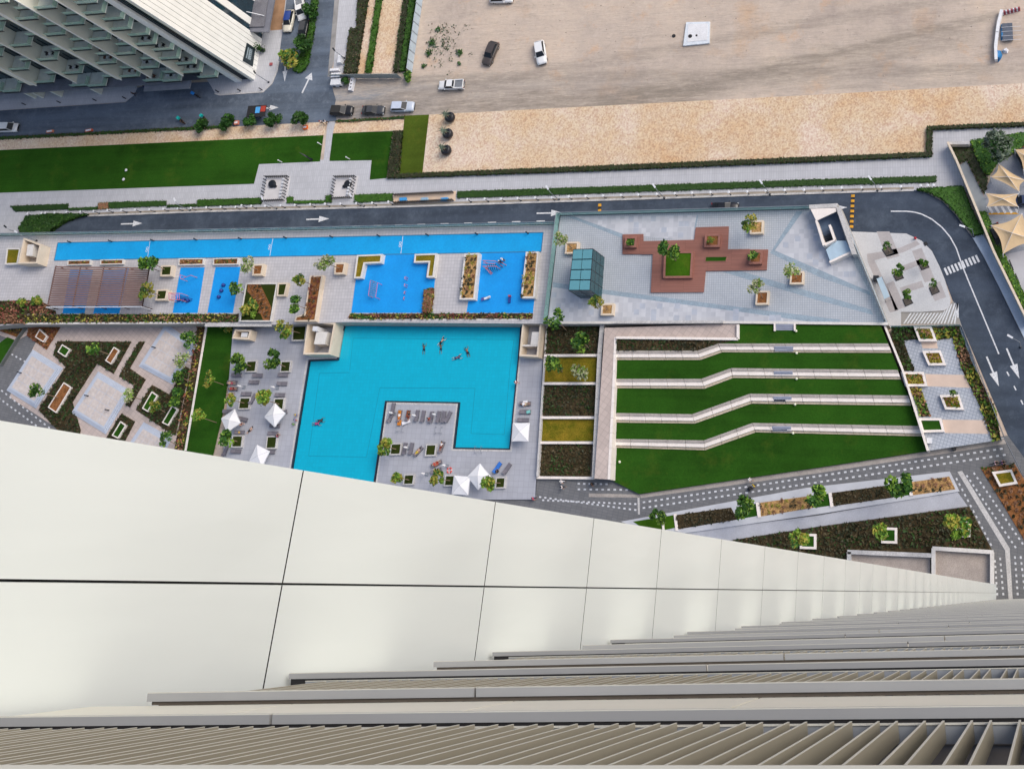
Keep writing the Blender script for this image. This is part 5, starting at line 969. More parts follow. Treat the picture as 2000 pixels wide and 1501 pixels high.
# ================================================================ the tower we look down from
t = thing('skyscraper', 'tall white tower flank with panel joints and grey ledges above rows of thin fins', 'tower', (-7.8, -.4, 0))
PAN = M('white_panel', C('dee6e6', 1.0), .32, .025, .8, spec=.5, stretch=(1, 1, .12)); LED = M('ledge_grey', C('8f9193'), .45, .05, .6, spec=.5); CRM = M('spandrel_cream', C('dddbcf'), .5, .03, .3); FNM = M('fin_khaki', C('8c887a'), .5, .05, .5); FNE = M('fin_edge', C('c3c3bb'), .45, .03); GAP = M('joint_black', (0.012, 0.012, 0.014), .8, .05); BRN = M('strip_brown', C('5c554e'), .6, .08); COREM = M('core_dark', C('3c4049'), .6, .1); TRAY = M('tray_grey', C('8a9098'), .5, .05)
OX, OY = -7.8, -.4
def tb(b, name, mats, par=None):                        # vertices are world places; the parts hang on the tower
    o = b.build(name, mats, par or t); o.location = (-OX, -OY, 0) if (par is None or par is t) else (0, 0, 0); return o
E1, E2, E3 = np.array([-7.761, .826]), np.array([-7.810, -.342]), np.array([-7.844, -1.226]); E4 = E3 + (E3 - E2) * .9
nrm = np.array([1.0, .04])
levels = [198.0, 192.58, 187.55, 182.3, 177.9, 173.6, 168.3, 163.1, 157.9, 152.8, 147.6, 143.4, 139.2, 134.0, 128.8]
while levels[-1] > 6: levels.append(levels[-1] - (5.2 if len(levels) % 5 else 4.2))
levels[-1] = .22
levels = [205.2] + levels
for a, b_ in ((E1, E2), (E2, E4)):
    e = (b_ - a) / np.linalg.norm(b_ - a)
    for hi, lo in zip(levels, levels[1:]):
        g = .012; p0, p1 = a + e * g, b_ - e * g; n = np.array([-e[1], e[0]]); n = n if n[0] > 0 else -n
        vs = []
        bul = .012                                       # each sheet is very slightly dished towards its lower edge
        for zz, k in ((lo + g, 0), (lo + .25 * (hi - lo), 1), (hi - g, 0)):
            for f_, kk in ((0, 0), (.5, 1), (1, 0)):
                q = p0 + (p1 - p0) * f_ + n * bul * k * kk; vs.append((q[0], q[1], zz))
        back = [(*(p0 - n * .05), lo + g), (*(p1 - n * .05), lo + g), (*(p1 - n * .05), hi - g), (*(p0 - n * .05), hi - g)]
        bb = B(); bb.add(vs + back, [(0, 1, 4, 3), (1, 2, 5, 4), (3, 4, 7, 6), (4, 5, 8, 7), (0, 3, 6, 12, 9), (2, 10, 11, 8, 5)]); bb.add([vs[0], vs[1], vs[2], back[0], back[1], vs[6], vs[7], vs[8], back[2], back[3]], [(0, 3, 4, 2, 1), (5, 6, 7, 8, 9)], 1); tb(bb, 'facade_panel', [PAN, GAP])
tb(B().prism([E1 + (-.06, -.03), E1 + (-.45, -.03), E4 + (-.45, 0), E4 + (-.06, 0)], .2, 205), 'panel_backing', GAP)
tb(B().prism([E1 + (-.012, -.028), E1 + (-.012, -.0125), E1 + (-.5, -.0125), E1 + (-.5, -.028)], .2, 205.1), 'edge_trim', PAN)
TH = math.radians(5.0); ex = np.array([math.cos(TH), math.sin(TH)]); ey = np.array([-math.sin(TH), math.cos(TH)])
def fp(s, o): return E3 + ex * s - ey * o               # along the facade, depth behind the nose line
S0, S1 = .65, 9.6
def fbox(name, s0, s1, o0_, o1_, z0, z1, m, par=None): return tb(B().prism([fp(s0, o0_), fp(s1, o0_), fp(s1, o1_), fp(s0, o1_)], z0, z1), name, m, par)
hA0, hB0, pit = 7.42, 9.75, 5.345
nfl = 37; count = 0; finme = None; rest = B()
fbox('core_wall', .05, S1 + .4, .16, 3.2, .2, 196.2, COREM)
for f_ in range(nfl):
    zA, zB = CAM_H - (hA0 + pit * f_), CAM_H - (hB0 + pit * f_)
    if zB < 1: break
    j = 2.6 + (f_ * 1.37) % 3                          # where the ledge lengths meet
    for a, b_ in ((.08, S0 + j), (S0 + j + .02, S1)):
        fbox('upper_ledge', a, b_, 0, .052, zA - .05, zA, LED); fbox('ledge_nose', a, b_, -.006, -.0005, zA - .06, zA - .004, FNE)
        a2 = max(a + .3, .62); fbox('lower_ledge', a2, b_ + .3, 0, .062, zB - .05, zB, LED); fbox('lower_nose', a2, b_ + .3, -.005, -.0005, zB - .06, zB - .004, FNE)
    fbox('gap_shade_fill', .1, S1, .0528, .088, zA - .055, zA - .012, GAP); fbox('gap_shade_fill', .1, S1, .088, .16, zA - .066, zA - .012, GAP); fbox('shadow_strip', S0, S1, .0628, .089, zB - .065, zB - .03, BRN)  # solid black and brown fills stand in for shade in the ledge gaps
    w_ = 1.9; k = 0; s = .1
    while s < S1:
        fbox('spandrel_panel', s + .012, min(s + w_, S1) - .012, .09, .12, zB + .03, zA - .07, CRM); s += w_
    # fins hang between this lower ledge and the next upper ledge
    zt, zb_ = zB - .07, zB - (pit - (hB0 - hA0)) + .30
    fbox('tray', S0 - .2, S1, .066, .15, zb_ - .06, zb_ - .02, TRAY)
    fbox('tray_edge', S0 - .2, S1, .058, .0635, zb_ - .06, zb_ - .012, FNE)
    sp = .118; n = int((S1 - S0) / sp)
    for k in range(n):
        s = S0 + .05 + k * sp + (.012 if k % 2 else -.012); q = [fp(s, .066), fp(s + .010, .066), fp(s + .010, .14), fp(s, .14)]; q2 = [fp(s - .0005, .0635), fp(s + .0105, .0635), fp(s + .0105, .0655), fp(s - .0005, .0655)]
        if count < 290 and f_ < 4: tb(B().prism(q, zb_, zt, 0).prism(q2, zb_, zt, 1), 'fin', [FNM, FNE]); count += 1
        else: rest.prism(q, zb_, zt, 0).prism(q2, zb_, zt, 1)
# the fin row just under the camera: top rail, paired ends
zr = CAM_H - 4.93; zb_ = CAM_H - hA0 + .42; n = int((S1 - S0) / .118)
fbox('top_rail', S0 - .5, S1, .0, .02, zr - .02, zr, FNE); fbox('tray_edge', S0 - .5, S1, .056, .0635, CAM_H - 7.24, CAM_H - 7.19, FNE); fbox('tray', S0 - .5, S1, .066, .15, CAM_H - 7.24, CAM_H - 7.2, TRAY)
for k in range(n):
    s = S0 + .05 + k * .118 + (.012 if k % 2 else -.012); q = [fp(s, .045), fp(s + .010, .045), fp(s + .010, .14), fp(s, .14)]; q2 = [fp(s - .0005, .0425), fp(s + .0105, .0425), fp(s + .0105, .0445), fp(s - .0005, .0445)]
    b = B().prism(q, CAM_H - 7.19, CAM_H - 4.99, 0).prism(q2, CAM_H - 7.19, CAM_H - 4.99, 1)
    if k % 2 == 0: e = [fp(s, .040), fp(s + .106, .040), fp(s + .106, .05), fp(s, .05)]; b.prism(e, CAM_H - 5.03, CAM_H - 4.985, 1)
    tb(b, 'fin', [FNM, FNE])
tag(tb(rest, 'far_fins', [FNM, FNE]), kind='stuff')
# ================================================================ trees
def crownmesh(n, leaf, mats, holes=.25, seed=1, lobes=7):
    """unit crown: leaf clumps gathered round several limbs' ends so that gaps show between them"""
    global RNG
    r = np.random.default_rng(seed); c = r.normal(size=(lobes, 3)); c /= np.linalg.norm(c, axis=1)[:, None]; c *= r.uniform(.35, .75, (lobes, 1)); c[:, 2] *= .7
    rad = r.uniform(.28, .5, lobes); k = r.integers(0, lobes, n); d = r.normal(size=(n, 3)); d /= np.linalg.norm(d, axis=1)[:, None]; d *= r.uniform(.35, 1.0, (n, 1)) ** .6
    pts = c[k] + d * rad[k][:, None]; tone = np.clip((k % len(mats)) * (r.uniform(size=n) > .35) + r.integers(0, len(mats), n) * (r.uniform(size=n) < .35), 0, len(mats) - 1)
    old = RNG; RNG = r; v, mi = leaves(pts, leaf, .3, len(mats), .5, tone); RNG = old
    return cloudmesh('crown', v, mi, mats)
KIND = {'dense': [crownmesh(620, .15, [G1, G2, G3], seed=s) for s in (1, 2, 3)], 'lime': [crownmesh(560, .16, [G3, G1, G5], seed=s) for s in (4, 5)], 'pale': [crownmesh(360, .14, [G4, G4, G3], seed=s, lobes=9) for s in (6, 7, 8)],
        'yellow': [crownmesh(420, .15, [G5, G3, G1], seed=s) for s in (9, 10)], 'sparse': [crownmesh(240, .16, [G1, G2, G3], seed=s, lobes=8) for s in (11, 12, 13)], 'dark': [crownmesh(800, .15, [G2, G1, G2], seed=s, lobes=9) for s in (14, 15)], 'olive': [crownmesh(1300, .09, [G6, G6, G2], seed=s, lobes=16) for s in (16,)]}
tk = 0
def tree(lab, crown, r_px, base, zb, kind, name='young_tree', cat='tree', group=None):
    global tk
    tk += 1; p = np.array(P(*base, zb)); best = min(np.arange(zb + 1.2, zb + 7.5, .05), key=lambda z: (Q((p[0], p[1], z))[0] - crown[0]) ** 2 + (Q((p[0], p[1], z))[1] - crown[1]) ** 2)
    c = np.array(P(*crown, best)); off = c[:2] - p[:2]; m = np.linalg.norm(off); off = off * min(1, 1.0 / max(m, 1e-3)); c[:2] = p[:2] + off
    R_ = r_px / ppm(c); t = thing(name, lab, cat, tuple(p), 0, group); ct = Vector((off[0], off[1], best - zb)); me = KIND[kind][tk % len(KIND[kind])]
    fk = ct * .62; b = B().tube((0, 0, -.1), tuple(fk), .045 + R_ * .03, .03 + R_ * .018, 7)
    for k in range(5):
        a = k * 2.4 + tk; e = ct + Vector((math.cos(a), math.sin(a), .25 * math.sin(a * 2))) * R_ * .55; b.tube(tuple(fk), tuple(e), .02 + R_ * .014, .008, 5)
    b.build('trunk', BARK, t); o = link('crown', me, t, tuple(ct)); o.scale = (R_ * 1.28, R_ * 1.28, R_ * 1.05); o.rotation_euler = (0, 0, tk * 1.3); return t
zT = ZD + 1.0; zB = ZP + .35
for a in (('dark green tree standing between pergola corner and running track', (291, 510), 18, (321, 526), zT, 'dense'), ('olive green tree leaning over the right side of the pergola', (286, 566), 15, (312, 577), zT, 'yellow'), ('whitish thin tree right of the second planting trough', (478, 517), 15, (503, 527), zT, 'pale'), ('pale round tree at the middle of the terrace below the track', (635, 513), 17, (663, 524), zT, 'pale'),
          ('young tree overhanging the second blue pad', (455, 565), 14, (478, 573), ZD, 'sparse'), ('two toned small tree above the brown dogleg planter', (586, 546), 12, (610, 556), zT, 'yellow'), ('dark leaved tree between half turf planter and dogleg planter', (574, 594), 15, (602, 604), zT, 'dense'), ('tree in front of the turf bed at the pool steps', (553, 642), 16, (586, 650), ZP + .8, 'yellow'), ('bushy bright green tree inside the half turf planter', (486, 605), 17, (492, 610), ZD + .5, 'lime'),
          ('dark green tree at the top of the lounger terrace beside the lawn', (469, 707), 17, (490, 715), zB, 'dense'), ('green tree at the top of the lounger terrace nearest the pool', (529, 703), 17, (557, 716), zB, 'dense'), ('lime tree in the middle of the lounger terrace', (514, 779), 16, (545, 789), zB, 'lime'), ('thin yellowish tree over the lawn side lounger with bathers', (450, 780), 12, (477, 787), zB, 'yellow'), ('sparse tree covering the lower lawn side parasol', (437, 853), 17, (463, 862), zB, 'sparse'),
          ('yellow leaved tree on the narrow lawn beside the loungers', (406, 740), 14, (436, 751), .3, 'yellow'), ('green tree low on the narrow lawn', (385, 812), 13, (423, 825), .3, 'lime'), ('lime tree at the left edge of the pool peninsula', (749, 870), 15, (773, 877), zB, 'lime'), ('tree at the tower edge of the pool peninsula', (777, 932), 12, (799, 937), zB, 'lime'), ('tree left of the lowest square parasols', (853, 935), 14, (879, 938), zB, 'lime'), ('tree overlapping the rotated square parasol', (951, 941), 15, (977, 943), zB, 'lime'), ('yellow shrub tree on the top of the narrow lawn', (441, 640), 11, (448, 644), .5, 'yellow'),
          ('thin tree over the plaza glass corner in the upper planted bed', (1085, 622), 18, (1106, 645), 1.4, 'sparse'), ('spreading green tree over the upper dark bed', (1132, 660), 20, (1150, 680), 1.4, 'sparse'), ('tree with white blossoms left in the yellow bed', (1080, 712), 17, (1098, 725), 1.2, 'sparse'), ('tree with pale tips right in the yellow bed', (1132, 724), 17, (1142, 735), 1.2, 'pale'),
          ('sparse tree over the left stone platform', (71, 764), 15, (112, 776), .8, 'sparse'), ('half bare tree over the upper dark bed', (180, 680), 14, (213, 692), .8, 'sparse'), ('dark tree at the upper right of the tree platform', (368, 660), 17, (390, 668), .3, 'sparse'), ('grey leaved tree right of the tree platform', (356, 702), 15, (380, 710), .3, 'pale'), ('tree between platform and coloured strip', (350, 735), 14, (372, 745), .3, 'sparse'), ('dark tree beside the slim planters near the lawn', (343, 772), 16, (362, 790), .3, 'dense'), ('pale tree beside the middle platform corner', (250, 772), 12, (277, 780), .3, 'pale'), ('tree above the lower slim planters', (302, 792), 13, (322, 805), .8, 'yellow'), ('dark tree touching the white tower edge in the left garden', (322, 856), 14, (345, 868), .3, 'sparse'),
          ('pale tree at the plaza glass corner near the track', (1094, 465), 14, (1117, 484), zT, 'pale'), ('yellowish tree near the road glass of the plaza', (1464, 434), 15, (1478, 444), zT, 'yellow'), ('biggest plaza tree on the square turf planter', (1305, 492), 19, (1320, 508), zT, 'dense'), ('pale small tree east of the timber platform', (1547, 529), 15, (1556, 543), zT, 'pale'), ('pale sprawling tree south east of the timber platform', (1480, 560), 15, (1489, 581), zT, 'pale'), ('yellow pale tree in front of the glass pavilion', (1166, 588), 13, (1186, 604), zT, 'yellow'),
          ('small tree in the south planter nearest the tower', (1286, 1010), 14, (1297, 1022), .5, 'dense'), ('round green tree between dark bed and spotted planting', (1449, 990), 20, (1464, 998), .5, 'dense'), ('green tree in the middle of the south planter', (1598, 970), 19, (1608, 977), .5, 'dense'), ('largest round green tree of the south planter', (1753, 945), 23, (1762, 957), .5, 'dense'), ('bright tree at the left white planter of the dark bed', (1562, 1048), 17, (1578, 1056), .8, 'lime'), ('bright tree at the middle white planter of the dark bed', (1721, 1042), 17, (1735, 1046), .8, 'lime'), ('bright spreading tree at the right white planter of the dark bed', (1866, 1028), 23, (1880, 1033), .8, 'lime'),
          ('big grey green olive tree beyond the diagonal wall', (1943, 285), 31, (1951, 304), 0, 'olive'), ('street tree leftmost of the row at the hotel road', (393, 244), 14, (402, 252), 0, 'dark'), ('second street tree from the left at the hotel road', (444, 238), 14, (453, 246), 0, 'dark'), ('street tree just left of the covered scooter stand', (487, 236), 13, (496, 244), 0, 'dark'), ('street tree just right of the covered scooter stand', (532, 234), 14, (541, 243), 0, 'dark'), ('street tree nearest the pedestrian crossing path', (587, 231), 16, (597, 241), 0, 'dark'),
          ('yellow tinged tree on the hotel drive island tip', (567, 114), 20, (582, 124), 0, 'yellow'), ('green tree on the hotel drive island beside the dark van', (590, 84), 18, (602, 94), 0, 'dark'), ('small tree high on the hotel drive island', (606, 20), 14, (615, 28), 0, 'dark'), ('round bush at the lower end of the blue grey fence', (795, 150), 10, (798, 154), 0, 'dense'),
          ('small tree in the upper left square pit of the paved corner', (1731, 479), 8, (1737, 491), .15, 'sparse'), ('bushy small tree in the left square pit of the paved corner', (1753, 528), 11, (1756, 539), .15, 'dense'), ('small tree in the upper right square pit of the paved corner', (1804, 511), 8, (1806, 519), .15, 'dense'), ('small tree in the right square pit of the paved corner', (1823, 552), 8, (1826, 564), .15, 'sparse'), ('small tree in the lower square pit of the paved corner', (1772, 573), 9, (1775, 585), .15, 'dense'),
          ('thin sapling in the skewed white planter', (1862, 767), 7, (1863, 776), 2.2, 'sparse'), ('tiny tree in the timber planter at the platform west end', (1231, 472), 7, (1232, 474), zT, 'dense'), ('tiny tree in the timber planter on the north arm', (1388, 469), 7, (1391, 471), zT, 'yellow'), ('tiny tree in the timber planter at the platform east end', (1469, 498), 10, (1474, 502), zT, 'sparse'),
          ('dark bush beside the white machine at the hotel crossing', (675, 158), 8, (678, 162), 0, 'dark'), ('shrub at the west terrace planting edge, left', (42, 588), 9, (46, 592), ZD, 'lime'), ('shrub at the west terrace planting edge, right', (72, 585), 10, (77, 590), ZD, 'lime')):
    tree(*a)
for lab, q in (('square tree pit upper left in the paved corner', [(1722, 487), (1738, 480), (1747, 494), (1731, 501)]), ('square tree pit left in the paved corner', [(1744, 538), (1760, 531), (1766, 543), (1750, 549)]), ('square tree pit upper right in the paved corner', [(1794, 517), (1809, 512), (1816, 522), (1800, 528)]), ('square tree pit right in the paved corner', [(1814, 562), (1829, 556), (1836, 570), (1820, 577)]), ('square tree pit lower in the paved corner', [(1762, 584), (1777, 579), (1784, 592), (1768, 599)])):
    p = PP(q, .17); c = np.mean(np.array(p), 0); t = thing('tree_pit', lab, 'tree pit', (c[0], c[1], .14)); o = [(x - c[0], y - c[1]) for x, y in p]; B().ring(o, inset(o, .12), 0, .06, .0).build('frame', METALD, t); B().poly(inset(o, .1), .03).build('grate', M('pit_grate', C('504a44'), .8, .2, 2), t)
# potted palms on the gravel
for lab, cr, pt in (('potted palm in a black ball pot, farthest north on the gravel', (868, 215), (881, 228)), ('potted palm in a black ball pot between two others', (863, 249), (877, 260)), ('potted palm in a black ball pot, nearest the promenade', (859, 282), (874, 292))):
    p = P(pt[0] + 1, pt[1] + 4); t = thing('potted_palm', lab, 'potted palm', p)
    B().lathe((0, 0, 0), [(.5, 0), (.95, .4), (1.05, .85), (.9, 1.3), (.62, 1.5), (.55, 1.42)], 18).build('pot', M('pot_black', C('23242a'), .35, .15, 1.2), t, smooth=True); B().tube((0, 0, 1.2), (-.05, 0, 2.7), .13, .1).build('trunk', BARK, t)
    fb = B()
    for k in range(16):
        a = k * 2.399; L = 1.0 + .3 * math.sin(k * 5); prev = Vector((0, 0, 2.7)); up = .9 - .9 * (k / 16); w0 = .13
        for s in range(1, 5):
            q = Vector((math.cos(a) * L * s / 4, math.sin(a) * L * s / 4, 2.7 + up * s / 4 - .55 * (s / 4) ** 2)); sd = Vector((-math.sin(a), math.cos(a), 0)) * w0 * (1 - s / 4.6); sp_ = Vector((-math.sin(a), math.cos(a), 0)) * w0 * (1 - (s - 1) / 4.6)
            fb.add([prev - sp_, prev + Vector((0, 0, .06)), prev + sp_, q + sd, q + Vector((0, 0, .06)), q - sd], [(0, 1, 4, 5), (1, 2, 3, 4)]); prev = q
    fb.build('fronds', G6, t)
# weeds at the foot of the sand lot fence
for lab, uv, r in (('large patch of weeds beside the panel fence', (846, 85), 9), ('weed patch low at the fence', (838, 105), 7), ('small round weed near the fence end', (829, 130), 5), ('lone round bush in the sand right of the weeds', (898, 103), 6), ('tiny weed south of the lone bush', (898, 125), 2.5), ('brownish weed at the fence foot, upper part', (856, 58), 5)):
    p = P(*uv); R_ = r / ppm(p); pts = RNG.normal(0, .45, (int(60 + 40 * R_), 3)) * (R_, R_, .18 * R_ + .1) + (0, 0, .25); v, mi = leaves(pts, .24, .6, 3); tag(link('weed_patch', cloudmesh('weed_patch', v, mi, [G2, G1, G6]), None, p), lab, 'weeds')
ps = []
for k in range(95):
    u, v = RNG.normal(862, 22), RNG.normal(80, 30)
    if 838 < u < 930 and 40 < v < 145: ps += list(np.array(P(u, v)) + RNG.normal(0, .35, (5, 3)) * (1, 1, 0) + (0, 0, .1))
v, mi = leaves(np.array(ps), .16, .6, 3); tag(link('scattered_weeds', cloudmesh('scattered_weeds', v, mi, [G6, D2, G2])), kind='stuff')
ps = []
for k in range(170):
    u, v = RNG.uniform(830, 2000), RNG.uniform(0, 190); p = P(u, v); s = RNG.uniform(.05, .13); ps.append((p, s))
rb = B()
for p, s in ps: rb.lathe((p[0], p[1], -.03), [(s, 0), (s * .8, s * .5), (s * .3, s * .75)], 6)
tag(rb.build('loose_stones', M('stone_grey', C('a3978b'), .9, .35, 3)), kind='stuff')
# ================================================================ vehicles
def PAINT(name, c, rough=.3): return M('paint_' + name, c, rough, .03, .5, spec=.6)
CGL = M('car_glass', (0.014, 0.018, 0.024), .45, .05, spec=.3); TYRE = M('tyre', (0.018, 0.018, 0.018), .85, .1); RIM = M('rim', C('8d9094'), .35, .05, metal=.6); HL = M('headlight', C('e2e6ea'), .15, .03); TLM = M('tail_light', C('8e1f1c'), .25, .05); PLB = M('plastic_black', (0.02, 0.02, 0.022), .6, .1)
SP = {'sedan': dict(L=4.75, W=1.85, sec=[(-1, .5, .7), (-.99, .70, .80), (-.93, .86, .96), (-.55, .92, 1.0), (.1, .92, .97), (.42, .92, .97), (.85, .86, .80), (.97, .76, .66), (.995, .66, .58), (1, .45, .5)], cab=(-1.80, 1.05, -.95, .12, .96, 1.44)),
      'suv': dict(L=4.85, W=1.95, sec=[(-1, .6, .85), (-.985, .82, 1.0), (-.95, .90, 1.1), (-.5, .97, 1.12), (.1, .97, 1.08), (.42, .97, 1.06), (.86, .92, .98), (.97, .82, .85), (.993, .70, .74), (1, .5, .6)], cab=(-2.28, 1.08, -1.78, .22, 1.08, 1.72)),
      'pickup': dict(L=5.25, W=1.85, sec=[(-1, .90, 1.0), (-.97, .92, 1.02), (-.5, .92, 1.02), (.1, .92, 1.02), (.42, .92, 1.04), (.86, .86, .95), (.97, .78, .85), (1, .66, .7)], cab=(-.75, 1.40, -.5, .55, 1.02, 1.74)),
      'van': dict(L=5.6, W=1.95, sec=[(-1, .90, 1.1), (-.98, .94, 1.2), (-.5, .95, 1.2), (.1, .95, 1.2), (.55, .95, 1.15), (.88, .92, 1.0), (.98, .84, .85), (1, .7, .7)], cab=(-2.72, 2.0, -2.6, 1.25, 1.18, 2.1))}
def car(lab, rear, front, kind, paint, roofm=None, cat='car', name='parked_car', z=.012, glass_roof=False, scale=1.0, group=None):
    s = SP[kind]; L, W = s['L'], s['W']; a, b_ = np.array(P(*rear, .7)[:2]), np.array(P(*front, .7)[:2]); c = (a + b_) / 2
    t = thing(name, lab, cat, (c[0], c[1], z), heading(a, b_), group); t.scale = (scale,) * 3
    def crs(x, w_, zs): return [(x, -w_ * .94, .28), (x, -w_, .5), (x, -w_ * .985, zs * .82), (x, -w_ * .9, zs), (x, -w_ * .4, zs + .035), (x, w_ * .4, zs + .035), (x, w_ * .9, zs), (x, w_ * .985, zs * .82), (x, w_, .5), (x, w_ * .94, .28)]
    bd = B(); sec = [crs(x * L / 2, w_ * W / 1.85 if w_ < 1 else w_, zs) for x, w_, zs in s['sec']]; vs = [p for q in sec for p in q]; m = 10
    fs = [(i * m + k, i * m + (k + 1) % m, (i + 1) * m + (k + 1) % m, (i + 1) * m + k) for i in range(len(sec) - 1) for k in range(m)]
    bd.add(vs, fs + [list(range(m)), list(range((len(sec) - 1) * m, len(sec) * m))[::-1]]); bd.build('body', paint, t, smooth=True)
    x0, x1, x2, x3, z0, z1 = s['cab']; wb, wt = W * .465, W * .36
    bot = [(x0, -wb), (x1, -wb * .96), (x1, wb * .96), (x0, wb)]; top = [(x2, -wt), (x3, -wt), (x3, wt), (x2, wt)]
    V = [(*p, z0) for p in bot] + [(*p, z1) for p in top]; B().add(V, [(0, 1, 5, 4), (1, 2, 6, 5), (2, 3, 7, 6), (3, 0, 4, 7)]).build('pillars', paint, t)
    rf = B().prism([(x2 - .06, -wt - .02), (x3 - .25, -wt - .03), (x3 + .03, -wt * .9), (x3 + .03, wt * .9), (x3 - .25, wt + .03), (x2 - .06, wt + .02)], z1 - .03, z1 + .035); rf.build('roof', CGL if glass_roof else (roofm or paint), t)
    Vv = [np.array(v) for v in V]
    def pane(nm, q, i0=.07, lift=.012):
        q = [Vv[i] for i in q]; n = np.cross(q[1] - q[0], q[3] - q[0]); n /= np.linalg.norm(n); c_ = sum(q) / 4; n = n if n @ (c_ - np.array([(x0 + x1) / 2, 0, .5])) > 0 else -n
        B().add([tuple(c_ + (p - c_) * (1 - i0) + n * lift) for p in q], [(0, 1, 2, 3)]).build(nm, CGL, t)
    pane('windshield', (1, 2, 6, 5)); pane('rear_window', (3, 0, 4, 7), .14); pane('side_window', (0, 1, 5, 4), .10); pane('side_window', (2, 3, 7, 6), .10)
    if kind == 'pickup':
        B().prism([(-L / 2 + .12, -.74), (-.85, -.74), (-.85, .74), (-L / 2 + .12, .74)], .6, 1.07).build('bed_liner', M('bed_liner', C('777b80'), .7, .15), t)
        B().ring([(-L / 2 + .03, -.9), (-.74, -.9), (-.74, .9), (-L / 2 + .03, .9)], [(-L / 2 + .12, -.76), (-.84, -.76), (-.84, .76), (-L / 2 + .12, .76)], .9, 1.28, 1.0).build('bed_rim', paint, t)
    for sx in (-.31 * L, .30 * L):
        for sy in (-1, 1):
            o = B().tube((0, -.11, 0), (0, .11, 0), .34, n=12).build('wheel', TYRE, t, (sx, sy * (W / 2 - .09), .34)); B().tube((0, sy * .10, 0), (0, sy * .122, 0), .21, n=10).build('rim', RIM, o)
    for sy in (-1, 1):
        B().box((L / 2 - .16, sy * W * .35, s['sec'][-2][2] * .92), (.24, .36, .14)).build('headlight', HL, t); B().box((-L / 2 + .05, sy * W * .38, .82), (.12, .28, .18)).build('tail_light', TLM, t); B().box((x1 - .25, sy * (W / 2 + .08), z0 + .05), (.16, .2, .13)).build('mirror', paint, t)
    B().box((L / 2 - .03, 0, .45), (.14, W * .72, .2)).build('bumper', PLB, t); B().box((-L / 2 + .03, 0, .48), (.14, W * .78, .2)).build('bumper', PLB, t)
    return t
WP = PAINT('white', C('dfe0e0')); 
car('dark brown estate car parked on the sand left of a white one', (967, 83), (949, 126), 'suv', PAINT('brown', C('4a4340')))
car('white estate car with black windows parked alone on the sand', (1053, 82), (1059, 124), 'suv', WP)
car('white pickup truck with open grey bed on the sand', (907, 165), (857, 167), 'pickup', WP, cat='pickup', name='pickup_truck')
car('white vehicle half outside the upper picture edge on the sand', (956, -3), (1004, -4), 'suv', WP)
car('black off-road car parked first along the hotel road end', (643, 216), (692, 216), 'suv', PAINT('black', C('16171a')))
car('dark grey saloon car parked between black car and silver car', (705, 215), (753, 215), 'sedan', PAINT('graphite', C('3a3d42')))
car('silver estate car with pale roof parked at the sand edge', (765, 209), (808, 208), 'suv', PAINT('silver', C('b4bdca')), M('silver_roof', C('bfc8d8'), .3, .03))
car('white minivan driving at the left edge of the hotel road', (-16, 250), (44, 249), 'van', WP, cat='van', name='van')
car('black car passing behind the plaza glass on the ring road', (1390, 406), (1442, 405), 'sedan', PAINT('black2', C('14161c')))
car('cream taxi with dark blue roof under the hotel trees', (569, 20), (560, 63), 'suv', PAINT('cream', C('d8d3c2')), PAINT('blue', C('1f3f86')), cat='taxi', name='taxi')
car('white pickup with dark glass beside the cream taxi', (584, -6), (591, 43), 'pickup', WP, cat='pickup', name='pickup_truck')
car('black car with white stripes at the island end of hotel drive', (596, 44), (589, 76), 'suv', PAINT('black3', C('121316')), M('striped_roof', C('3b3d42'), .3, .1), scale=.92)
car('dark car shaded beneath the large cream sail', (1945, 450), (1957, 478), 'sedan', PAINT('coal_black', C('1c1e22')))  # near-black body paint
car('dark car at the picture edge beneath the corner sail', (1996, 300), (2010, 330), 'sedan', PAINT('dark_grey', C('2b2e33')))  # dark grey body paint
car('small dark blue car at the right picture edge of the car park', (1993, 392), (2025, 390), 'sedan', PAINT('navy', C('243457')))
# scooters with boxes
def scooter(lab, rear, front, boxm, rider, umb=None, z=.02):
    a, b_ = np.array(P(*rear)[:2]), np.array(P(*front)[:2]); c = (a + b_) / 2; t = thing('scooter', lab, 'scooter', (c[0], c[1], z), heading(a, b_))
    for x in (-.62, .66):
        w_ = B().tube((0, -.06, 0), (0, .06, 0), .27, n=12).build('wheel', TYRE, t, (x, 0, .27)); B().tube((0, -.065, 0), (0, .065, 0), .12, n=8).build('rim', RIM, w_)
    B().box((-.25, 0, .5), (.9, .3, .35)).box((.2, 0, .38), (.5, .34, .1)).build('body', PLB, t); B().box((-.2, 0, .74), (.75, .28, .12)).build('seat', BLACK, t)
    B().tube((.62, 0, .3), (.48, 0, 1.05), .05).tube((.48, -.36, 1.05), (.48, .36, 1.05), .025).build('handlebar', METALD, t); B().box((.56, 0, .75), (.1, .36, .5)).build('front_shield', PLB, t)
    if boxm: B().prism([(-.95, -.27), (-.45, -.27), (-.45, .27), (-.95, .27)], .85, 1.35).prism([(-.97, -.29), (-.43, -.29), (-.43, .29), (-.97, .29)], 1.35, 1.42).build('delivery_box', boxm, t)
    return t
TBX = M('box_teal', C('1fb5ae'), .5, .05)
scooter('delivery scooter with teal box left of the first street tree', (353, 232), (364, 244), TBX, None); scooter('delivery scooter with teal box behind the first street tree', (398, 227), (409, 240), TBX, None)
scooter('scooter with bright blue box standing on the hotel road', (383, 186), (391, 191), M('box_blue', C('2b7fd0'), .5, .05), None); scooter('dark scooter at the covered stand between street trees', (502, 222), (511, 231), PLB, None)
t = thing('parking_stand', 'dark scooter stand roof with blue and red sheets between street trees', 'bike shelter', P(512, 224)); B().box((0, 0, 2.0), (4.2, 2.4, .1)).build('roof', PLB, t)
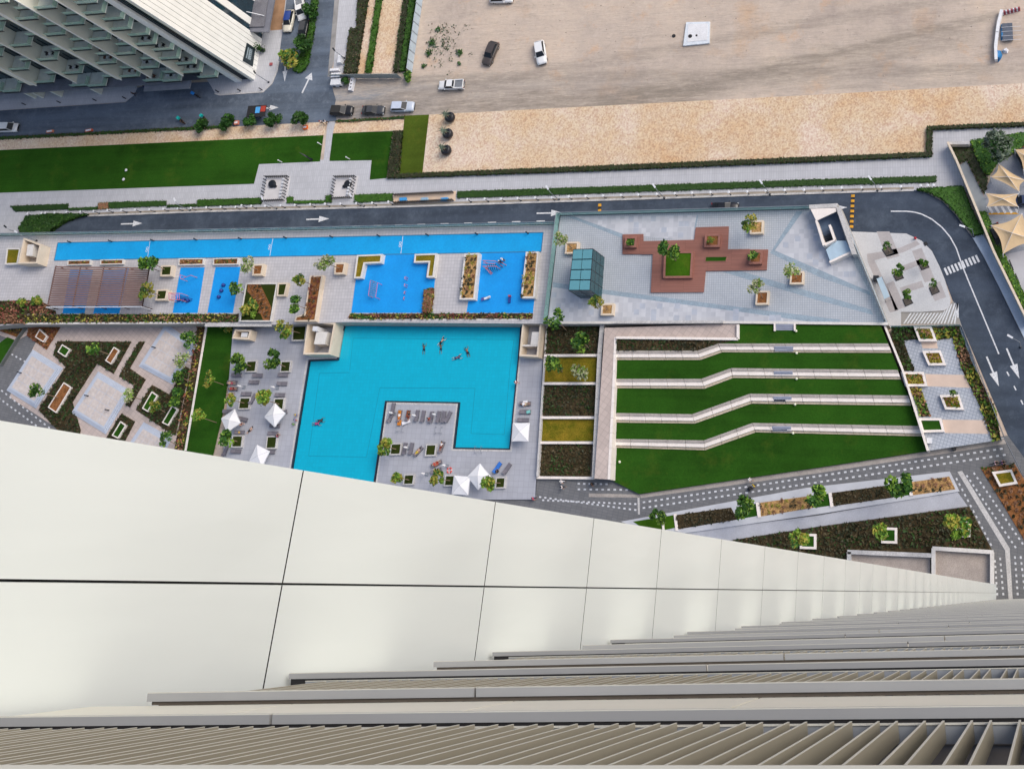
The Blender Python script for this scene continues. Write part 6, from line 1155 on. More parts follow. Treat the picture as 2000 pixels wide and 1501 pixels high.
for x in (-1.9, 1.9):
    for y in (-1, 1): B().tube((x, y, 0), (x, y, 2), .05).build('post', METALD, t)
B().box((.3, .2, 2.09), (1.0, 1.3, .06)).build('blue_sheet', M('sheet_blue', C('4f9fd8'), .6, .1), t); B().box((1.5, .4, 2.09), (1.1, 1.2, .06)).build('red_sheet', M('sheet_red', C('a33b2e'), .6, .1), t)
# things beside the crossing
t = thing('white_machine', 'white ground unit with dark slot beside the grey fence', 'machine', P(662, 164), .0); B().box((0, 0, .7), (2.2, 1.4, 1.3)).build('housing', METALW, t); B().box((0, 1.2, .95), (1.9, .9, 1.7)).build('cab', WHITE, t); B().box((0, .7, 1.4), (2.3, .12, .3)).build('slot', PLB, t)
for s in (-.7, .7): B().tube((s, -.75, .3), (s, .75, .3), .3, n=10).build('wheel', TYRE, t)
t = thing('white_barrier', 'narrow white barrier with three square holes near the grey fence', 'barrier', P(690, 167), 1.5); B().box((0, 0, .45), (2.6, .7, .9)).build('body', WHITE, t)
for k in (-.7, 0, .7): B().box((k, 0, .905), (.28, .28, .02)).build('hole', METALD, t)
t = thing('white_gate', 'white gate bar and box beside the pavement end at the fence', 'gate', P(657, 139)); B().box((0, 0, .5), (2.0, .5, .7)).build('bar', WHITE, t); B().box((.9, 2.2, .6), (.7, 1.7, 1.0)).build('box', METALW, t)
for lab, uv, c in (('orange crate beside the last street tree', (598, 250), 'd9641f'), ('pale red cone bag between street trees', (464, 241), 'c97d6a'), ('orange barrier board lying on the hotel road kerb, left', (100, 258), 'd08468'), ('orange barrier board lying on the hotel road kerb, right', (176, 256), 'd0664f')):
    t = thing('site_board', lab, 'board' if 'board' in lab else 'crate', P(*uv), .1); m = M('orange_' + c, C(c), .6, .1); L = 1.6 if 'board' in lab else .9
    B().box((0, 0, .3), (L, .5 if L > 1 else .8, .5)).build('panel', m, t); B().box((0, 0, .56), (L * .8, .35, .04)).build('stripe', WHITE, t)
t = thing('red_hydrant', 'small red hydrant on the paved corner by the road bend', 'hydrant', P(1788, 466, .14)); B().lathe((0, 0, 0), [(.16, 0), (.16, .5), (.2, .52), (.1, .7)], 10).build('barrel', M('hydrant_red', C('b5323c'), .5, .1), t); B().tube((-.25, 0, .38), (.25, 0, .38), .08).build('outlet', M('hydrant_red', C('b5323c')), t)
t = thing('drain_grate', 'small dark square grate on the paved corner by the kerb', 'grate', P(1808, 476, .14), .5); B().box((0, 0, .03), (.6, .6, .05)).build('frame', METALD, t); B().box((0, 0, .06), (.45, .45, .02)).build('grille', BLACK, t)
t = thing('glass_canopy', 'pale glass canopy with dark cube at the foot of plaza east wall', 'canopy'); p = ccw(PP([(1712, 544), (1722, 540), (1738, 579), (1727, 584)], 2.4)); B().prism(p, 2.3, 2.4).build('roof', M('canopy_pale', C('a9bcc9'), .2, .04), t); c = P(1711, 543, 1.2); B().box((c[0], c[1], .7), (.9, .8, 1.3)).build('cabinet', METALD, t)
for q in p: B().tube((q[0], q[1], .14), (q[0], q[1], 2.3), .05).build('post', METAL, t)
t = thing('waste_bin', 'dark round bin on the walkway kerb below the turf planter', 'bin', P(1864, 876, .2)); B().lathe((0, 0, 0), [(.32, 0), (.36, .8)], 12).build('bin', METALD, t); B().lathe((0, 0, .8), [(.38, 0), (.3, .1)], 12).build('lid', PLB, t)
t = thing('white_cabinet', 'small white cube cabinet beside the lower end of stepped lawns', 'cabinet', P(1816, 861, 1.6)); B().box((0, 0, .35), (.7, .7, .7)).build('body', METALW, t); B().box((0, 0, .73), (.8, .8, .06)).build('lid', METALW, t)
for lab, (u, v), z_ in (('pale lamp globe on the top lawn by the garden stair', (1556, 647), ZT[0]), ('pale lamp globe below the topmost stone seat', (1557, 690), ZT[1]), ('pale lamp globe below the second stone seat', (1557, 740), ZT[2]), ('pale lamp globe below the third stone seat', (1554, 790), ZT[3]), ('pale lamp globe below the lowest stone seat', (1550, 846), ZT[4]), ('lone pale lamp globe left on the lowest lawn', (1212, 902), ZT[4])):
    p = P(u, v, z_); t = thing('garden_globe', lab, 'garden lamp', p); B().tube((0, 0, 0), (0, 0, .35), .06).build('stem', METAL, t); B().lathe((0, 0, .35), [(.1, 0), (.2, .1), (.2, .2), (.08, .3)], 10).build('globe', M('globe', C('e0e0c8'), .4, .03), t)
# ================================================================ people: one continuous skinned body per pose, clothes and hair as children
SK = M('skin', C('b58a6c'), .55, .06); SK2 = M('skin_tan', C('8d6448'), .55, .06); SKP = M('skin_pale', C('d3ab93'), .55, .06)
def skinmesh(name, nodes, edges, root, sub=1):
    me = bpy.data.meshes.new(name); me.from_pydata([n[0] for n in nodes], edges, []); o = bpy.data.objects.new(name, me); COL.objects.link(o)
    m = o.modifiers.new('s', 'SKIN'); m.use_smooth_shade = True
    if not me.skin_vertices: 
        bpy.context.view_layer.objects.active = o
    for i, n in enumerate(nodes):
        d = me.skin_vertices[0].data[i]; r = n[1]; d.radius = r if isinstance(r, tuple) else (r, r); d.use_root = (i == root)
    if sub: q = o.modifiers.new('u', 'SUBSURF'); q.levels = sub; q.render_levels = sub
    bpy.context.view_layer.update(); ev = o.evaluated_get(bpy.context.evaluated_depsgraph_get()); r = bpy.data.meshes.new_from_object(ev); r.name = name
    bpy.data.objects.remove(o); return r
def pose(kind):
    """joints of a 1.72 m figure, x forward, y to its left, z up, feet (or back) on z = 0"""
    J = {}
    if kind in ('stand', 'walk'):
        s = .28 if kind == 'walk' else .05
        J = dict(pelvis=(0, 0, .93), chest=(.01, 0, 1.28), neck=(.01, 0, 1.47), head=(.03, 0, 1.62), top=(.02, 0, 1.70))
        for y, k, q in ((1, 'l', 1), (-1, 'r', -1)):
            J.update({k + 'hip': (0, .10 * y, .88), k + 'knee': (.05 + s * .5 * q, .11 * y, .49), k + 'ank': (s * q - .03, .11 * y, .08), k + 'toe': (s * q + .17, .12 * y, .03), k + 'sh': (0, .19 * y, 1.42), k + 'elb': (-.03 - s * .5 * q, .25 * y, 1.13), k + 'wri': (.08 - s * .7 * q, .25 * y, .88)})
    elif kind == 'lie':                                 # on the back on a lounger, torso slightly raised, head towards -x
        J = dict(pelvis=(-.05, 0, .14), chest=(-.40, 0, .22), neck=(-.58, 0, .29), head=(-.73, 0, .36), top=(-.82, 0, .39))
        for y, k, q in ((1, 'l', 1), (-1, 'r', 0)):
            J.update({k + 'hip': (.0, .10 * y, .13), k + 'knee': (.42, .13 * y, .15 + .22 * q), k + 'ank': (.82 - .12 * q, .12 * y, .08), k + 'toe': (.90 - .06 * q, .14 * y, .20 - .1 * q), k + 'sh': (-.52, .19 * y, .24), k + 'elb': (-.28, .30 * y, .12), k + 'wri': (-.02, .27 * y, .10)})
    elif kind == 'swim':                                # prone in the water
        J = dict(pelvis=(0, 0, 0), chest=(.36, 0, .05), neck=(.53, 0, .10), head=(.68, 0, .18), top=(.76, 0, .22))
        for y, k, q in ((1, 'l', 1), (-1, 'r', -1)):
            J.update({k + 'hip': (-.05, .10 * y, -.02), k + 'knee': (-.45, .16 * y, -.08 + .06 * q), k + 'ank': (-.85, .16 * y, -.06 + .05 * q), k + 'toe': (-1.0, .17 * y, -.08), k + 'sh': (.48, .20 * y, .05), k + 'elb': (.66, .38 * y, -.02), k + 'wri': (.88, .34 * y, -.03)})
    elif kind == 'sit':                                 # seated on an edge or a bike saddle
        J = dict(pelvis=(0, 0, .50), chest=(.06, 0, .85), neck=(.09, 0, 1.03), head=(.13, 0, 1.18), top=(.12, 0, 1.27))
        for y, k, q in ((1, 'l', 1), (-1, 'r', -1)):
            J.update({k + 'hip': (.03, .10 * y, .48), k + 'knee': (.46, .14 * y, .50), k + 'ank': (.44, .13 * y, .09), k + 'toe': (.63, .14 * y, .03), k + 'sh': (.06, .19 * y, .98), k + 'elb': (.14, .25 * y, .70), k + 'wri': (.38, .20 * y, .62)})
    return J
def figure_meshes(kind):
    J = pose(kind); N = []; E = []; ix = {}
    def add(n, p, r, par=None):
        ix[n] = len(N); N.append((tuple(p), r))
        if par is not None: E.append((ix[par], ix[n]))
    L3 = lambda a, b_, k: tuple(np.array(J[a]) * (1 - k) + np.array(J[b_]) * k)
    add('pelvis', J['pelvis'], (.13, .11)); add('belly', L3('pelvis', 'chest', .5), (.115, .095), 'pelvis'); add('chest', J['chest'], (.14, .11), 'belly'); add('neckb', L3('chest', 'neck', .75), (.085, .08), 'chest'); add('neck', J['neck'], .055, 'neckb')
    add('jaw', L3('neck', 'head', .55), (.07, .075), 'neck'); add('head', J['head'], (.088, .1), 'jaw'); add('top', J['top'], (.06, .065), 'head')
    for k in 'lr':
        add(k + 'hip', J[k + 'hip'], .09, 'pelvis'); add(k + 'thi', L3(k + 'hip', k + 'knee', .4), .078, k + 'hip'); add(k + 'knee', J[k + 'knee'], .055, k + 'thi'); add(k + 'cal', L3(k + 'knee', k + 'ank', .3), .056, k + 'knee'); add(k + 'ank', J[k + 'ank'], .036, k + 'cal'); add(k + 'toe', J[k + 'toe'], (.04, .026), k + 'ank')
        add(k + 'sh', J[k + 'sh'], .058, 'chest'); add(k + 'elb', J[k + 'elb'], .038, k + 'sh'); add(k + 'wri', J[k + 'wri'], .026, k + 'elb')
        w_, e = np.array(J[k + 'wri']), np.array(J[k + 'elb']); d = (w_ - e) / np.linalg.norm(w_ - e); sd = np.cross(d, (0, 0, 1.)); sd = sd / max(np.linalg.norm(sd), .1); up = np.cross(sd, d)
        add(k + 'palm', w_ + d * .07, (.034, .018), k + 'wri')
        for f_, (o_, l_) in enumerate(((-.03, .075), (-.01, .085), (.01, .08), (.03, .06))):
            add(f'{k}f{f_}a', w_ + d * .105 + sd * o_, .009, k + 'palm'); add(f'{k}f{f_}b', w_ + d * (.105 + l_ * .6) + sd * o_ * 1.1 - up * .012, .008, f'{k}f{f_}a'); add(f'{k}f{f_}c', w_ + d * (.105 + l_) + sd * o_ * 1.1 - up * .035, .007, f'{k}f{f_}b')
        add(k + 'th1', w_ + d * .05 - sd * .045, .010, k + 'palm'); add(k + 'th2', w_ + d * .09 - sd * .065 - up * .01, .008, k + 'th1')
    body = skinmesh('body', N, E, 0)
    def sub(names, grow):
        m_ = {ix[n]: i for i, n in enumerate(names)}
        def g(r): return tuple(x + grow for x in r) if isinstance(r, tuple) else (r + grow, r + grow)
        return [(N[ix[n]][0], g(N[ix[n]][1])) for n in names], [(m_[a], m_[b_]) for a, b_ in E if a in m_ and b_ in m_]
    out = {'body': body}
    n, e = sub(['pelvis', 'belly', 'chest', 'neckb', 'lsh', 'rsh', 'lelb', 'relb'], .016); n[6] = (tuple(np.array(n[4][0]) * .35 + np.array(n[6][0]) * .65), (.055, .055)); n[7] = (tuple(np.array(n[5][0]) * .35 + np.array(n[7][0]) * .65), (.055, .055)); out['shirt'] = skinmesh('shirt', n, e, 0)
    n, e = sub(['pelvis', 'lhip', 'rhip', 'lthi', 'rthi', 'lknee', 'rknee'], .016); out['shorts'] = skinmesh('shorts', n, e, 0)
    n, e = sub(['pelvis', 'lhip', 'rhip', 'lthi', 'rthi', 'lknee', 'rknee', 'lcal', 'rcal', 'lank', 'rank'], .014); out['trousers'] = skinmesh('trousers', n, e, 0)
    hd = np.array(J['head']); tp = np.array(J['top']); b_ = np.array(J['neck']); ax = (tp - hd) / np.linalg.norm(tp - hd); bk = np.array((-1, 0, 0.)) if kind in ('stand', 'walk', 'sit') else (np.array((0, 0, -1.)) if kind == 'lie' else np.array((0, 0, 1.)))
    out['hair'] = skinmesh('hair', [(tuple(hd + bk * .035 - ax * .03), (.075, .08)), (tuple(hd + bk * .025 + ax * .05), (.09, .09)), (tuple(tp + bk * .015 + ax * .01), (.06, .06))], [(0, 1), (1, 2)], 1)
    fb = B(); fr = -bk; sd = np.cross(ax, fr)
    out['face'] = (hd, ax, fr, sd); return out
FIG = {k: figure_meshes(k) for k in ('stand', 'walk', 'lie', 'swim', 'sit')}
FEAT = M('eye_dark', (0.03, 0.02, 0.02), .3, .05)
def facemesh(kind):
    hd, ax, fr, sd = FIG[kind]['face']; b = B()
    for s in (-1, 1):
        c = hd + fr * .093 + sd * .034 * s + ax * .005; b.lathe(tuple(c - np.array((0, 0, .006))), [(.004, 0), (.012, .006), (.004, .012)], 6, 0)
        c = hd + sd * .094 * s; b.box(tuple(c), (.035, .02, .06), 0, 1)
    b.box(tuple(hd + fr * .103 - ax * .025), (.03, .03, .035), 0, 1); b.box(tuple(hd + fr * .088 - ax * .062), (.02, .045, .012), 0, 2)
    me = bpy.data.meshes.new('face'); me.from_pydata(b.v, [], b.f); me.polygons.foreach_set('material_index', b.m)
    for m in (FEAT, SK, M('lips', C('8c5348'), .5, .05)): me.materials.append(m)
    return me
FACE = {k: facemesh(k) for k in FIG}
HAIR = {k: M('hair_' + k, C(v), .6, .1) for k, v in dict(black='17130f', brown='3c2a1c', grey='8d8a86', blond='a58a55', cap='e4e4e4', red='9c2f2a').items()}
def cloth(c): return M('cloth_' + c, C(c), .8, .08)
def person(lab, uv, z, kind='stand', rz=0.0, shirt=None, legs=('shorts', '2a2f3d'), hair='black', skin=SK, scale=1.0, group=None):
    t = thing('person', lab, 'person', P(*uv, z), rz, group); t.scale = (scale,) * 3
    def put(nm, me, m):
        o = link(nm, me, t)
        if not me.materials: me.materials.append(m)
        else: o.material_slots[0].link = 'OBJECT'; o.material_slots[0].material = m
        return o
    put('body', FIG[kind]['body'], skin); put('hair', FIG[kind]['hair'], HAIR[hair]); link('face', FACE[kind], t)
    if shirt: put('shirt', FIG[kind]['shirt'], cloth(shirt))
    if legs: put(legs[0], FIG[kind][legs[0]], cloth(legs[1]))
    return t
# ---------------- sun loungers, parasols, people on the pool terrace
LF = M('lounger_grey', C('6d6a72'), .75, .1, 2); LFR = M('lounger_frame', C('55545b'), .5, .08)
def make_lounger(name='sun_lounger', m=LF):
    t = thing(name, 'x', 'sun lounger'); B().prism([(-.25, -.32), (1.0, -.32), (1.0, .32), (-.25, .32)], .26, .34).build('seat', m, t)
    b = B(); b.add([(-.25, -.32, .27), (-.25, .32, .27), (-.95, .32, .52), (-.95, -.32, .52), (-.25, -.32, .35), (-.25, .32, .35), (-.95, .32, .60), (-.95, -.32, .60)], [(0, 1, 2, 3), (4, 7, 6, 5), (0, 4, 5, 1), (1, 5, 6, 2), (2, 6, 7, 3), (3, 7, 4, 0)]); b.build('backrest', m, t)
    for x in (-.75, .85):
        for y in (-.27, .27): B().box((x, y, .13), (.06, .06, .26)).build('leg', LFR, t)
    for y in (-.34, .34): B().box((.1, y, .24), (1.9, .04, .07)).build('side_rail', LFR, t)
    return t
LG0 = make_lounger(); lused = [0]
def lounger(lab, uv, rz, m=None, group=None):
    p = P(*uv, ZP + .3); p = (p[0], p[1], ZP)
    if not lused[0]: t = LG0; t.location = p; t.rotation_euler = (0, 0, rz); t['label'] = lab; lused[0] = 1
    else: t = dup(LG0, p, rz, lab, None, {'lounger_grey': m} if m else None)
    if group: t['group'] = group
    elif 'group' in t.keys(): del t['group']
    return t
PI = math.pi
R1_ = 0.02
for lab, uv, rz in (('grey lounger in the top row beside the lawn under a tree', (462, 732), 0), ('grey lounger in the top row, second from the lawn', (503, 733), 0), ('grey lounger in the top row directly below the pool side planter', (553, 732), 0), ('grey lounger in the second row next to a closed parasol', (496, 746), 0), ('grey lounger in the second row nearest the pool', (551, 749), 0), ('grey lounger beside the lawn carrying a bather by a closed parasol', (454, 747), 0), ('grey lounger beside the lawn carrying a bather in red', (455, 759), 0), ('grey lounger right above the second row planter by the lawn', (481, 769), 0), ('grey lounger right above the planter under the rhombic parasol', (547, 771), 0),
                    ('tilted grey lounger beside the lime tree', (493, 779), 1.15), ('grey lounger half under the lawn side parasol', (445, 803), 0), ('grey lounger right of the lawn side parasol', (474, 818), -.2), ('grey lounger with a yellow towel above a planter', (468, 844), 0), ('grey lounger below the rhombic parasol with a bather', (537, 831), 0), ('grey lounger just above the lower pool side planter', (533, 846), 0), ('grey lounger below the lower lawn side planter', (461, 881), 0), ('grey lounger below the lower pool side planter', (527, 882), 0), ('grey lounger peeping from the rhombic parasol right corner', (551, 806), .3),
                    ('grey lounger standing alone at the left of the peninsula', (767, 798), 1.5), ('tilted grey lounger below the left closed parasol of the peninsula', (763, 814), 1.2), ('lounger with an orange towel on the peninsula', (780, 812), 1.5), ('lounger with rust towel right of the orange one', (796, 812), 1.5), ('grey peninsula lounger right of the white cloth', (814, 812), 1.5), ('grey peninsula lounger with a blue bag', (826, 813), 1.5), ('grey peninsula lounger with a seated bather in red', (842, 815), 1.5), ('grey peninsula lounger right of the seated bather', (856, 814), 1.5), ('grey peninsula lounger second from the right end', (866, 814), 1.5), ('tilted grey peninsula lounger at the right end', (875, 814), 1.15),
                    ('grey lounger left of the closed parasol on the lower peninsula', (790, 876), 1.5), ('grey lounger right of the closed parasol on the lower peninsula', (803, 876), 1.5), ('tilted lounger carrying the bather with yellow hat', (817, 881), .85), ('dark lounger right of the right peninsula planter', (862, 873), 1.3), ('tilted lounger with reddish towel near the life ring', (853, 905), .45), ('lounger under the tree left of the life ring', (852, 919), .3),
                    ('brown lounger tilted right of the blue one', (990, 915), 1.0), ('grey lounger highest on the right pool side with towels', (1026, 788), 0), ('grey lounger with a teal towel on the right pool side', (1026, 804), 0), ('grey lounger just above the right pool side parasol', (1022, 820), 0), ('dark lounger hidden behind the lowest lawn side tree', (440, 880), 1.3)):
    lounger(lab, uv, rz)
lounger('bright blue lounger beside a crouching dark person', (971, 913), 1.0, M('lounger_blue', C('2f6fc4'), .7, .1))
def make_parasol():
    t = thing('parasol', 'x', 'parasol'); B().tube((0, 0, 0), (0, 0, 2.55), .035).build('pole', METALW, t); B().box((0, 0, .05), (.6, .6, .1)).build('base', METAL, t); h = 1.5
    b = B(); c = [(-h, -h, 2.25), (h, -h, 2.25), (h, h, 2.25), (-h, h, 2.25)]
    vs = c + [(0, 0, 2.85)] + [((c[i][0] + c[(i + 1) % 4][0]) / 2 * .97, (c[i][1] + c[(i + 1) % 4][1]) / 2 * .97, 2.27) for i in range(4)]
    b.add(vs, [(i, 5 + i, 4) for i in range(4)] + [(5 + i, (i + 1) % 4, 4) for i in range(4)]); CV = M('canvas_white', C('e6e6e8', .95), .8, .03, 1.0, fine=.1); b.build('canopy', CV, t)
    v = B(); 
    for i in range(4): p, q = c[i], c[(i + 1) % 4]; v.add([p, q, (q[0], q[1], 2.10), (p[0], p[1], 2.10)], [(0, 1, 2, 3)])
    v.build('valance', CV, t)
    for i in range(4): B().tube(c[i], (0, 0, 2.84), .018, n=4).build('rib', METAL, t)
    return t
PA0 = make_parasol(); pu = 0
for lab, uv, rz in (('rhombic white parasol beside the narrow lawn', (449, 821), .62), ('rhombic white parasol nearest the pool on the lounger terrace', (535, 810), .95), ('white parasol half cut by the tower edge', (505, 890), -.35), ('square white parasol on the right pool side', (1015.5, 843), 0.02), ('square white parasol lowest at the tower edge', (899, 947), -.02), ('rotated white parasol behind the tree on the peninsula', (934, 930), -.75)):
    p = P(*uv, ZP + 2.5); p = (p[0], p[1], ZP)
    if pu == 0: PA0.location = p; PA0.rotation_euler = (0, 0, rz); PA0['label'] = lab; pu = 1
    else: dup(PA0, p, rz, lab)
CP = thing('closed_parasol', 'x', 'parasol'); B().lathe((0, 0, .9), [(.05, 0), (.2, .35), (.13, 1.0), (.03, 1.35)], 10).build('canopy', M('canvas_white', C('e6e6e8')), CP); B().tube((0, 0, 0), (0, 0, 2.35), .03).build('pole', METALW, CP); B().box((0, 0, .05), (.6, .6, .1)).build('base', METAL, CP); cu = 0
for lab, uv in (('closed white parasol beside the lawn side bathers', (477, 756)), ('closed white parasol in the second row near the pool', (542, 758)), ('closed white parasol at the left end of the peninsula', (771, 808)), ('closed white parasol in the middle of the peninsula', (816, 813)), ('closed white parasol at the right of the peninsula', (855, 811)), ('closed white parasol between the two lower peninsula loungers', (800, 875)), ('closed white parasol left of the tower edge tree', (834, 926)), ('closed white parasol near the life ring', (874, 910))):
    p = P(*uv, ZP)
    if cu == 0: CP.location = p; CP['label'] = lab; cu = 1
    else: dup(CP, p, None, lab)
def towel(lab, uv, c, L, W_, rz, z): p = P(*uv, z); tag(B().box((0, 0, 0), (L, W_, .03)).box((L * .3, 0, .02), (L * .3, W_ * .9, .03)).build('towel', cloth(c), None, p), lab, 'towel').rotation_euler = (0, 0, rz)
for a in (('orange towel spread over the upper half of a peninsula lounger', (780, 807), 'c27a22', 1.0, .6, 1.5, ZP + .5), ('orange towel over the foot of a peninsula lounger', (780, 825), 'bd7423', .9, .75, 1.5, ZP + .36), ('rust towel on the lounger right of the orange one', (797, 808), '8a4a2c', 1.1, .6, 1.5, ZP + .5), ('white cloth spread beside rust towel on the peninsula', (793, 824), 'e2e2e6', 1.6, .55, .35, ZP + .4), ('white towel bundle on the highest right pool side lounger', (1026, 785), 'dfe0e6', .8, .5, .2, ZP + .45), ('teal towel on the right pool side lounger', (1032, 804), '77b9b5', .7, .5, .3, ZP + .45), ('yellow towel on the lounger by the lower planter', (467, 844), 'c9a24e', .35, .3, 0, ZP + .38), ('reddish towel on the tilted lounger near the life ring', (850, 907), 'a8503c', 1.2, .5, .45, ZP + .42), ('pale reddish towel under the tree left of the life ring', (851, 919), 'b98a7c', 1.0, .5, .3, ZP + .42)): towel(*a)
t = thing('life_ring', 'red and white life ring lying near the lower loungers', 'life ring', P(878, 918, ZP)); b = B(); n = 20
for i in range(n):
    a0, a1 = 2 * PI * i / n, 2 * PI * (i + 1) / n; b.tube((.42 * math.cos(a0), .42 * math.sin(a0), .1), (.42 * math.cos(a1), .42 * math.sin(a1), .1), .12, n=8, mi=1 if i % 5 == 0 else 0)
b.build('ring', [M('ring_red', C('d0544c'), .5, .08), WHITE], t)
for lab, uv in (('thin metal pool ladder at the lower pool edge', (936, 878)), ('metal stand below the orange towel lounger', (783, 837)), ('metal stand below the right peninsula loungers', (858, 840))):
    p = P(*uv, ZP); t = thing('metal_frame', lab, 'metal frame', p)
    for s in (-.55, .55): B().tube((s, .5, .0), (s, .5, .7), .03).tube((s, .5, .7), (s, -.5, .7), .03).tube((s, -.5, .7), (s, -.5, 0), .03).build('side_loop', METAL, t)
    B().tube((-.55, -.5, .7), (.55, -.5, .7), .03).build('crossbar', METAL, t)
LZ = ZP + .36
for a in (('bather in pink lying on the lawn side lounger by a closed parasol', (453, 748), LZ, 'lie', 0, None, ('shorts', 'c4566a'), 'brown', SKP), ('bather in red top lying on the second lawn side lounger', (456, 759), LZ, 'lie', 0, 'a83c40', ('shorts', '7b2f35'), 'black', SK), ('bather with teal shorts sunning by the yellowish tree', (452, 770), LZ, 'lie', .2, None, ('shorts', '2b8f8a'), 'black', SK2), ('bather with dark hair sitting on the lounger right of lawn side parasol', (473, 830), ZP + .02, 'sit', .6, None, ('shorts', '7c3f2a'), 'black', SKP),
          ('bather lying face up alone on the paving of the terrace', (489, 840), ZP - .04, 'lie', -2.3, None, ('shorts', '26262a'), 'black', SKP), ('bather in white on the lounger below the rhombic parasol', (537, 830), LZ, 'lie', PI, 'e0e0e4', ('shorts', '23262e'), 'black', SK), ('person in magenta crouching beside the lower pool side planter', (545, 853), ZP - .1, 'sit', 1.2, 'b3366a', ('shorts', '25222a'), 'black', SK), ('bather lying between orange towels on the peninsula', (780, 815), LZ, 'lie', -1.57, 'e8e4dc', ('shorts', 'b86a1e'), 'brown', SKP),
          ('bather in dark suit lying beside the rust towel', (799, 813), LZ, 'lie', -1.57, '2b2226', ('shorts', '6f2f2a'), 'black', SK), ('bather in red sitting on a peninsula lounger', (841, 817), ZP - .12, 'sit', -1.6, 'b5402f', ('shorts', 'a03a2c'), 'black', SKP), ('bather with yellow hat lying on the tilted peninsula lounger', (816, 882), LZ, 'lie', -2.3, None, ('shorts', 'c9b23f'), 'black', SKP), ('bather with white towel on the dark lounger by right peninsula planter', (862, 872), LZ, 'lie', -1.7, 'e6dede', ('shorts', '7a3830'), 'brown', SK),
          ('bather in red swimsuit lying near the life ring', (853, 904), LZ, 'lie', .5, 'b8493a', ('shorts', 'a8402f'), 'black', SKP), ('crouching person in black beside the blue lounger', (975, 921), ZP - .1, 'sit', 2.4, '1c1c22', ('trousers', '22242c'), 'black', SK), ('bather in white shirt on the highest right pool side lounger', (1027, 789), LZ, 'lie', .1, 'e0e2e8', ('shorts', 'c9b79a'), 'black', SK),
          ('child in yellow on the pool edge beside another child', (582, 811), ZP, 'stand', 0, 'd8b53a', ('shorts', '2a5aa0'), 'black', SK, .75), ('child in blue and red on the pool edge', (581, 821), ZP, 'stand', .5, '2a5cb0', ('shorts', 'a83434'), 'black', SK, .75), ('child in green on the pool edge by the loungers', (577, 829), ZP, 'stand', 0, '3fa04c', ('shorts', '3fa04c'), 'brown', SK, .7), ('person in white top and red shorts stepping at the right pool edge', (1012, 748), ZP, 'walk', 2.8, 'e2e2e6', ('shorts', 'b03444'), 'black', SK),
          ('swimmer with pale skin near the upper middle of the pool', (862, 667), ZP - .1, 'swim', .9, None, ('shorts', '202638'), 'black', SKP), ('swimmer under water left of the middle swimmers', (828, 681), ZP - .32, 'swim', 1.6, None, ('shorts', '1d3a52'), 'black', SK2), ('swimmer under water directly below the upper swimmer', (861, 680), ZP - .34, 'swim', 1.6, None, ('shorts', '1d3a52'), 'black', SK2), ('swimmer in purple suit at the centre of the pool', (892, 698), ZP - .1, 'swim', .3, '54406a', ('shorts', '54406a'), 'black', SKP), ('swimmer farthest right in the open pool', (913, 687), ZP - .14, 'swim', 2.0, None, ('shorts', '202638'), 'black', SK2),
          ('swimmer in magenta suit at the left side of the pool', (618, 827), ZP - .1, 'swim', 0.1, 'a03a7c', ('shorts', 'a03a7c'), 'black', SK), ('dark swimmer beside the magenta one at the left side', (624, 821), ZP - .12, 'swim', .2, '2a2a34', ('shorts', '2a2a34'), 'black', SK2),
          ('person in white nearest the beds on the south walkway', (1101, 941), .2, 'walk', 0, 'e4e4e8', ('trousers', 'd8d8dc'), 'cap', SK), ('second person in white on the south walkway', (1102, 952), .2, 'walk', .2, 'e0e0e6', ('trousers', '2a2a30'), 'black', SK), ('person dressed in black walking alone on the south walkway', (1160, 946), .2, 'walk', 0, '17171b', ('trousers', '17171b'), 'black', SK2), ('person in magenta on the walkway near the tower edge', (1046, 974), .2, 'walk', .4, 'c23a6e', ('trousers', '3a2a4a'), 'black', SK), ('person in white on the walkway ahead of the one in yellow', (1467, 937), .2, 'walk', -.6, 'e8e8ec', ('shorts', 'd6d6da'), 'cap', SK), ('person in yellow pushing a stroller on the walkway', (1475, 949), .2, 'walk', -2.5, 'd8bb35', ('trousers', '23252c'), 'black', SK),
          ('person in dark blue standing on the hotel road', (288, 173), .02, 'walk', .3, '1f2c78', ('trousers', '1f2340'), 'black', SK2), ('person in black at the pavement step of the hotel road', (266, 186), .02, 'walk', 1.2, '14141a', ('trousers', '14141a'), 'black', SK2), ('person in pale shirt at the crossing path of the promenade', (632, 242), .02, 'walk', 2.0, 'd2c3c0', ('trousers', '25252c'), 'red', SK), ('second person at the crossing path in grey', (641, 241), .02, 'walk', .4, 'b9bcc6', ('trousers', '23232a'), 'black', SK),
          ('person with white cap at the play equipment', (986, 509), ZD, 'stand', .5, 'e4e4e8', ('trousers', '1a1a20'), 'cap', SK), ('person with dark top at the play equipment', (981, 513), ZD, 'stand', 2.4, '1b1d28', ('trousers', '1b1d28'), 'cap', SK), ('child in pink at the lower end of play equipment', (982, 521), ZD, 'stand', 1.2, 'b85a86', ('shorts', '2a2436'), 'black', SK, .7)):
    person(*a)
rd = person('rider in teal helmet on the scooter left of the street trees', (358, 238), .3, 'sit', -.8, '1d1f26', ('trousers', '1d1f26'), 'black', SK2); rd = person('rider on the scooter behind the first street tree', (404, 234), .3, 'sit', -.8, '1d1f26', ('trousers', '26262c'), 'black', SK2)
t = thing('stroller', 'black stroller pushed along the south walkway', 'stroller', P(1466, 954, .2), -2.5); B().box((0, 0, .5), (.7, .45, .3)).build('seat', BLACK, t); B().lathe((-.05, 0, .65), [(.28, 0), (.26, .2), (.1, .32)], 10).build('hood', PLB, t); B().tube((-.3, 0, .5), (-.62, 0, 1.0), .025).build('handle', METALD, t)
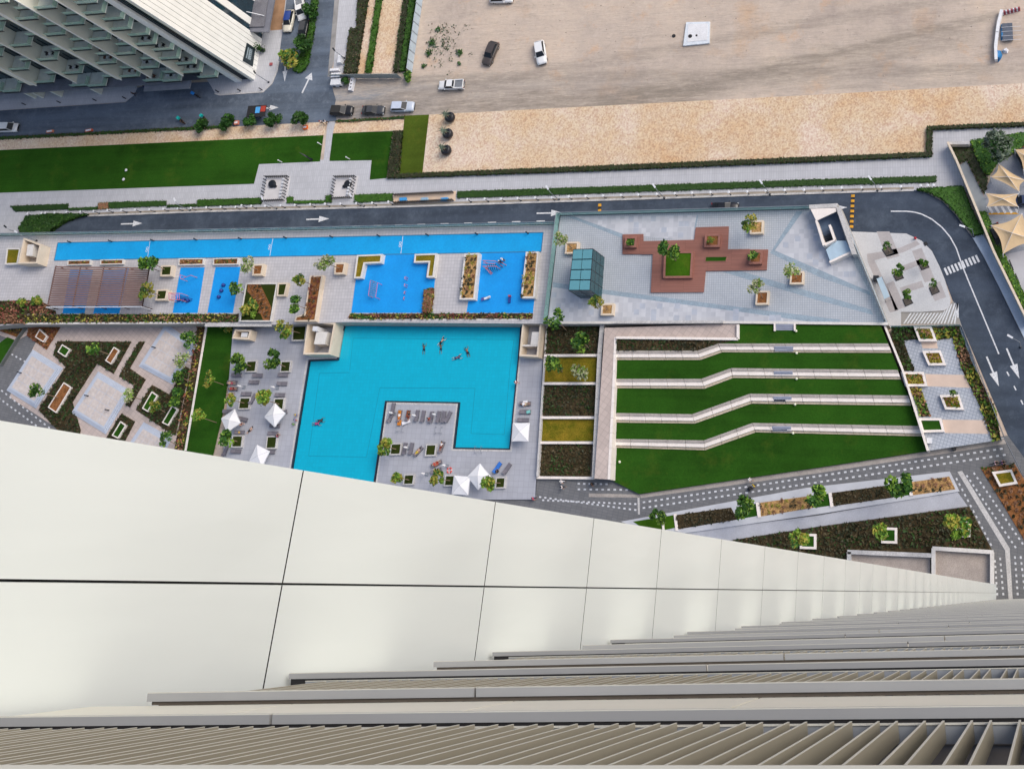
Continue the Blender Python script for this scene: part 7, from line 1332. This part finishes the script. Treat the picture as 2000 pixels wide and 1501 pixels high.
for x, y in ((.3, .22), (.3, -.22), (-.3, .22), (-.3, -.22)): B().tube((x, y - .02, .12), (x, y + .02, .12), .12, n=10).build('wheel', TYRE, t)
def bike(lab, uv, rz, shirt):
    p = P(*uv, .2); t = thing('bicycle', lab, 'bicycle', p, rz)
    for x in (-.5, .55):
        b = B()
        for i in range(14): a0, a1 = 2 * PI * i / 14, 2 * PI * (i + 1) / 14; b.tube((.33 * math.cos(a0), 0, .34 + .33 * math.sin(a0)), (.33 * math.cos(a1), 0, .34 + .33 * math.sin(a1)), .025, n=4)
        b.build('wheel', TYRE, t, (x, 0, 0))
    B().tube((-.5, 0, .34), (-.15, 0, .8), .025).tube((-.15, 0, .8), (.42, 0, .82), .025).tube((.42, 0, .82), (0, 0, .36), .025).tube((0, 0, .36), (-.15, 0, .8), .025).tube((.42, 0, .95), (.55, 0, .34), .025).build('frame', METALD, t); B().box((-.2, 0, .86), (.26, .14, .06)).build('saddle', BLACK, t); B().tube((.42, -.3, .98), (.42, .3, .98), .02).build('handlebar', METALD, t)
    person('rider of the ' + lab, uv, .55, 'sit', rz, shirt, ('trousers', '22232b'), 'black', SK)
bike('first bicycle near the lone white planter', (1943, 905), .2, 'c0a8b8'); bike('second bicycle near the lone white planter with purple rider', (1956, 904), .3, '6a4a80')
# ================================================================ play and exercise equipment on the blue pads
PK = M('play_coral', C('d97a68'), .5, .06); PB = M('play_blue', C('27408c'), .5, .06); PKP = M('play_pink', C('b970a0'), .5, .06)
def frame(name, lab, bars, cat='play equipment'):
    t = thing(name, lab, cat)
    for nm, m, pts in bars:
        for a, b_ in pts: B().tube(a, b_, .055, n=6).build(nm, m, t)
    return t
z0 = ZD
def G(u, v, z): return P(u, v, ZD + z) if False else (*P(u, v, ZD)[:2], ZD + z)
frame('pull_up_bar', 'pair of coral pull-up bars at the top of the first blue pad', [('post', PK, [(G(u, v, 0), G(u, v, 2.0)) for u, v in ((364, 541), (366, 549), (385, 542))]), ('crossbar', PKP, [(G(364, 541, 2.0), G(366, 549, 2.0)), (G(366, 549, 1.9), G(385, 542, 1.9))])])
frame('climbing_frame', 'coral ladder frame between cream planter and first blue pad', [('post', PK, [(G(u, v, 0), G(u, v, 2.2)) for u, v in ((344, 577), (345, 590), (368, 578), (366, 590))]), ('rail', PK, [(G(344, 577, 2.2), G(368, 578, 2.2)), (G(345, 590, 2.2), G(366, 590, 2.2))]), ('rung', PKP, [(G(344 + k * 4, 577, 2.2), G(345 + k * 4, 590, 2.2)) for k in range(6)])])
frame('exercise_bench', 'dark blue exercise rail at the lower end of first blue pad', [('rail', PB, [(G(353, 577, .6), G(376, 584, .6)), (G(354, 580, .6), G(375, 587, .6))]), ('leg', PB, [(G(u, v, 0), G(u, v, .6)) for u, v in ((353, 577), (376, 584), (354, 580), (375, 587))])])
for i, (lab, uv) in enumerate((('dark blue exercise ball at the foot of the first blue pad, leftmost', (351, 586)), ('dark blue exercise ball at the foot of the first blue pad, middle', (360, 586)), ('dark blue exercise ball at the foot of the first blue pad, rightmost', (369, 587)), ('navy exercise ball highest on the second blue pad', (438, 557)), ('navy exercise ball in the middle of the second blue pad', (434, 568)), ('navy exercise ball lowest on the second blue pad', (429, 580)))):
    p = P(*uv, ZD); t = thing('exercise_ball', lab, 'exercise ball', p); r = .34; B().lathe((0, 0, 0), [(.1, .02), (.28, .12), (r, .34), (.28, .56), (.1, .67)], 12).build('ball', PB, t, smooth=True); B().lathe((0, 0, 0), [(.3, 0), (.3, .05)], 10).build('ring', METALD, t)
frame('monkey_bars', 'pink and grey monkey bars on the left of the big blue pad', [('post', PKP, [(G(u, v, 0), G(u, v, 1.6)) for u, v in ((732, 551), (746, 556), (728, 581), (742, 584))]), ('rail', PKP, [(G(732, 551, 1.6), G(728, 581, 1.6)), (G(746, 556, 1.6), G(742, 584, 1.6))]), ('rung', METAL, [(G(732 - k * .5, 551 + k * 3.7, 1.6), G(746 - k * .5, 556 + k * 3.5, 1.6)) for k in range(9)])])
for lab, (u, v), hh in (('tall pink exercise bar, uppermost of the four on the big blue pad', (797, 543), 1.1), ('second pink exercise bar on the big blue pad', (796, 557), 1.1), ('low pink exercise post on the big blue pad', (793, 570), .6), ('lowest short exercise post on the big blue pad', (791, 581), .4)):
    frame('exercise_bar', lab, [('post', PKP, [(G(u, v, 0), G(u, v, hh)), (G(u - 1, v + 4, 0), G(u - 1, v + 4, hh))]), ('crossbar', PK, [(G(u, v, hh), G(u - 1, v + 4, hh))])])
frame('play_frame', 'coral and dark climbing frame in the upper right blue pad', [('post', PK, [(G(u, v, 0), G(u, v, 2.0)) for u, v in ((952, 514), (952, 525), (976, 515), (977, 525), (989, 518))]), ('rail', PK, [(G(952, 514, 2.0), G(976, 515, 2.0)), (G(952, 519, 2.0), G(976, 520, 2.0)), (G(952, 525, 2.0), G(977, 525, 2.0))]), ('rung', METALD, [(G(958 + k * 4, 519, 1.6), G(958 + k * 4, 530, .6)) for k in range(5)]), ('slide', PK, [(G(955, 524, 1.2), G(962, 534, .1)), (G(953, 526, 1.2), G(960, 536, .1))])])
t = thing('spring_rider', 'white and purple spring rider at the bottom of the right blue pad', 'spring rider', (*P(954, 583, ZD)[:2], ZD), .3); B().lathe((0, 0, 0), [(.16, 0), (.12, .2), (.16, .4)], 10).build('spring', METALD, t); B().box((0, 0, .55), (1.1, .35, .3)).box((.55, 0, .8), (.3, .2, .4)).build('animal_body', WHITE, t); B().box((-.8, .1, .45), (.7, .5, .2)).build('seat', M('rider_purple', C('51549a'), .5, .1), t)
t = thing('springer', 'slim dark red springer standing right of the white rider', 'play equipment', (*P(997, 583, ZD)[:2], ZD)); B().box((0, -.3, .3), (.3, .9, .5)).build('body', PB, t); B().box((0, .35, .45), (.35, .3, .6)).build('panel', M('rider_red', C('a04a5a'), .5, .1), t)
for lab, (u, v) in (('bollard light on the left lawn, upper of two', (248, 333)), ('bollard light on the left lawn, lower of two', (243, 351))):
    t = thing('lawn_light', lab, 'lawn light', P(u, v, .03)); B().lathe((0, 0, 0), [(.12, 0), (.12, .25)], 8).build('stem', METAL, t); B().lathe((0, 0, .25), [(.3, 0), (.3, .08), (.1, .14)], 10).build('cap', METALW, t)
p = P(609, 312, .03); t = thing('dark_sculpture', 'dark wing shaped sculpture where the left lawn meets the paving', 'sculpture', p); B().tube((0, 0, 0), (0, 0, 1.5), .28, .12).build('stem', METALD, t); b = B(); b.add([(.1, -.2, 1.2), (-1.7, .9, 2.2), (-.6, .5, 1.6), (.1, .2, 1.7)], [(0, 1, 2, 3)]); b.add([(.1, -.25, 1.15), (-1.7, .85, 2.1), (-.6, .45, 1.5), (.1, .15, 1.6)], [(3, 2, 1, 0)]); b.build('wing', METALD, t)
